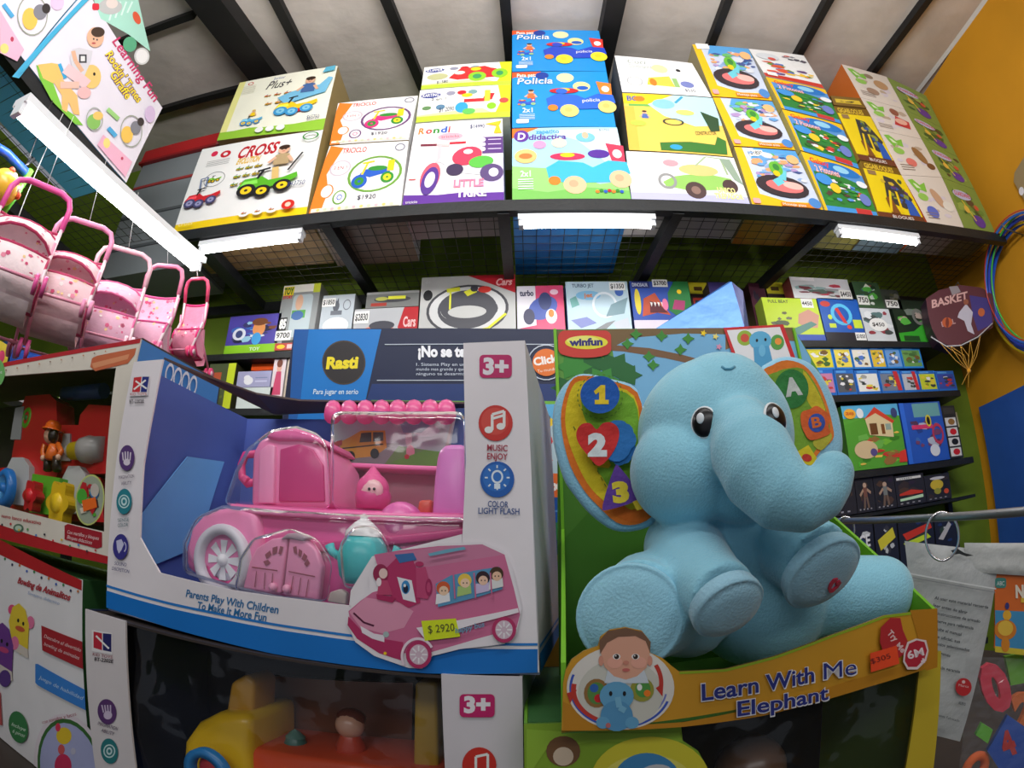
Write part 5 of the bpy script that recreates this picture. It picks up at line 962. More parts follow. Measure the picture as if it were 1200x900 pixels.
# worker figure
fg = empty('toy_figure', PRB.back(.06).hit(61, 552), 'small orange worker figure with a helmet in the toy workshop', 'toy')
Pg = PRB.back(.06)
def h(x, y, o=0): return Pg.hit(x, y)+nR*o
m = MB()
sc = .00135
m.tube([h(56, 551), h(56, 536)], [.010, .009], (50, 35, 30), 10); m.tube([h(67, 551), h(66, 536)], [.010, .009], (50, 35, 30), 10)
m.lathe(h(61, 541), (0, 0, 1), [(0, .010), (.003, .017), (.02, .015), (.032, .011), (.034, 0)], [(200, 70, 20)]+[(232, 110, 35)]*3, 16)
m.tube([h(53, 521), h(50, 531), h(54, 537, .006)], [.0065, .006, .005], (232, 110, 35), 8); m.tube([h(68, 521), h(72, 529), h(71, 536, .006)], [.0065, .006, .005], (232, 110, 35), 8)
m.sph(h(72, 537, .008), .006, SKIN, 8, 6); m.sph(h(54, 538, .008), .006, SKIN, 8, 6)
m.sph(h(60, 511), .0165, (222, 170, 140), 16, 10); m.sph(h(64, 511, .004), (.013, .010, .014), (40, 28, 26), 12, 8)
m.obj('body', PLAST, fg)
m = MB(); m.lathe(h(62, 505), (0, 0, 1), [(0, .024), (.002, .024), (.003, .019), (.012, .017), (.019, .010), (.021, 0)], (235, 105, 30), 18); m.obj('helmet', PLAST, fg)
# round window sticker with an orange price sticker
m = MB(); f = Face(m, plane=PRB, base=.0012); f.ell(106, 586, 17, 30, (195, 205, 120), 28, .1); f.ell(106, 586, 15.5, 28, (160, 170, 150), 28, .1)
f.busy(94, 562, 118, 610, 16, [(190, 40, 50), (90, 170, 60), (220, 210, 190), (80, 60, 60), (60, 130, 190)], random.Random(3), .2)
f.ell(98, 582, 6, 9, (80, 170, 60)); f.ell(113, 575, 5, 8, (200, 190, 180)); f.poly([(98, 587), (114, 583), (116, 595), (100, 600)], (240, 110, 40))
m.obj('round_sticker', CARD, rb_)
m = MB(); m.prism(PF(PRB.back(.002), [(0, 592), (122, 623), (136, 431), (0, 441)]), -nR*.0006, (255, 255, 255), (255, 255, 255)); m.obj('clear_window', CLEARF, rb_)
# ------------------------------------------------------------------ carton with bowling animals below it
sb = PRB; zt = sb.hit(95, 679).z; zt = min(zt, BRb.z-.006); R_ = sb.hit(97, 685)
dirL = (PRB.hit(-60, 600)-PRB.hit(100, 600)); dirL.z = 0; dirL.normalize()
Rt = Vector((R_.x, R_.y, zt)); Lt = Rt+dirL*.62
P = [Lt.copy(), Rt.copy(), Rt, Lt]; P[0].z = P[1].z = CT+.002
P = [P[0], P[1], Rt.copy(), Lt.copy()]
m = MB(); m.prism(P, -nR*.22, (228, 226, 228), (50, 95, 50)); f = Face(m, plane=PRB, step=.00008); f.zmin = CT+.004
f.poly([(-20, 626), (0, 632), (96, 680), (96, 692), (0, 650), (-20, 642)], (180, 35, 42))
for k in range(11): f.ell(6+k*8.6, 655+k*3.8+3*(k % 2), 1.3, 1.8, [(70, 140, 90), (60, 60, 90), (205, 120, 60), (80, 110, 190)][k % 4], 6)
f.textpx('Bowling de Animalitos', 21, 683, 82, 704, 7, (175, 45, 60), .03); f.textpx('Sonajero didactico', 33, 696, 70, 709, 3.5, (150, 170, 205))
def pin(x, y, s, col, dark):
    f.ell(x-s*.55, y-s*.9, s*.3, s*.4, (225, 80, 130)); f.ell(x+s*.9, y+s*.1, s*.3, s*.5, (225, 120, 160)); f.poly([(x-s*.55, y+s*1.5), (x-s*.8, y), (x-s*.5, y-s*1.1), (x, y-s*1.4), (x+s*.5, y-s*.9), (x+s*.8, y+s*.3), (x+s*.7, y+s*2.2), (x+.1*s, y+s*2.6)], col)
    f.ell(x-s*.05, y-s*.05, s*.09, s*.16, BK, 8); f.ell(x+s*.35, y+s*.2, s*.09, s*.16, BK, 8); f.ell(x+s*.1, y+s*.6, s*.4, s*.2, dark, rot=.4); f.poly([(x-s*.6, y+s*2.1), (x+s*.75, y+s*2.9), (x+s*.7, y+s*2.2), (x-s*.55, y+s*1.4)], (210, 200, 190))
pin(23, 728, 15, (228, 200, 60), (200, 90, 60)); pin(4, 752, 16, (110, 60, 140), (190, 70, 120)); f.ell(7, 795, 7, 10, (90, 60, 130)); f.poly([(-10, 800), (2, 812), (4, 850), (-10, 846)], (190, 90, 90))
f.poly([(50, 733), (98, 752), (99, 784), (51, 762)], (165, 40, 50)); f.textpx('Descubre el divertido', 53, 747, 96, 764, 4, (235, 205, 205)); f.textpx('bowling de animales', 53, 756, 94, 773, 4, (235, 205, 205))
f.poly([(43, 778), (46, 778), (101, 808), (102, 832), (46, 803), (43, 800)], (60, 130, 210)); f.textpx('Juego de habilidad', 47, 795, 98, 820, 4, (190, 215, 240))
f.ell(23, 852, 11, 19, (60, 125, 75), 22, -.2); f.textpx('Incluye', 15, 850, 31, 857, 4, (215, 235, 215)); f.textpx('6 pinos', 16, 858, 30, 864, 4, (215, 235, 215))
f.ell(85, 905, 42, 70, (225, 215, 222), 30, -.2); f.ell(85, 905, 38, 64, (60, 110, 55), 30, -.2); f.ell(85, 906, 35, 60, (170, 175, 215), 30, -.2)
f.ell(77, 862, 9, 10, (228, 195, 50)); f.ell(70, 852, 3, 5, (220, 60, 90)); f.ell(74, 878, 4, 6, (210, 90, 90)); f.ell(76, 897, 10, 14, (200, 50, 90)); f.ell(88, 880, 3, 4, (190, 190, 210)); f.textpx('con sonidos y luces', 52, 848, 92, 838, 4, (170, 80, 100))
f.poly([(-20, 870), (0, 882), (30, 900), (30, 912), (-20, 890)], (170, 40, 60))
tag(m.obj('toy_box', CARDFG), 'white and red carton with smiling animal bowling pins, green sided', 'box')
# ------------------------------------------------------------------ big window carton with the pink bus (foreground)
def bevel(o, w, seg=2, ang=None):
    bm = bmesh.new(); bm.from_mesh(o.data)
    bmesh.ops.remove_doubles(bm, verts=bm.verts, dist=1e-6)
    es = [e for e in bm.edges if len(e.link_faces) == 2 and e.calc_face_angle(0) > .5]
    bmesh.ops.bevel(bm, geom=es, offset=w, segments=seg, profile=.5, affect='EDGES', clamp_overlap=True)
    for fc in bm.faces: fc.smooth = True
    bm.to_mesh(o.data); bm.free(); o.data.update(); return o
PKP = PV((-.537, .566), (.002, .5)); nP = PKP.n
UP = Vector((0, 0, 1)); RT = UP.cross(nP).normalized()
if RT.x < 0: RT = -RT
wt = (234, 228, 233)
c0 = PKP.hit(380, 740)
pk = empty('toy_box', (c0.x, c0.y+.15, PKP.hit(632, 786).z), 'large white and blue window carton with a pink toy bus inside, neon price sticker', 'box', None)
m = MB()
outer = [(157, 424), (142, 500), (130, 600), (125, 712), (200, 736), (300, 761), (400, 778), (500, 789), (632, 788)]
inner = [(191, 421), (179, 482), (168, 545), (164, 630), (187, 671), (270, 691), (372, 705), (430, 712), (600, 735)]
strip(m, PKP, outer, inner, wt)
strip(m, PKP, [(632, 788), (629, 730), (626, 650), (622, 540), (615, 399)], [(600, 735), (560, 735), (541, 650), (546, 540), (543, 402)], wt)
strip(m, PKP, [(560, 736), (430, 713), (409, 711)], [(541, 626), (436, 652), (411, 692)], wt)
strip(m, PKP, [(541, 626), (561, 738)], [(541, 655), (600, 735)], wt)
f = Face(m, plane=PKP, step=.00005, base=.0005)
bx = [125, 160, 200, 260, 320, 370, 409, 455, 500, 560, 630]
tT = [685, 695.5, 706, 718.5, 730, 737.5, 743, 748, 751, 753, 753.5]; bB = [712, 723, 736, 752, 766, 774, 779.5, 785, 789, 789.5, 788]
def band(o0, o1, col): f.poly([(x, t+o0) for x, t in zip(bx, tT)]+[(x, (t+o1) if o1 is not None else b) for x, t, b in reversed(list(zip(bx, tT, bB)))], col)
band(0, 3, (40, 125, 205)); band(7, None, (20, 115, 200))
# wordings on the flap
f.textpx('Parents Play With Children', 218, 699, 326, 719, 8.5, (45, 115, 170), .02); f.textpx('To Make It More Fun', 231, 713, 312, 728, 8.5, (45, 115, 170), .02)
f.rrect(562, 416, 600, 443, 5, 5, (195, 35, 105)); f.textpx('3+', 566, 438, 596, 439, 18, (238, 232, 240), .05)
f.ell(581, 496, 20, 21, (205, 50, 45), 30); f.ell(580, 494, 16, 16, (215, 75, 65), 26)
f.line([(577, 504), (577, 486), (591, 482), (591, 500)], 3.2, WH); f.ell(573, 504, 5, 4, WH); f.ell(587, 500, 5, 4, WH); f.line([(577, 491), (591, 487)], 3, WH)
f.textpx('MUSIC', 571, 528, 595, 529, 7, (170, 60, 80), .02); f.textpx('ENJOY', 571, 538, 595, 539, 7, (170, 60, 80), .02)
f.ell(583, 562, 20, 21, (30, 95, 180), 30); f.ell(582, 560, 16, 16, (45, 115, 200), 26); f.ring(583, 559, 7, 8, .3, (225, 238, 250)); f.rect(579.5, 567, 586.5, 573, (225, 238, 250))
for k in range(8): f.line([(583+11*math.cos(k*.785), 560+11*math.sin(k*.785)), (583+14.5*math.cos(k*.785), 560+14.5*math.sin(k*.785))], 1.8, (225, 238, 250))
f.textpx('COLOR', 572, 594, 596, 595, 7, (50, 80, 140), .015); f.textpx('LIGHT FLASH', 561, 602, 609, 603, 7, (50, 80, 140), .015)
f.poly([(156, 441), (177, 440), (174, 464), (153, 465)], (228, 225, 230)); f.poly([(158, 443), (167, 442), (165, 460), (156, 460)], (205, 50, 60)); f.poly([(168, 442), (176, 442), (173, 460), (166, 460)], (40, 50, 130)); f.line([(160, 447), (173, 456)], 2, WH); f.line([(172, 446), (158, 457)], 2, WH)
f.textpx('KID TOYS', 154, 464, 173, 463.5, 3, (190, 60, 70)); f.textpx('BT-2202E', 153, 473, 170, 472.5, 4, (60, 50, 60), .02)
for (cx, cy, c) in ((150, 537, (90, 60, 120)), (147, 588, (40, 130, 145)), (143, 641, (60, 55, 140))):
    f.ell(cx, cy, 9, 15, c, 24, .05)
    if cy == 537: f.ell(cx, cy+5, 4, 4, (225, 215, 230)); [f.line([(cx-4+k*2.6, cy+3), (cx-5+k*3.2, cy-8+abs(k-1.5))], 1.4, (225, 215, 230)) for k in range(4)]
    elif cy == 588: f.ring(cx, cy, 6.5, 8, .18, (200, 230, 230)); f.ring(cx, cy, 3.5, 5, .5, (200, 230, 230))
    else: f.poly([(cx-5, cy-7), (cx+1, cy-9), (cx+4, cy-3), (cx+1, cy+4), (cx-2, cy+8), (cx-4, cy+3)], (205, 205, 235)); f.ring(cx+2, cy, 5, 7, .2, (205, 205, 235), t0=-60, t1=60)
f.textpx('IMAGINATION', 141, 562, 159, 560, 4, (90, 70, 100)); f.textpx('ABILITY', 144, 569, 156, 568, 4, (90, 70, 100)); f.textpx('SENSE', 140, 612, 153, 611, 4, (60, 110, 120)); f.textpx('COLOR', 140, 618, 152, 617, 4, (60, 110, 120)); f.textpx('SOUND', 136, 662, 150, 664, 4, (60, 60, 120)); f.textpx('DISCRETION', 133, 668, 153, 672, 4, (60, 60, 120))
# printed bus picture
BP, BP2, BP3 = (205, 110, 150), (180, 50, 100), (222, 150, 178)
f.poly([(407, 728), (411, 712), (424, 700), (434, 690), (434, 668), (450, 655), (470, 646), (512, 637), (566, 635), (592, 646), (602, 670), (612, 712), (606, 742), (592, 754), (540, 760), (508, 768), (496, 783), (480, 782), (440, 768), (418, 752)], (232, 226, 232))
f.poly([(440, 650), (470, 645), (515, 640), (566, 638), (592, 650), (603, 690), (610, 720), (606, 735), (560, 748), (505, 764), (470, 765), (440, 752), (412, 728), (410, 716), (424, 704), (438, 694), (452, 690)], BP)
f.poly([(466, 648), (515, 641), (566, 638), (591, 650), (560, 655), (505, 664), (470, 666)], (200, 125, 158)); f.poly([(560, 655), (591, 650), (600, 690), (570, 695), (512, 690)], BP)
f.poly([(411, 717), (430, 700), (470, 706), (486, 716), (475, 735), (450, 742), (424, 735)], BP3); f.poly([(410, 722), (425, 738), (450, 748), (474, 752), (474, 774), (446, 765), (420, 748), (409, 732)], BP2)
f.poly([(424, 733), (440, 742), (452, 744), (452, 752), (438, 748), (426, 741)], (235, 225, 235)); f.line([(416, 718), (428, 729), (440, 733)], 2.2, (90, 30, 60)); f.ell(454, 743, 3.5, 3.5, (170, 190, 190)); f.ell(453, 765, 2, 2, YEL, 8)
f.poly([(452, 668), (470, 650), (482, 648), (492, 672), (494, 706), (480, 712), (460, 700)], BP2); f.poly([(467, 676), (484, 680), (489, 706), (474, 702)], (232, 232, 240)); f.ell(477, 688, 5, 8, (60, 140, 200), 16); f.ell(477, 690, 3, 5, (20, 30, 60), 12); f.ell(476, 686, 1.5, 2, WH, 8)
f.poly([(464, 650), (486, 648), (490, 656), (470, 660)], (60, 110, 170)); f.ell(493, 661, 5, 3, BP2); f.poly([(489, 666), (500, 664), (507, 690), (503, 702), (490, 700)], (190, 70, 115)); f.ring(504, 688, 4, 10, .4, (160, 40, 90))
f.ell(448, 672, 9, 11, (150, 40, 80)); f.ell(451, 672, 5, 6, (232, 200, 195)); f.poly([(446, 680), (456, 680), (462, 697), (444, 697)], (190, 70, 110)); f.ell(446, 682, 3, 5, (240, 225, 230)); f.poly([(443, 696), (466, 700), (462, 706), (444, 702)], (170, 40, 90))
f.poly([(512, 684), (530, 674), (560, 668), (586, 664), (590, 690), (562, 699), (535, 706), (515, 711)], (90, 150, 190))
for i, (x, y, hc, sk) in enumerate(((521, 692, (205, 90, 50), (235, 200, 170)), (546, 683, (235, 200, 80), (240, 205, 175)), (567, 680, (50, 30, 40), (235, 195, 170)), (583, 675, (70, 50, 30), (230, 190, 160)))):
    f.poly([(x-9, y+16), (x-8, y+4), (x+7, y+2), (x+8, y+12)], [(235, 235, 240), (170, 200, 120), (205, 190, 225), (225, 225, 225)][i]); f.ell(x, y-3, 8, 8, hc); f.ell(x+.5, y, 5.5, 5.5, sk); f.ell(x-1.5, y, .8, 1, BK, 6); f.ell(x+2.5, y, .8, 1, BK, 6)
for x in (533, 557, 576): f.line([(x, 671), (x+2, 701)], 1.6, BP)
f.poly([(490, 735), (560, 722), (608, 712), (609, 717), (560, 730), (500, 748)], (235, 228, 235)); f.ring(492, 768, 20, 22, .14, (235, 215, 228), t0=150, t1=330)
for (x, y, r) in ((493, 766, 15), (592, 737, 14)):
    f.ell(x, y, r, r*1.08, BP2, 24); f.ell(x, y, r*.72, r*.78, (215, 190, 205), 24)
    for k in range(8): f.line([(x+r*.25*math.cos(k*.785), y+r*.25*math.sin(k*.785)), (x+r*.65*math.cos(k*.785), y+r*.68*math.sin(k*.785))], 1.8, (240, 235, 240))
f.textpx('happy bus', 536, 741, 570, 733, 6, (110, 160, 190), .02, .2); f.poly([(504, 649), (525, 644), (546, 641), (548, 644), (527, 648), (506, 652)], (110, 170, 195))
m.obj('front_panel', CARDFG, pk)
stk = MB(); g = PF(PKP, [(500, 750), (541, 745), (536, 724), (496, 727)]); stk.prism([p+nP*.006 for p in g], -nP*.0006, (215, 230, 30), (190, 200, 30)); f = Face(stk, plane=Plane(PKP.p+nP*.0062, nP), base=.0003); f.textpx('$ 2920', 502, 742, 533, 739, 9, (90, 90, 40), .0)
o = stk.obj('price_sticker', CARD, pk); o['label'] = 'neon yellow price sticker reading $ 2920'
D = -nP*.30
TLp, BLp, BRp, TRp = PF(PKP, [(157, 424), (125, 712), (632, 788), (615, 399)])
BLUI = (84, 104, 180)
e = -nP*.0035
panel('left_panel', [BLp+e, BLp+D, TLp+D, TLp+e], RT*.003, BLUI, pk)
def lp(m):
    a, b, c_, d_ = BLp+e+RT*.004, BLp+D+RT*.004, TLp+D+RT*.004, TLp+e+RT*.004
    ff = Face(m, [a, b, c_, d_]); ff.n = RT; ff.poly([(.15, .05), (1, .05), (1, .42), (.72, .60), (.58, .56), (.3, .2)], (75, 125, 185))
panel('right_panel', [BRp+e, BRp+D, TRp+D, TRp+e], -RT*.003, (214, 208, 214), pk)
m = MB(); q = [BRp+e+RT*.0006, BRp+D+RT*.0006, TRp+D+RT*.0006, TRp+e+RT*.0006]; f = Face(m, q); f.n = RT; f.rect(0, 0, 1, .055, (20, 115, 200)); f.rect(0, .07, 1, .08, (40, 125, 205)); m.obj('side_print', CARDFG, pk)
panel('back_panel', [BLp+D, BRp+D, TRp+D, TLp+D], -nP*.003, (84, 104, 180), pk)
panel('bottom_panel', [BLp+e, BRp+e, BRp+D, BLp+D], Vector((0, 0, -.003)), (150, 160, 190), pk)
fr = lambda px, py, k: PKP.back(k).hit(px, py)
# torn sagging top of raw brown card: its front edge dips and lies further back
tl1, t1, t2, t3, tr1 = PKP.back(.004).hit(192, 421), PKP.back(.09).hit(238, 440), PKP.back(.21).hit(300, 462), PKP.back(.25).hit(352, 470), PKP.back(.26).hit(545, 473)
bk1, bk2 = PKP.back(.298).hit(322, 486), PKP.back(.298).hit(548, 478)
m = MB(); tp = [tl1, t1, t2, t3, tr1, bk2, bk1]; m.add(tp+[p+Vector((0, 0, .003)) for p in tp], [(0, 1, 6), (1, 2, 6), (2, 3, 6), (3, 4, 5, 6), (13, 8, 7), (13, 9, 8), (13, 10, 9), (13, 12, 11, 10), (0, 7, 8, 1), (1, 8, 9, 2), (2, 9, 10, 3), (3, 10, 11, 4)], (92, 76, 72)); m.obj('top_flap', CARDFG, pk)
m = MB(); q = PF(PKP.back(.29), [(196, 640), (255, 640), (282, 540), (232, 532)]); q2 = PF(PKP.back(.20), [(196, 650), (255, 640)]); WL = Plane(TLp+RT*.010, RT); m.prism([WL.hit(160, 610), WL.hit(175, 664), WL.hit(232, 640), WL.hit(262, 541), WL.hit(219, 535)], RT*.002, (110, 170, 232), (110, 170, 232)); o = m.obj('blue_insert', CARDFG, pk); o['label'] = 'light blue card insert'
# ---- the pink toy bus itself
bus = empty('toy_bus', fr(400, 700, .12), 'pink plastic play bus with arched double doors inside the window carton', 'toy')
HP, LP_, MP, VP = (226, 90, 160), (240, 140, 190), (205, 60, 130), (200, 120, 205)
def part(name, pts, k, th, col, bev=.004, mt=PLAST, par=None, seg=2):
    m = MB(); P = PF(PKP.back(k), pts)
    n_ = (P[1]-P[0]).cross(P[2]-P[1])
    m.prism(P, -nP*th, col, col); o = m.obj(name, mt, par or bus)
    if bev: bevel(o, bev, seg)
    return o
part('body', [(216, 668), (216, 640), (226, 612), (248, 596), (300, 590), (400, 596), (548, 600), (548, 720), (420, 735), (330, 715)], .075, .15, HP, .012)
part('hood', [(222, 662), (216, 645), (222, 618), (240, 598), (275, 592), (300, 600), (305, 640), (300, 690)], .062, .16, LP_, .014, seg=3)
part('side_skirt', [(300, 640), (548, 618), (548, 628), (302, 652)], .068, .01, MP, .002)
part('cab', [(293, 594), (295, 530), (303, 515), (320, 507), (350, 507), (368, 516), (382, 540), (388, 596)], .10, .11, (242, 140, 190), .008)
part('cab_window', [(326, 588), (328, 526), (350, 520), (366, 526), (378, 545), (380, 588)], .097, .01, MP, .002)
part('cab_pillar', [(302, 590), (304, 528), (314, 520), (322, 522), (320, 590)], .094, .012, (244, 155, 200), .002)
part('roof_cap', [(310, 512), (318, 504), (345, 501), (366, 508), (374, 518), (350, 516), (325, 516)], .095, .12, (240, 110, 175), .004)
m = MB(); pts = [fr(x, y, .11) for x, y in ((300, 532), (288, 533), (283, 545), (284, 560), (290, 567), (302, 564))]; m.tube(pts, .006, (225, 60, 135), 8); m.obj('mirror_handle', PLAST, bus)
# wheel
C = fr(258, 656, .055)
m = MB(); m.lathe(C-nP*.03, nP, [(0, .045), (.028, .047), (.034, .044), (.034, .034), (.022, .033)], (214, 212, 224), 32); m.obj('tyre', PLAST, bus)
m = MB(); m.lathe(C-nP*.012, nP, [(0, .033), (.004, .033), (.004, .028), (.002, .027)], (215, 70, 140), 28); m.lathe(C-nP*.012, nP, [(.001, .027), (.004, .02), (.004, 0)], (205, 205, 220), 28)
for k in range(8):
    t = k*math.pi/4; d = RT*math.cos(t)+UP*math.sin(t); s_ = RT*-math.sin(t)+UP*math.cos(t); c = C-nP*.006
    m.prism([c+d*.006+s_*.003, c+d*.006-s_*.003, c+d*.026-s_*.006, c+d*.026+s_*.006], -nP*.003, (235, 235, 242), (200, 200, 215))
m.sph(C-nP*.005, (.008, .008, .008), (235, 235, 242), 10, 8); m.obj('wheel_hub', PLAST, bus)
# doors with fan shaped slots
def door(pts, slots, knob):
    o = part('door', pts, .055, .012, (240, 150, 192), .003); m = MB(); f = Face(m, plane=PKP.back(.055), base=.0012)
    for s_ in slots: f.poly(s_, (150, 60, 80))
    m.obj('slot', PLAST, o)
    m = MB(); m.sph(fr(*knob, .052), .0055, (245, 165, 200), 10, 8); m.obj('door_knob', PLAST, o); return o
door([(284, 690), (292, 658), (300, 642), (318, 631), (337, 628), (328, 696)], [[(311, 650), (317, 645), (319, 650), (313, 655)], [(320, 642), (326, 640), (325, 648), (320, 650)], [(309, 658), (315, 656), (318, 660), (312, 663)], [(329, 640), (333, 641), (330, 650), (327, 649)], [(296, 664), (326, 668), (326, 669.5), (296, 665.5)], [(301, 670), (302, 669), (300, 688), (299, 688)], [(311, 671), (312, 671), (311, 690), (310, 690)], [(320, 672), (321, 672), (320, 692), (319, 692)]], (320, 688))
door([(331, 697), (339, 628), (358, 632), (370, 644), (377, 664), (372, 704)], [[(344, 641), (348, 640), (349, 650), (345, 648)], [(351, 643), (355, 646), (353, 653), (350, 651)], [(357, 648), (361, 652), (358, 658), (354, 655)], [(361, 655), (364, 660), (360, 664), (357, 661)], [(339, 669), (370, 675), (370, 676.5), (339, 670.5)], [(344, 675), (345, 675), (342, 695), (341, 695)], [(353, 677), (354, 677), (351, 697), (350, 697)], [(362, 679), (363, 679), (360, 699), (359, 699)]], (336, 690))
part('door_crest', [(328, 632), (336, 625), (352, 624), (362, 630), (354, 634), (338, 631)], .052, .014, (185, 160, 175), .002)
# play kitchen at the back with the picture
part('picture_board', [(386, 547), (520, 552), (533, 486), (390, 486)], .26, .008, (205, 190, 185), 0, CARD)
m = MB(); f = Face(m, plane=PKP.back(.26), base=.002, step=.0002)
f.poly([(390, 545), (516, 549), (530, 490), (394, 490)], (190, 205, 205)); f.poly([(390, 546), (390, 524), (450, 520), (516, 530), (516, 549)], (120, 160, 90)); f.poly([(390, 540), (450, 546), (470, 520), (400, 518)], (150, 150, 150))
f.poly([(398, 534), (400, 518), (412, 512), (424, 505), (452, 505), (454, 525), (440, 535), (410, 538)], (225, 165, 40)); f.poly([(424, 508), (436, 507), (436, 518), (422, 519)], (70, 70, 60)); f.poly([(438, 507), (450, 507), (450, 517), (438, 518)], (70, 70, 60)); f.line([(402, 526), (450, 521)], 1.5, (60, 40, 20)); f.ell(412, 535, 5, 6, BK); f.ell(440, 532, 5, 6, BK)
f.poly([(388, 520), (402, 516), (402, 522), (388, 528)], (190, 60, 60)); f.ell(480, 515, 4, 10, (230, 225, 220)); f.ell(482, 530, 5, 8, (235, 150, 170)); f.poly([(460, 542), (500, 528), (516, 530), (514, 546), (470, 548)], (110, 170, 60)); f.ell(500, 505, 16, 8, (215, 225, 230)); f.poly([(470, 498), (490, 492), (505, 500), (495, 508), (474, 508)], (150, 190, 205)); f.ell(478, 536, 3, 3, RED, 8)
m.obj('picture', CARD, bus)
m = MB()
for k in range(8): a_, b_ = fr(390+k*19, 487, .20), fr(390+k*19, 479, .27); m.tube([a_, (a_+b_)/2+UP*.006, b_], [.014, .0135, .013], (225, 90, 150), 12)
m.obj('awning', PLAST, bus)
part('counter_shelf', [(372, 545), (512, 552), (514, 546), (374, 540)], .20, .06, (240, 120, 180), .002)
part('kitchen_back', [(386, 600), (510, 606), (514, 552), (388, 546)], .24, .01, (190, 130, 145), .001)
part('tower', [(503, 640), (508, 560), (512, 530), (520, 520), (545, 520), (552, 640)], .11, .12, (222, 130, 205), .009)
part('tower_base', [(492, 645), (494, 622), (500, 618), (556, 618), (556, 645)], .09, .14, (215, 125, 195), .006)
part('floor_ledge', [(268, 600), (552, 612), (552, 603), (270, 590)], .065, .16, (236, 120, 176), .002)
part('orange_pot', [(488, 604), (504, 606), (506, 585), (490, 586)], .15, .03, (215, 90, 70), .004)
# small hooded doll
hd = empty('toy_figure', fr(437, 598, .14), 'tiny pink hooded figure standing in the play bus', 'toy')
m = MB(); c = fr(437, 597, .14); m.lathe(c, UP, [(0, 0), (0, .022), (.018, .024), (.03, .018)], (215, 70, 140), 20); m.sph(fr(437, 574, .14), .022, (232, 90, 155), 18, 12); m.lathe(fr(437, 566, .14), UP, [(0, .018), (.012, .010), (.022, .002), (.023, 0)], (232, 90, 155), 16); m.sph(fr(436, 575, .125), (.015, .008, .015), (238, 190, 195), 14, 10)
for dx in (-3.5, 2.5): m.sph(fr(436+dx, 573, .116), .002, BK, 6, 5)
m.obj('body', PLAST, hd)
# turquoise pot with a white lid
tq = empty('toy_teapot', fr(425, 684, .04), 'turquoise toy pot with a white lid in the blister beside the doors', 'toy')
m = MB(); c = fr(425, 684, .045); m.lathe(c, UP, [(0, 0), (0, .020), (.008, .026), (.028, .029), (.044, .025), (.052, .02), (.052, 0)], (70, 190, 195), 24); m.obj('pot_body', PLAST, tq)
for sx in (-1, 1):
    m = MB(); q = fr(425, 655, .045)+RT*sx*.026; m.tube([q, q+RT*sx*.012+UP*.006, q+RT*sx*.016+UP*.014], [.005, .005, .006], (70, 190, 195), 8); m.obj('handle', PLAST, tq)
m = MB(); m.lathe(c+UP*.052, UP, [(0, .021), (.006, .020), (.016, .010), (.02, .004), (.024, .005), (.026, 0)], (225, 225, 228), 20); m.obj('lid', PLAST, tq)
m = MB(); m.sph(fr(470, 615, .10), .028, (222, 105, 175), 20, 14); m.obj('round_knob', PLAST, bus)
part('pink_disc', [(282, 560), (286, 556), (290, 560), (286, 566)], .10, .01, (235, 90, 150), .001)
part('flower_step', [(383, 705), (405, 709), (406, 695), (398, 690), (386, 694)], .05, .01, (238, 225, 215), .002)
# clear plastic blister over the toy
def blister(pts, k, th, bev):
    m = MB(); P = PF(PKP.back(k), pts); B = PF(PKP.back(k+th), pts); n = len(P)
    m.add(P+B, [list(range(n))]+[[i, i+n, (i+1) % n+n, (i+1) % n] for i in range(n)], WH); o = m.obj('blister', CLEAR, pk); bevel(o, bev, 3); return o
blister([(262, 592), (276, 550), (290, 525), (318, 503), (348, 499), (374, 508), (384, 522), (388, 597)], .07, .18, .012)
blister([(388, 597), (388, 482), (545, 482), (548, 606)], .09, .18, .012)
blister([(214, 672), (214, 635), (230, 605), (262, 592), (548, 606), (548, 715), (430, 716), (290, 694)], .03, .05, .010)
blister([(402, 690), (398, 640), (412, 618), (430, 614), (448, 622), (458, 645), (456, 690)], .012, .03, .008)
blister([(274, 694), (280, 655), (296, 630), (340, 618), (372, 630), (390, 660), (384, 706)], .018, .03, .008)
# ------------------------------------------------------------------ second carton of the same kind underneath
PL2 = PV((-.582, .549), (-.008, .5)); n2 = PL2.n; wz = BRp.z-.003
lb = empty('toy_box', (-.3, .62, CT), 'white window carton under the pink bus carton, dark inside with a yellow duck', 'box')
def z2(p, z): return Vector((p.x, p.y, z))
ztop = min(PL2.hit(612, 790).z, BRp.z-.004); TLl, TRl = z2(PL2.hit(100, 712), ztop), z2(PL2.hit(612, 790), ztop)
BLl, BRl = z2(PL2.hit(104, 800), CT+.002), z2(TRl, CT+.002); BLl = z2(TLl, CT+.002)
TL2, TR2 = z2(PL2.hit(147, 725), ztop), z2(PL2.hit(517, 790), ztop); BL2, BR2 = z2(TL2+RT*.004, CT+.045), z2(TR2+RT*.004, CT+.045)
m = MB(); th = -n2*.003
def quadp(m, a, b, c, d, col): m.add([a, b, c, d]+[p+th for p in (a, b, c, d)], [(0, 1, 2, 3), (7, 6, 5, 4), (0, 4, 5, 1), (1, 5, 6, 2), (2, 6, 7, 3), (3, 7, 4, 0)], col)
quadp(m, BLl, BL2, TL2, TLl, (214, 208, 210)); quadp(m, BR2, BRl, TRl, TR2, (214, 208, 214)); quadp(m, BLl, BRl, BR2, BL2, (30, 110, 190))
f = Face(m, plane=PL2, step=.00006, base=.0006); f.zmin = CT+.004
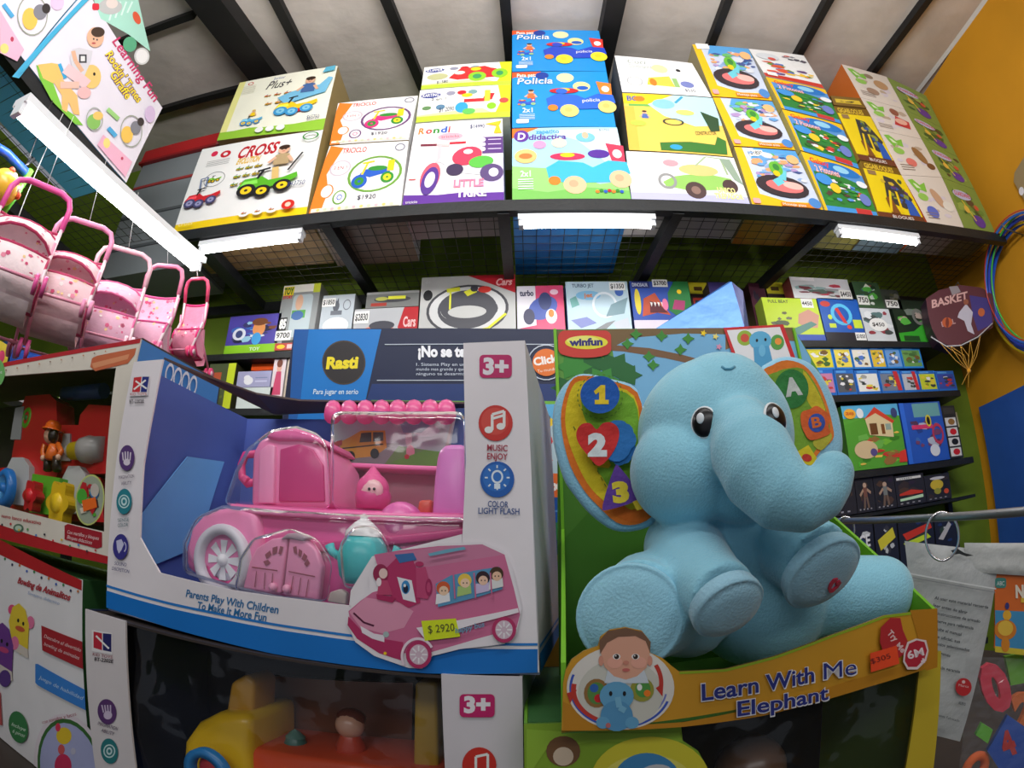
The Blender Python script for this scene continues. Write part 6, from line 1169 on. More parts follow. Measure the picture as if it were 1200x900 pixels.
f.poly([(108, 738), (132, 742), (132, 767), (108, 763)], (232, 228, 230)); f.poly([(110, 740), (120, 742), (120, 762), (110, 759)], (190, 40, 60)); f.poly([(121, 742), (131, 743), (131, 764), (121, 762)], (40, 40, 100)); f.line([(113, 745), (128, 760)], 2, WH); f.textpx('KID TOYS', 109, 768, 132, 772, 3.4, (150, 60, 80)); f.textpx('BT-2202E', 111, 774, 133, 777, 4, (60, 50, 60), .02)
f.ell(126, 834, 11, 15, (90, 55, 110), 24, -.15); f.ell(127, 838, 5, 5, (205, 190, 215)); [f.line([(122+k*2.8, 835), (120+k*3.4, 826)], 1.5, (205, 190, 215)) for k in range(4)]
f.textpx('IMAGINATION', 115, 849, 138, 856, 4, (90, 70, 100)); f.textpx('ABILITY', 119, 857, 134, 862, 4, (90, 70, 100)); f.ell(129, 880, 10, 15, (40, 120, 125), 24, -.15); f.ring(129, 880, 7, 8, .2, (200, 225, 225)); f.ring(129, 880, 3.5, 4.5, .5, (200, 225, 225))
f.rrect(539, 813, 580, 840, 5, 5, (195, 35, 105)); f.textpx('3+', 544, 834, 575, 834, 18, (238, 232, 240), .05)
f.ell(562, 896, 20, 21, (205, 50, 40), 28); f.line([(558, 905), (558, 886), (572, 883), (572, 900)], 3, WH); f.ell(554, 905, 5, 4, WH)
m.obj('front_panel', CARDFG, lb)
D2 = -n2*.28
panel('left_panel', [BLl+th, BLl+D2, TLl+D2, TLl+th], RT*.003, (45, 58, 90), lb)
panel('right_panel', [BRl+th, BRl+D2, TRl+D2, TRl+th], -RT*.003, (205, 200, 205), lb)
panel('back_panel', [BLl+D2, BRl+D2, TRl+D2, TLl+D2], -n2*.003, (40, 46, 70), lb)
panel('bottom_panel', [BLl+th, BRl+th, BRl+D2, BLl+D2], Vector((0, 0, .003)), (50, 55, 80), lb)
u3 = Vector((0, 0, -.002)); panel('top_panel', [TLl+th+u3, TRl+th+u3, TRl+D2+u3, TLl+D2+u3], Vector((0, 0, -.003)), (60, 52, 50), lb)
g2_ = lambda px, py, k: PL2.back(k).hit(px, py)
bb = empty('toy_bus', g2_(340, 900, .12), 'dim orange and yellow play bus inside the lower window carton', 'toy')
def part2(name, pts, k, th_, col, bev=.004):
    m = MB(); P = PF(PL2.back(k), pts); P = [Vector((p.x, p.y, min(p.z, ztop-.012))) for p in P]; m.prism(P, -n2*th_, col, col); o = m.obj(name, PLAST, bb)
    if bev: bevel(o, bev, 2)
part2('orange_body', [(285, 960), (520, 990), (520, 905), (400, 893), (292, 876)], .08, .12, (225, 80, 40), .008)
part2('yellow_front', [(210, 940), (214, 868), (228, 848), (252, 836), (292, 838), (296, 940)], .07, .13, (230, 185, 30), .014)
part2('yellow_pillar', [(262, 850), (270, 800), (288, 790), (298, 800), (296, 850)], .10, .06, (190, 140, 40), .006)
part2('yellow_post', [(484, 905), (486, 800), (512, 800), (514, 910)], .10, .05, (190, 150, 40), .004)
part2('back_wall', [(300, 890), (482, 900), (484, 800), (300, 790)], .20, .01, (110, 65, 45), 0)
part2('shelf', [(300, 893), (484, 905), (484, 897), (300, 885)], .10, .10, (160, 150, 150), .002)
m = MB(); C = g2_(248, 905, .05); m.lathe(C, n2, [(0, .036), (.014, .036), (.014, .024), (0, .024)], (35, 120, 185), 28); m.obj('blue_wheel', PLAST, bb)
m = MB(); m.lathe(C-n2*.004, n2, [(0, .024), (.006, .018), (.006, 0)], (200, 50, 60), 24); m.obj('wheel_hub', PLAST, bb)
for (x, y, c, lab) in ((412, 875, (190, 70, 50), 'dim small brown haired figure inside the lower window carton'), (348, 878, (60, 110, 100), 'dim small green toy pot inside the lower window carton')):
    fg2 = empty('toy_figure', g2_(x, y, .13), lab, 'toy'); m = MB(); c0_ = g2_(x, y+12, .13)
    m.lathe(c0_, UP, [(0, 0), (0, .018), (.016, .02), (.034, .012)], c, 18)
    if x > 400: m.sph(c0_+UP*.046, .019, (200, 150, 125), 16, 12); m.sph(c0_+UP*.054+n2*-.004, (.02, .018, .014), (90, 40, 30), 14, 10)
    else: m.lathe(c0_+UP*.034, UP, [(0, .014), (.008, .006), (.012, 0)], (90, 130, 120), 14)
    m.obj('body', PLAST, fg2)
m = MB(); P = [z2(TL2, ztop-.004)+th, z2(TR2, ztop-.004)+th, BR2+th, BL2+th]; N_ = 10
rows = [[(P[0]*(1-u/N_)+P[1]*(u/N_))*(1-v/6)+(P[3]*(1-u/N_)+P[2]*(u/N_))*(v/6)-n2*(.012+.010*math.sin(u*1.3+v*.8)*math.cos(v*1.1)) for u in range(N_+1)] for v in range(7)]
sheet(m, rows, WH); m.obj('clear_window', CLEARW, lb)
# ------------------------------------------------------------------ blue building brick carton behind
PR = PV((-.50, .975), (.065, .985)); nR2 = PR.n
TLr, TRr = PR.hit(345, 386), PR.hit(660, 386); zt = (TLr.z+TRr.z)/2
m = MB(); P = [Vector((TLr.x, TLr.y, CT+.001)), Vector((TRr.x, TRr.y, CT+.001)), Vector((TRr.x, TRr.y, TRr.z)), Vector((TLr.x, TLr.y, TLr.z))]
m.prism(P, -nR2*.12, (24, 34, 66), (22, 70, 140)); f = Face(m, plane=PR, step=.00008)
f.poly([(345, 386), (447, 386), (428, 472), (400, 560), (335, 560), (340, 470)], (18, 120, 200)); f.poly([(345, 386), (362, 386), (352, 472), (340, 540), (334, 540), (340, 470)], (22, 90, 165))
f.poly([(428, 474), (436, 450), (660, 450), (660, 560), (420, 560)], (26, 52, 110)); f.poly([(428, 472), (436, 469), (545, 470), (660, 470), (660, 474), (430, 475)], (110, 175, 60))
f.ell(403, 425, 25.5, 26, (70, 60, 50), 36); f.ell(403, 425, 24, 24.5, (44, 40, 42), 36); f.textpx('Rasti', 382, 432, 421, 431, 13, (240, 220, 40), .05, .15); f.textpx('Rasti', 382, 432, 421, 431, 13, (240, 220, 40), .02, .15)
f.textpx('Para jugar en serio', 367, 462, 420, 462, 6, (215, 235, 248), .01, .2)
f.textpx('Caja Box', 366, 482, 420, 482, 10, (240, 200, 60), .03)
f.textpx('¡No se te', 490, 418, 546, 418, 12, (240, 242, 248), .05)
for k, t in enumerate(('1. Sistema Play en un', 'mundo mas grande y que', 'ninguno te desarma')): f.textpx(t, 488, 429+k*5.5, 545, 429+k*5.5, 3.6, (200, 210, 225), .0)
f.line([(451, 404), (660, 404)], 1, (190, 200, 215)); f.line([(442, 446), (545, 446)], 1, (190, 200, 215))
f.ring(640, 425, 22, 21, .06, (190, 200, 215)); f.ell(640, 425, 16, 16, (225, 115, 40), 28); f.textpx('Click', 626, 429, 654, 424, 9, (245, 240, 235), .04); f.textpx('Tu mundo', 630, 437, 652, 434, 3.5, (245, 230, 210))
f.poly([(620, 474), (660, 474), (660, 500), (620, 490)], (90, 170, 215)); f.poly([(620, 488), (660, 495), (660, 556), (620, 556)], (170, 195, 205)); f.ell(641, 495, 8, 6, (230, 195, 40)); f.ell(639, 490, 6, 4, (30, 30, 34)); f.poly([(634, 528), (646, 512), (648, 518), (640, 528), (648, 540), (642, 542), (632, 534)], (205, 50, 50))
f.rect(620, 555, 662, 583, (225, 105, 40)); f.textpx('Box', 632, 575, 658, 574, 11, (245, 240, 235), .06); f.rect(620, 583, 662, 614, (22, 80, 160)); f.textpx('bloques de encastre', 633, 600, 655, 600, 3, (130, 190, 235)); f.poly([(615, 614), (662, 612), (662, 632), (615, 636)], (40, 120, 70)); f.poly([(615, 636), (662, 632), (662, 650), (615, 650)], (26, 50, 100)); f.rect(615, 650, 662, 800, (170, 140, 50)); f.rect(636, 652, 642, 700, (50, 45, 40)); f.ell(644, 704, 5, 6, (60, 90, 150)); f.line([(632, 742), (662, 742)], 2, (90, 70, 30))
tag(m.obj('building_brick_carton', CARDFG), 'large blue and navy brick carton with a black round yellow-lettered logo', 'box')
# ------------------------------------------------------------------ elephant carton (right foreground)
PE = PV((.025, .419), (.40, .434)); nE = PE.n
BK_ = PY(.66)
zbot = CZ-.1405
el = empty('toy_box', (.21, .54, zbot), 'open green and orange display carton holding the plush elephant', 'box')
L0 = PE.hit(658, 859); R0 = PE.hit(1098, 782); LT = PE.hit(660, 777); RTp = PE.hit(1098, 713)
xl, xr = .040, .405
A, B = BK_.hit(652, 388), BK_.hit(930, 384); zt = (A.z+B.z)/2
m = MB(); m.prism([(xl, .66, zbot), (xr, .66, zbot), (xr, .66, zt), (xl, .66, zt)], (0, .004, 0), (70, 125, 40), (150, 140, 120))
f = Face(m, plane=BK_, step=.00008)
f.poly([(653, 389), (930, 385), (962, 440), (972, 520), (655, 520)], (95, 155, 60))
f.poly([(716, 400), (760, 390), (850, 386), (930, 386), (950, 420), (950, 520), (690, 520), (690, 440), (720, 425)], (120, 180, 220))
f.poly([(653, 388), (930, 384), (932, 390), (850, 392), (800, 391), (740, 396), (712, 410), (653, 398)], (120, 95, 60)); f.poly([(712, 404), (760, 408), (800, 416), (850, 430), (850, 436), (780, 420), (730, 412), (712, 411)], (125, 90, 60)); f.poly([(850, 392), (930, 388), (935, 400), (880, 398), (850, 410)], (130, 95, 60))
r = random.Random(5)
for (x, y, s_) in ((690, 425, 26), (672, 430, 22), (720, 430, 24), (705, 446, 22), (665, 455, 20), (735, 440, 18)):
    f.poly([(x+s_*q*math.cos(t), y+s_*q*.75*math.sin(t)) for t, q in [(2*math.pi*k/12, 1 if k % 2 == 0 else .62) for k in range(12)]], r.choice([(40, 120, 50), (60, 145, 55), (35, 105, 50)]))
for (x, y) in ((735, 403), (760, 418), (775, 394), (797, 410), (806, 397), (745, 392), (765, 428)):
    f.poly([(x-7, y), (x-2, y-3), (x, y-7), (x+3, y-2), (x+8, y), (x+3, y+3), (x, y+7), (x-3, y+3)], (60, 140, 50))
for (x, y, c) in ((824, 391, YEL), (838, 395, (240, 220, 120)), (842, 407, (225, 150, 180))): f.poly([(x+4*q*math.cos(t), y+4*q*math.sin(t)) for t, q in [(2*math.pi*k/10, 1 if k % 2 == 0 else .5) for k in range(10)]], c)
f.poly([(653, 640), (653, 520), (740, 500), (800, 560), (800, 800), (655, 800)], (72, 128, 38)); f.poly([(653, 470), (672, 465), (690, 600), (653, 640)], (84, 140, 48))  # darker greens put the shading of the carton's lower inside into the print
f.rrect(654, 388, 716, 417, 8, 8, (210, 60, 50)); f.ell(685, 415, 26, 5, (210, 60, 50)); f.ell(687, 402, 25, 8, (235, 225, 60), 28); f.ell(683, 400, 19, 5.5, (240, 235, 120), 28); f.textpx('winfun', 667, 406, 706, 405, 8, (50, 45, 120), .05)
f.poly([(847, 385), (917, 381), (931, 420), (938, 445), (872, 447), (860, 425)], (205, 40, 45)); f.poly([(851, 388), (913, 384), (926, 420), (932, 443), (876, 445), (864, 423)], (232, 230, 232))
f.ell(872, 397, 9, 9, (150, 180, 60)); f.ell(872, 397, 5, 5, (210, 80, 60)); f.ell(910, 402, 8, 9, (90, 160, 70)); f.ell(911, 401, 4, 4, (240, 150, 60)); f.ell(890, 400, 13, 11, (95, 175, 215)); f.poly([(882, 408), (900, 406), (908, 440), (884, 440)], (80, 160, 205)); f.ell(886, 400, 1.5, 2, BK, 8); f.ell(896, 399, 1.5, 2, BK, 8); f.ell(892, 412, 4, 7, (110, 185, 222)); f.line([(875, 386), (880, 384)], 1.5, (180, 50, 60))
m.obj('back_panel', CARDFG, el)
lime = (120, 190, 40)
def side(name, x0, P0, zf, col, thick):
    m = MB(); a = Vector((P0.x, P0.y+.002, zbot)); b = Vector((x0, .66, zbot)); zb2 = CZ+.03
    P = [a, b, Vector((x0, .66, zt)), Vector((x0, .656, zt)), Vector((x0, .652, zb2+.01)), Vector((P0.x, P0.y+.002, zf))]
    m.prism(P, thick, col, lime); m.obj(name, CARDFG, el)
side('left_panel', xl, L0, LT.z, (70, 130, 30), Vector((.004, 0, 0)))
side('right_panel', xr, R0, RTp.z, (90, 160, 40), Vector((-.004, 0, 0)))
m = MB(); m.prism([(L0.x, L0.y, zbot), (R0.x, R0.y, zbot), (xr, .66, zbot), (xl, .66, zbot)], (0, 0, .003), (60, 110, 40), (60, 110, 40)); m.obj('bottom_panel', CARDFG, el)
# tray front with the wavy upper edge and the oval picture standing up from it
top = [(660, 800), (663, 785), (670, 773), (684, 763), (701, 757), (704, 746), (715, 738), (733, 735), (752, 739), (761, 750), (762, 765), (776, 771), (788, 781), (796, 787), (850, 784), (908, 769), (975, 744), (1037, 721), (1098, 713)]
bot = [(658, 859), (700, 859), (750, 858), (796, 855), (850, 849), (892, 842), (950, 828), (1017, 808), (1060, 794), (1098, 782)]
m = MB(); T_ = PF(PE, top); B_ = PF(PE, bot)
for b_ in B_: b_.z = zbot+.0005+(b_.z-zbot)*.35 if b_.z > zbot else zbot+.0005
poly = B_+T_[::-1]; m.prism(poly, -nE*.003, (205, 150, 40), (150, 120, 60)); f = Face(m, plane=PE, step=.00005, base=.0005)
f.poly([(796, 787), (850, 784), (908, 769), (975, 744), (1037, 721), (1098, 713), (1098, 716), (1037, 724), (975, 747), (908, 772), (850, 787), (796, 790)], (150, 180, 40))
f.poly([(660, 822), (720, 850), (800, 846), (900, 826), (1000, 796), (1096, 768), (1096, 780), (1017, 805), (892, 839), (796, 852), (700, 856), (660, 856)], (190, 130, 30))
f.poly([(1066, 715), (1098, 713), (1098, 782), (1085, 786)], (185, 125, 30))
# oval with baby and elephant
f.ell(727, 806, 63, 49, (226, 222, 215), 40); f.ring(727, 806, 60, 47, .05, (60, 90, 190), 40, 20, 200); f.ring(727, 806, 55, 42, .04, (120, 130, 200), 40, 10, 180); f.ell(727, 812, 50, 40, (205, 205, 195), 36); f.ring(727, 808, 58, 42, .1, (195, 60, 50), 20, 120, 190); f.ring(727, 800, 50, 44, .1, (195, 60, 50), 14, -30, 10)
f.poly([(664, 812), (676, 808), (668, 824)], (195, 55, 45)); f.poly([(768, 806), (777, 800), (776, 816)], (195, 55, 45))
f.ell(699, 812, 15, 17, (150, 110, 60)); f.ell(699, 812, 11, 13, (90, 140, 70)); f.ell(696, 806, 5, 5, (50, 100, 180)); f.ell(701, 818, 5, 5, RED); f.ell(752, 808, 14, 14, (150, 150, 60)); f.ell(753, 807, 9, 10, (80, 150, 70)); f.ell(749, 805, 3, 4, WH); f.ell(758, 812, 4, 4, ORG)
f.ell(733, 787, 13, 10, (232, 190, 170)); f.poly([(712, 784), (754, 784), (760, 800), (708, 800)], (205, 215, 225))
f.poly([(704, 765), (706, 752), (716, 743), (733, 740), (750, 744), (759, 754), (761, 768), (757, 782), (746, 792), (733, 796), (719, 792), (708, 781)], (222, 165, 140)); f.ell(704, 774, 3, 6, (215, 150, 128)); f.ell(761, 774, 3, 6, (215, 150, 128))
f.poly([(703, 766), (702, 750), (712, 739), (733, 735.5), (752, 740), (762, 752), (761, 764), (756, 751), (744, 745), (724, 746), (711, 753)], (120, 88, 68)); f.ell(720, 776, 9, 7, (232, 170, 150)); f.ell(748, 776, 9, 7, (232, 170, 150))
for x in (722, 744): f.ell(x, 769, 4.6, 3.4, (240, 235, 232)); f.ell(x, 769, 3.0, 3.0, (50, 35, 30), 12); f.ell(x-1, 768, .9, .9, WH, 8)
f.ell(733, 776, 3.5, 2.4, (205, 135, 115)); f.ell(733, 784.5, 4.5, 2.0, (200, 105, 100))
f.ell(722, 815, 20, 17, (100, 165, 205)); f.ell(722, 838, 19, 18, (85, 150, 195)); f.ell(706, 846, 8, 7, (100, 165, 205)); f.ell(740, 846, 8, 7, (100, 165, 205)); f.ell(715, 812, 2, 3, BK, 10); f.ell(731, 812, 2, 3, BK, 10); f.line([(723, 816), (725, 828), (732, 832)], 7, (120, 182, 215)); f.ell(712, 849, 3, 3, (190, 110, 110))
navy = (40, 50, 130)
for t, x0, y0, x1, y1, h_ in (('Learn With', 821, 820, 953, 797.5, 19), ('Me', 963, 795.6, 1002, 789, 19), ('Elephant', 862, 838, 969, 818, 17)):
    f.textpx(t, x0-1, y0+.8, x1+1.5, y1+.8, h_+1, (235, 235, 240), .045 if t != 'Me' else .03, .12); f.k += 8; f.textpx(t, x0, y0, x1, y1, h_, navy, .02 if t != 'Me' else .0, .12)
f.poly([(1029, 735), (1040, 724), (1052, 724), (1055, 738), (1063, 757), (1056, 766), (1046, 774), (1034, 770), (1028, 752)], (185, 45, 50)); f.textpx('Try', 1036, 742, 1045, 752, 7, (235, 200, 200), .03); f.textpx('Me', 1046, 757, 1054, 765, 7, (235, 200, 200), .03)
f.poly([(1056, 764), (1060, 752), (1070, 748), (1082, 750), (1085, 762), (1082, 774), (1072, 784), (1060, 784), (1055, 775)], (232, 215, 215)); f.poly([(1058, 765), (1062, 754), (1071, 750), (1080, 752), (1083, 762), (1080, 772), (1071, 781), (1061, 781), (1057, 774)], (185, 40, 60)); f.textpx('6M', 1061, 772, 1080, 767, 9, (240, 220, 225), .03); f.textpx('+', 1077, 778, 1083, 776, 7, (240, 220, 225), .05)
m.obj('tray_front', CARDFG, el)
stk = MB(); g = PF(PE, [(1017, 787), (1050, 777), (1047, 756), (1016, 765)]); stk.prism([p+nE*.0052 for p in g], -nE*.0006, (245, 80, 40), (220, 70, 40)); f = Face(stk, plane=Plane(PE.p+nE*.0054, nE), base=.0003); f.textpx('$305', 1021, 778, 1044, 771, 6, (120, 40, 40))
o = stk.obj('price_sticker', CARD, el); o['label'] = 'orange price sticker'
# ------------------------------------------------------------------ the plush elephant
PLUSH = mat('blue_plush', rough=.95, spec=.12, bump=.22, bscale=420, sheen=.5, vary=.07, vscale=26)
E_ = lambda x, y, Y: PY(Y).hit(x, y)
def body_mesh(builder, name, parent, vox=.0032, smooth=6, m_=None, fac=.6):
    mb = MB(); builder(mb)
    me = bpy.data.meshes.new('tmp'); me.from_pydata([tuple(v) for v in mb.v], [], mb.f); ob = bpy.data.objects.new('tmp', me); COL.objects.link(ob)
    r_ = ob.modifiers.new('r', 'REMESH'); r_.mode = 'VOXEL'; r_.voxel_size = vox; r_.adaptivity = 0
    s_ = ob.modifiers.new('s', 'SMOOTH'); s_.iterations = smooth; s_.factor = fac
    dg = bpy.context.evaluated_depsgraph_get(); me2 = bpy.data.meshes.new_from_object(ob.evaluated_get(dg))
    V = [v.co.copy() for v in me2.vertices]; F = [tuple(p.vertices) for p in me2.polygons]
    bpy.data.objects.remove(ob); bpy.data.meshes.remove(me); bpy.data.meshes.remove(me2)
    out = MB(); out.add(V, F, mb.c[0], True); return out.obj(name, m_ or PLUSH, parent)
eb = (152, 214, 236)
ele = empty('plush_elephant', E_(870, 770, .54), 'large light blue plush elephant with number and letter ears sitting in the carton', 'plush toy')
HC_ = E_(839, 512, .505); HR = .0825
def build(mb):
    mb.sph(HC_, (HR, HR*.97, HR), eb, 32, 24)
    mb.sph(E_(802, 553, .485), .053, eb, 24, 16); mb.sph(E_(868, 556, .475), .048, eb, 24, 16); mb.sph(E_(846, 482, .49), .060, eb, 24, 16)
    mb.tube([E_(868, 505, .435), E_(880, 528, .415), E_(895, 557, .395), E_(920, 582, .38), E_(945, 588, .372), E_(963, 578, .37), E_(974, 563, .37), E_(977, 552, .372)], [.030, .036, .0345, .0300, .0250, .0222, .0195, .015], eb, 20)
    mb.sph(E_(976, 555, .37), .0188, eb, 16, 12); mb.sph(E_(868, 505, .435), .032, eb, 16, 12)
    mb.sph(E_(893, 690, .545), (.086, .078, .085), eb, 28, 20); mb.sph(E_(880, 640, .53), .066, eb, 24, 16)
    mb.sph(E_(888, 492, .600), .030, eb, 16, 12); mb.sph(E_(757, 505, .535), .024, eb, 16, 12)
    mb.tube([E_(800, 640, .52), E_(808, 662, .485), E_(830, 686, .435), E_(850, 700, .405)], [.040, .040, .033, .029], eb, 20); mb.sph(E_(800, 640, .52), .040, eb, 18, 12)
    mb.tube([E_(905, 632, .50), E_(932, 644, .46), E_(960, 660, .428)], [.034, .038, .037], eb, 20); mb.sph(E_(905, 632, .50), .034, eb, 18, 12)
    mb.tube([E_(810, 715, .53), E_(775, 712, .49), E_(744, 718, .452)], [.05, .046, .047], eb, 20)
    mb.tube([E_(760, 692, .50), E_(750, 705, .47)], [.04, .04], eb, 16)
    mb.tube([E_(930, 705, .54), E_(980, 698, .52), E_(1026, 695, .505)], [.048, .045, .042], eb, 20); mb.sph(E_(1030, 695, .503), .0415, eb, 20, 14)
body_mesh(build, 'body', ele)
# the foot pads: flat round ends with a stitched seam
def pad(c, ax, r, col, name, th=.006, sq=1.0):
    m = MB(); m.lathe(c, ax, [(-.012, r*.97), (-.004, r*1.01), (0, r*1.0), (.0015, r*.95), (.0008, r*.93), (.004, r*.86), (.0065, r*.5), (.007, 0)], col, 36); o = m.obj(name, PLUSH, ele); return o
pc = (160, 208, 230)
c1 = E_(855, 714, .392); a1 = (Vector((0, 0, CZ+.02))-c1).normalized(); a1 = Vector((.16, -.74, -.62)).normalized()
pad(c1, a1, .0300, pc, 'hand_pad')
c2 = E_(966, 674, .412); a2 = Vector((.10, -.74, -.66)).normalized(); pad(c2, a2, .0385, pc, 'hand_pad')
c3 = E_(738, 723, .437); a3 = Vector((-.28, -.95, -.02)).normalized(); pad(c3, a3, .0448, (158, 214, 236), 'foot_pad')
m = MB(); u = a2.cross(UP).normalized(); w = u.cross(a2).normalized()
if w.z < 0: w = -w
cc_ = c2+a2*.0085+u*(.010 if u.x > 0 else -.010)+w*-.006
q = Vector((0, 0, 0))
def loc(x, y): return cc_+u*x*.001+w*y*.001
for pts in ([(-2, -9), (-6, -4), (-7, 1), (-4, 4), (-1, 2), (-1, -1), (-3, 0), (-4, -2), (0, -6)], [(0, -6), (3, -3), (3, 2), (0, 4), (0, 7), (5, 7), (7, 2), (6, -4), (2, -9), (-2, -9)]): m.prism([loc(*p) for p in pts], -a2*.003, (200, 50, 75), (200, 50, 75))
o = m.obj('embroidery', CLOTH, ele); o['label'] = 'red embroidered mark on the hand pad'
# eyes
def on_head(px, py, R=HR):
    r_ = ray(px, py); oc = O0-HC_; b = oc.dot(r_); c = oc.dot(oc)-R*R; disc_ = b*b-c
    t = -b-math.sqrt(max(disc_, 0)); return O0+r_*t
dgm = bpy.data.objects[[o.name for o in bpy.data.objects if o.parent == ele and o.name.startswith('body')][0]]
def cast(px, py):
    r_ = ray(px, py); og = Vector(ele['_o']); ok, loc_, n, i = dgm.ray_cast(O0-og, r_); return (loc_+og, n) if ok else (on_head(px, py), (on_head(px, py)-HC_).normalized())
for (px, py, r1, lab) in ((825, 495, .0125, 'eye'), (909, 490, .0125, 'eye')):
    p, n = cast(px, py); n = ((p-HC_).normalized()*.7+n*.3).normalized(); m = MB()
    u = n.cross(UP).normalized(); w = u.cross(n).normalized(); w = w if w.z > 0 else -w
    rot = Matrix((u, w, n)).transposed(); ti = Matrix.Rotation(.12, 3, 'Z'); rot = rot @ ti
    for (k, (rx, ry, h_, c)) in enumerate(((r1, r1*1.2, .0032, (225, 232, 238)), (r1*.92, r1*1.12, .0040, (16, 16, 22)))): m.sph(p-n*.0008, (rx, ry, h_+.001*k), c, 24, 12, rot)
    g = p-n*.0008+rot @ Vector((-.0026 if u.dot(RT) > 0 else .0026, .003, .0048)); m.sph(g, (.0036, .0050, .0012), (235, 240, 245), 14, 8, rot)  # pale dome put in as the eye's glint
    m.obj('eye', PLAST, ele)
# ears
def ear(name, outline, Y, th, yaw=0.0):
    c = (sum(p[0] for p in outline)/len(outline), sum(p[1] for p in outline)/len(outline)); pl = Plane((PY(Y).hit(*c)), (math.sin(yaw), -math.cos(yaw), 0))
    n = len(outline); out = []
    for i in range(n):                                  # smooth outline
        p0, p1, p2, p3 = [outline[(i+k-1) % n] for k in range(4)]
        for t in (0, .25, .5, .75): out.append(tuple(.5*(2*p1[j]+(p2[j]-p0[j])*t+(2*p0[j]-5*p1[j]+4*p2[j]-p3[j])*t*t+(3*p1[j]-p0[j]-3*p2[j]+p3[j])*t**3) for j in (0, 1)))
    P = [pl.hit(*p) for p in out]; C = sum(P, Vector())/len(P); N = len(P); m = MB(); vs = []
    prof = [(0, th), (.6, th), (.85, th*.9), (.96, th*.6), (1, 0), (.96, -th*.6), (.85, -th*.9), (.6, -th), (0, -th)]
    for s_, h_ in prof: vs += [C+(p-C)*max(s_, .001)+pl.n*h_ for p in P]
    fs = [(i*N+k, i*N+(k+1) % N, (i+1)*N+(k+1) % N, (i+1)*N+k) for i in range(len(prof)-1) for k in range(N)]
    m.add(vs, fs, (150, 205, 232), True); m.obj(name, PLUSH, ele); return pl, out
EARM = mat('printed_ear_cloth', rough=.8, spec=.25, bump=.3, bscale=60, sheen=.3, vary=.12, vscale=40)
def shrink(pts, s, dx=0, dy=0):
    cx = sum(p[0] for p in pts)/len(pts); cy = sum(p[1] for p in pts)/len(pts); return [(cx+(x-cx)*s+dx, cy+(y-cy)*s+dy) for x, y in pts]
def smoothp(o, k=3):
    n = len(o); out = []
    for i in range(n):
        p0, p1, p2, p3 = [o[(i+j-1) % n] for j in range(4)]
        for t in [q/k for q in range(k)]: out.append(tuple(.5*(2*p1[j]+(p2[j]-p0[j])*t+(2*p0[j]-5*p1[j]+4*p2[j]-p3[j])*t*t+(3*p1[j]-p0[j]-3*p2[j]+p3[j])*t**3) for j in (0, 1)))
    return out
o1 = [(668, 445), (684, 438), (715, 444), (746, 456), (756, 500), (764, 550), (776, 590), (768, 612), (745, 622), (718, 621), (692, 603), (674, 582), (660, 560), (649, 520), (648, 485), (655, 460)]
pl1, out1 = ear('ear', o1, .520, .007, -.12)
pe = Plane(pl1.p+pl1.n*.0078, pl1.n); m = MB(); f = Face(m, plane=pe, step=.00025, base=0)
f.poly(smoothp([(668, 448), (684, 440), (715, 446), (747, 460), (756, 505), (764, 552), (772, 588), (763, 606), (744, 615), (722, 612), (700, 592), (684, 574), (668, 545), (659, 510), (658, 480)]), (228, 120, 40))
f.poly(smoothp([(671, 453), (684, 446), (712, 451), (743, 464), (752, 508), (758, 552), (764, 580), (745, 596), (724, 598), (704, 584), (688, 566), (674, 538), (664, 508), (663, 480)]), (222, 200, 40))
f.poly(smoothp([(684, 452), (712, 454), (743, 468), (750, 510), (756, 552), (760, 575), (745, 578), (722, 580), (706, 560), (700, 548), (716, 545), (690, 500), (682, 478)]), (120, 175, 50))
f.poly(smoothp([(720, 585), (745, 600), (766, 585), (772, 592), (760, 608), (740, 612), (718, 600)]), (225, 110, 35))
for a_, b_ in (((672, 500), (700, 552)), ((700, 552), (720, 590))):
    for k in range(5): t = k/5; x, y = a_[0]+(b_[0]-a_[0])*t, a_[1]+(b_[1]-a_[1])*t; f.line([(x, y), (x+2.4, y+4)], 1.2, (110, 120, 40))
for k in range(26): t = 2*math.pi*k/26; f.line([(703+26*math.cos(t), 467+25*math.sin(t)), (703+26*math.cos(t+.12), 467+25*math.sin(t+.12))], 1.1, (90, 130, 50))
for k in range(10): t = 2*math.pi*k/10+.4; f.ell(726+10*math.cos(t), 522+15*math.sin(t), 9, 11, (45, 115, 185), 12)
f.ell(722, 520, 18, 24, (45, 115, 185)); f.ell(703, 467, 22.5, 21.5, (35, 95, 185), 32)
f.poly([(696, 463), (704, 456), (709, 456), (709, 473), (713, 473), (713, 478), (697, 478), (697, 473), (702, 473), (702, 464), (698, 467)], (235, 205, 50))
hp = [(702, 549), (690, 538), (678, 522), (676, 510), (682, 501), (692, 500), (699, 507), (706, 500), (716, 499), (724, 506), (724, 519), (716, 536)]
f.poly(smoothp(hp), (205, 50, 50)); f.textpx('2', 689, 536, 711, 536, 23, (225, 232, 235), .07)
f.poly(smoothp([(719, 552), (726, 551), (748, 581), (744, 589), (712, 599), (706, 594)]), (95, 60, 150)); f.textpx('3', 718, 590, 737, 588, 21, (222, 200, 60), .07)
f.poly([(740, 590), (756, 583), (758, 596), (745, 600)], (222, 190, 50))
m.obj('ear_print', EARM, ele)
o2 = [(890, 440), (902, 424), (922, 418), (945, 424), (962, 442), (976, 470), (985, 505), (985, 535), (972, 552), (945, 556), (925, 540), (905, 500)]
pl2, out2 = ear('ear', o2, .565, .007, .25)
pe = Plane(pl2.p+pl2.n*.0078, pl2.n); m = MB(); f = Face(m, plane=pe, step=.00025, base=0)
f.poly(smoothp([(893, 441), (905, 428), (922, 422), (942, 428), (956, 444), (968, 470), (976, 500), (976, 515), (962, 528), (950, 540), (930, 530), (910, 500)]), (228, 125, 45))
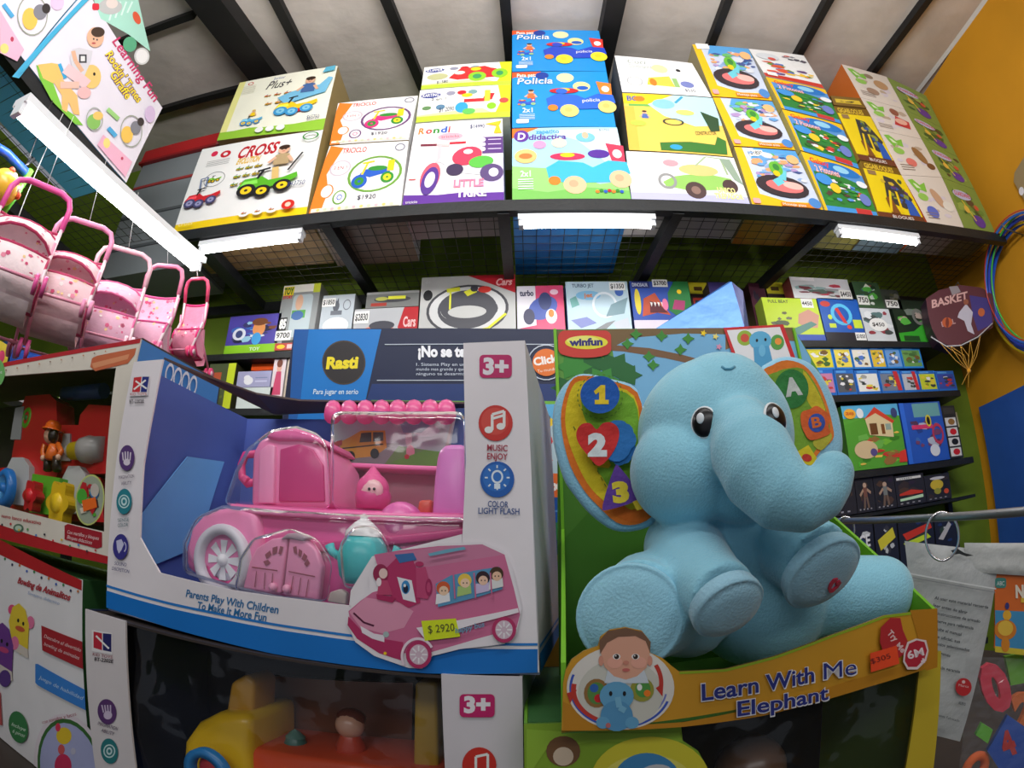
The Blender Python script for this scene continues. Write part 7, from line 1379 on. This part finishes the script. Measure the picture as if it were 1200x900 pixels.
f.poly(smoothp([(898, 446), (910, 436), (922, 432), (940, 432), (954, 448), (965, 472), (972, 498), (970, 512), (958, 524), (948, 536), (930, 524), (912, 496)]), (120, 165, 50))
f.poly(smoothp([(941, 434), (953, 450), (964, 472), (968, 490), (958, 486), (946, 470), (944, 452)]), (205, 190, 45)); f.poly(smoothp([(952, 518), (970, 506), (974, 514), (962, 528)]), (190, 185, 60))
f.ell(927, 456, 20, 23, (45, 125, 60), 26); f.textpx('A', 920, 464, 940, 461, 19, (200, 208, 205), .07, -.05)
f.poly(smoothp([(938, 484), (948, 480), (956, 476), (966, 482), (972, 488), (970, 500), (972, 508), (960, 514), (948, 516), (942, 508), (938, 498)]), (220, 100, 45)); f.ell(956, 496, 10, 11, (50, 85, 175)); f.textpx('B', 951, 502, 962, 500, 12, (220, 110, 50), .03)
f.poly([(932, 530), (946, 522), (958, 541), (948, 546), (938, 543)], (222, 205, 40)); f.ell(944, 537, 6, 4.5, (205, 60, 50), 14, .3)
m.obj('ear_print', EARM, ele)
# seam across the forehead tuft
p, n = cast(853, 431); m = MB(); m.tube([cast(x, y)[0]+cast(x, y)[1]*.0002 for x, y in ((846, 430), (850, 433), (856, 433), (861, 430))], .0016, (95, 165, 195), 6); m.obj('forehead_stitch', CLOTH, ele)
# ------------------------------------------------------------------ lime window carton under it
PG = PY(.455); zt2 = zbot-.002
lg = empty('toy_box', (.21, .6, CT), 'lime green window carton with a yellow and blue oval under the elephant carton', 'box')
xa, xb = PG.hit(614, 852).x, PG.hit(1102, 800).x
m = MB(); z0_ = CT+.002
def zp(x, y, z): return Vector((x, y, z))
lw = [zp(xa, .455, z0_), zp(xb, .455, z0_), zp(xb, .455, z0_+.03), zp(xa, .455, z0_+.03)]
m.prism(lw, (0, .003, 0), (120, 165, 50), (90, 130, 50))
P = [zp(xa, .455, z0_+.03), zp(PG.hit(820, 905).x, .455, z0_+.03), PG.hit(832, 905), PG.hit(818, 880), PG.hit(800, 868), zp(PG.hit(796, 860).x, .455, zt2), zp(xa, .455, zt2)]
m.prism(P, (0, .003, 0), (135, 172, 48), (90, 130, 50))
P = [zp(PG.hit(1050, 900).x, .455, z0_+.03), zp(xb, .455, z0_+.03), zp(xb, .455, zt2), zp(PG.hit(1078, 790).x, .455, zt2)]
m.prism(P, (0, .003, 0), (205, 180, 50), (160, 140, 40))
f = Face(m, plane=PG, step=.00006, base=.0006); f.zmin = CT+.004
f.poly([(617, 854), (796, 858), (800, 869), (700, 868), (640, 878), (622, 905), (617, 905)], (150, 190, 60)); f.ell(762, 915, 70, 52, (225, 215, 60), 40); f.ell(758, 918, 55, 34, (235, 228, 110), 36); f.ell(758, 922, 42, 40, (70, 145, 200), 36); f.ell(766, 914, 26, 18, (205, 210, 215), 20, -.3); f.ell(660, 880, 20, 18, (120, 85, 55)); f.ell(660, 886, 12, 11, (215, 195, 170))
m.obj('front_panel', CARDFG, lg)
for nm, x_, c_ in (('left_panel', xa, (110, 170, 50)), ('right_panel', xb-.003, (110, 140, 50))):
    m = MB(); m.box((x_+.0015, .585, (z0_+zt2)/2), (.003, .254, zt2-z0_), c_); m.obj(nm, CARDFG, lg)
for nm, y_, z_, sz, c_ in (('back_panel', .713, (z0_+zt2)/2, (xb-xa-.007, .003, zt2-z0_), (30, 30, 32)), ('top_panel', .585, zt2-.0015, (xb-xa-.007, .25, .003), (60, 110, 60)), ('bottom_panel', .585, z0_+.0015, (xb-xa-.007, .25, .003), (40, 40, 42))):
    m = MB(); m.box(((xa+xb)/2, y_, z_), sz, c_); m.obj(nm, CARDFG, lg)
m = MB(); rows = [[Vector((PG.hit(800, 868).x*(1-u/12)+PG.hit(1078, 800).x*(u/12), .4595+.007*math.sin(u*1.1+v)*math.sin(v*1.3+.5), z0_+.01+(zt2-.004-z0_-.01)*v/8)) for u in range(13)] for v in range(9)]
sheet(m, rows, WH); m.obj('clear_window', CLEARW, lg)
dn = empty('toy_figure', (.26, .6, z0_+.003), 'dim brown and green toy deep inside the lime window carton', 'toy'); m = MB(); m.lathe((.26, .6, z0_+.003), UP, [(0, 0), (0, .05), (.05, .055), (.12, .04), (.14, 0)], (100, 70, 50), 24); m.sph((.26, .6, z0_+.17), .045, (110, 80, 60), 20, 14); m.obj('body', PLAST, dn)
# ------------------------------------------------------------------ steel display rod with rings and bags
rod_a, rod_b = at(955, 611, .88), at(1290, 590, .56)
rd = empty('display_rod', (rod_b.x, rod_b.y, CT), 'grey steel display rod crossing behind the elephant and carrying the hanging bags', 'rod')
ROD = mat('grey_rod', rough=.35, metal=.6, color=(140, 142, 146)); CHR = mat('chrome', rough=.12, metal=1, color=(225, 225, 228))
m = MB(); m.tube([rod_a, rod_a*.5+rod_b*.5, rod_b], [.0045, .0048, .0050], (0, 0, 0), 12); m.obj('rod', ROD, rd)
m = MB(); m.tube([rod_b, Vector((rod_b.x, rod_b.y, 0))], .008, (0, 0, 0), 12); m.obj('post', ROD, rd)
m = MB(); m.tube([rod_a, Vector((rod_a.x, rod_a.y, CT+.001))], .006, (0, 0, 0), 12); m.obj('post', ROD, rd)
dr = (rod_b-rod_a).normalized()
def rodp(px): 
    best = min(range(401), key=lambda k: abs(project(rod_a+(rod_b-rod_a)*k/400)[0]-px)); return rod_a+(rod_b-rod_a)*best/400
_cm = Matrix([cam2world(a) for a in ((1, 0, 0), (0, 1, 0), (0, 0, 1))])
def project(p):
    c = _cm @ (Vector(p)-O0).normalized(); th = math.acos(max(-1, min(1, -c.z))); s_ = math.hypot(c.x, c.y) or 1e-9; r_ = th*600/KT
    return 600+c.x/s_*r_, 450-c.y/s_*r_
def ringo(px, lab, R, yaw, par_lab):
    c = rodp(px); cz = c-UP*(R-.006); h_ = dr.copy(); h_.z = 0; h_.normalize(); a = Matrix.Rotation(yaw, 3, 'Z') @ h_
    m = MB(); m.tube([cz+(a*math.cos(t)*R*.75+UP*math.sin(t)*R) for t in [2*math.pi*k/30 for k in range(30)]], .0016, (0, 0, 0), 8, closed=True); tag(m.obj('metal_ring', CHR), par_lab, 'ring'); return c, cz, a
ringo(990, 'r', .018, .9, 'chrome ring on the grey rod beside the elephant trunk')
c_r, cz_r, a_r = ringo(1102, 'r', .028, .8, 'large chrome ring on the grey rod holding the white bag')
BAG = mat('white_film_bag', rough=.35, spec=.5, bump=.5, bscale=26, vary=.1, alpha=.93)
def bagsheet(name, quad, pl, th, col, m_, art=None, nu=10, nv=14, lab=None, par=None, wob=.004, seed=0):
    """puffed bag: two film sheets joined at the edges"""
    P = [pl.hit(*p) for p in quad]; m = MB(); rw = []
    def g(u, v, s): 
        p = (P[0]*(1-u)+P[1]*u)*(1-v)+(P[3]*(1-u)+P[2]*u)*v
        e = (1-(2*u-1)**4)*(1-(2*v-1)**6); return p+pl.n*s*(th*e+wob*e*math.sin(5*u+seed)*math.cos(7*v+seed*2))
    for s in (1, -1): rw.append([[g(i/nu, j/nv, s) for i in range(nu+1)] for j in range(nv+1)])
    sheet(m, rw[0], col); sheet(m, rw[1], col); return m.obj(name, m_, par)
bg = empty('packaging_bag', PV((.40, .46), (.62, .40)).hit(1110, 860), 'white translucent pouch with small printed text hanging from the large ring', 'bag')
PBG = PV((.51, .55), (.67, .47)); nB = PBG.n
bagsheet('pouch', [(1060, 634), (1171, 646), (1125, 869), (1070, 855)], PBG, .006, (196, 198, 198), BAG, par=bg, wob=.002)
m = MB(); f = Face(m, plane=Plane(PBG.p+nB*.0095, nB), base=0, step=.00005)
tx = (60, 66, 72)
lines = ['Al usar este material recuerda', 'leer antes de abrir', 'las instrucciones de armado', 'conserve para referencia', 'consulte el manual', 'Marca oficial, sus', 'contenidos seleccionados', 'y las imagenes', '', 'y hechos sin garantia']
for k, t in enumerate(lines):
    if t:
        x0 = 1095-k*1.6; w_ = 63*len(t)/30; f.textpx(t, x0, 702+k*8.6, x0+w_, 707+k*8.6+w_*.1, 3.6, tx, .02)
f.ring(1084, 793, 4, 6, .25, tx); f.ring(1095, 798, 5, 8, .2, (180, 70, 80)); f.ell(1129, 805, 9.5, 10.5, (200, 45, 50), 24); f.textpx('Marca', 1123, 804, 1135, 806, 3, (235, 200, 200)); f.ell(1129, 799, 2, 2, (235, 200, 200)); f.textpx('NUEVO', 1123, 825, 1131, 827, 3.4, tx, .02)
f.textpx('Especialmente Fabricado', 1084, 835, 1124, 846, 3, tx)
f.line([(1066, 672), (1167, 690)], 1.6, (225, 226, 226)); f.line([(1065, 676), (1166, 694)], 1.2, (150, 152, 154)); f.poly([(1114, 645), (1122, 643), (1130, 648), (1141, 651), (1132, 652), (1124, 649), (1118, 650)], (40, 42, 44))
m.obj('printed_text', CARD, bg)
# second bag with foam numbers
PB3 = PV((.60, .50), (.78, .40)); n3 = PB3.n
b2 = empty('number_toy_bag', PB3.hit(1180, 900), 'clear bag of foam numbers with an orange printed header at the right edge', 'bag')
bagsheet('white_header', [(1130, 636), (1290, 634), (1290, 678), (1132, 670)], PB3, .003, (205, 206, 204), BAG, par=b2, wob=.001, nv=6)
m = MB(); q_ = PF(PB3, [(1166, 760), (1290, 770), (1290, 664), (1166, 664)]); m.prism([p-n3*.004 for p in q_], -n3*.002, (225, 110, 40), (200, 90, 30)); f = Face(m, plane=Plane(PB3.p-n3*.004, n3), step=.00008)
f.poly([(1166, 715), (1290, 718), (1290, 768), (1166, 762)], (70, 150, 200)); f.poly([(1166, 757), (1290, 768), (1290, 775), (1166, 764)], (222, 200, 60)); f.rrect(1166, 677, 1179, 689, 3, 3, (70, 140, 130)); f.textpx('ABC', 1168, 686, 1177, 686, 5, WH)
f.ell(1180, 721, 5, 6, (240, 180, 50)); f.ell(1178, 738, 13, 12, (220, 130, 40)); f.ell(1178, 736, 9, 9, (240, 195, 70)); f.ell(1178, 755, 5, 9, (225, 140, 40)); f.ell(1180, 710, 2.5, 4, (60, 60, 130)); f.rect(1196, 700, 1240, 706, (235, 190, 60)); f.textpx('Numeros', 1190, 700, 1240, 698, 14, (245, 230, 210), .05)
m.obj('printed_header', CARD, b2)
NB = [('0', 1154, 832, 1186, 826, 50, (225, 60, 85), .0, -.14), ('4', 1176, 888, 1196, 884, 30, (215, 50, 60), .004, 0), ('1', 1183, 800, 1203, 796, 30, (120, 195, 60), -.014, 0), ('2', 1192, 850, 1220, 842, 34, (235, 120, 50), -.012, 0)]
FOAM = mat('foam', rough=.8, bump=.1, bscale=60)
def foamnum(t, x0, y0, x1, y1, h_, c, k, sh, lab, thick=.010, bold=.06):
    pl = PB3.back(.016-k); V, F = glyphs(t, bold, sh); A = pl.hit(x0, y0); Bp = pl.hit(x1, y1); L = math.hypot(x1-x0, y1-y0); T = pl.hit(x0+(y1-y0)/L*h_, y0-(x1-x0)/L*h_)
    m = MB(); fr_ = [A+(Bp-A)*x+(T-A)*y+pl.n*thick/2 for x, y in V]; bk_ = [p-pl.n*thick for p in fr_]; n_ = len(V)
    ed = {}
    for fc in F:
        for i in range(len(fc)): e = (fc[i], fc[(i+1) % len(fc)]); ed[e] = 1
    sides = [(a, a+n_, b+n_, b) for (a, b) in ed if (b, a) not in ed]
    m.add(fr_+bk_, [list(fc) for fc in F]+[[i+n_ for i in reversed(fc)] for fc in F]+[list(s) for s in sides], c)
    tag(m.obj('foam_number', FOAM), lab, 'number', 'foam numbers in the clear bag')
foamnum(*NB[0], 'pink red foam zero in the clear bag at the right edge')
foamnum(*NB[2], 'green foam one in the clear bag at the right edge'); foamnum(*NB[3], 'orange foam two in the clear bag at the right edge')
pl = PB3.back(.010); m = MB(); q_ = PF(pl, [(1157, 880), (1180, 915), (1225, 905), (1215, 862), (1181, 838)]); m.prism(q_, -n3*.008, (40, 90, 190), (30, 70, 150)); f = Face(m, plane=pl, base=.0008); f.textpx('4', 1178, 886, 1193, 880, 26, (210, 55, 50), .06); tag(m.obj('foam_tile', FOAM), 'blue foam tile with a red number four in the clear bag', 'tile')
m = MB(); q_ = PF(pl, [(1144, 862), (1158, 872), (1164, 856), (1151, 848)]); m.prism([p-n3*.002 for p in q_], -n3*.008, (110, 195, 60), (90, 170, 50)); tag(m.obj('foam_tile', FOAM), 'small green foam piece beside the blue tile in the clear bag', 'tile')
m = MB(); C = PB3.back(.014).hit(1143, 900); m.tube([C+(RT*math.cos(t)+UP*math.sin(t))*.018 for t in [2*math.pi*k/24 for k in range(24)]], .007, (235, 105, 40), 10, closed=True); tag(m.obj('foam_number', FOAM), 'orange foam ring at the bottom of the clear bag', 'number', 'foam numbers in the clear bag')
CLEAR2 = clear_mat('clear_bag_film', gloss=.14, haze=.05, bump=.6, bscale=40)
m = MB(); P = PF(Plane(PB3.p+n3*.006, n3), [(1132, 768), (1290, 775), (1290, 930), (1120, 930)])
rows = [[(P[0]*(1-u/10)+P[1]*(u/10))*(1-v/8)+(P[3]*(1-u/10)+P[2]*(u/10))*(v/8)+n3*.004*math.sin(u*1.7+v)*math.cos(v*1.9) for u in range(11)] for v in range(9)]
sheet(m, rows, WH); m.obj('clear_film', CLEAR2, b2)
m = MB(); c = rodp(1240); m.tube([c+UP*.006, c-UP*.02, PB3.hit(1236, 640)], .0015, (0, 0, 0), 6); m.obj('hanger', CHR, b2)
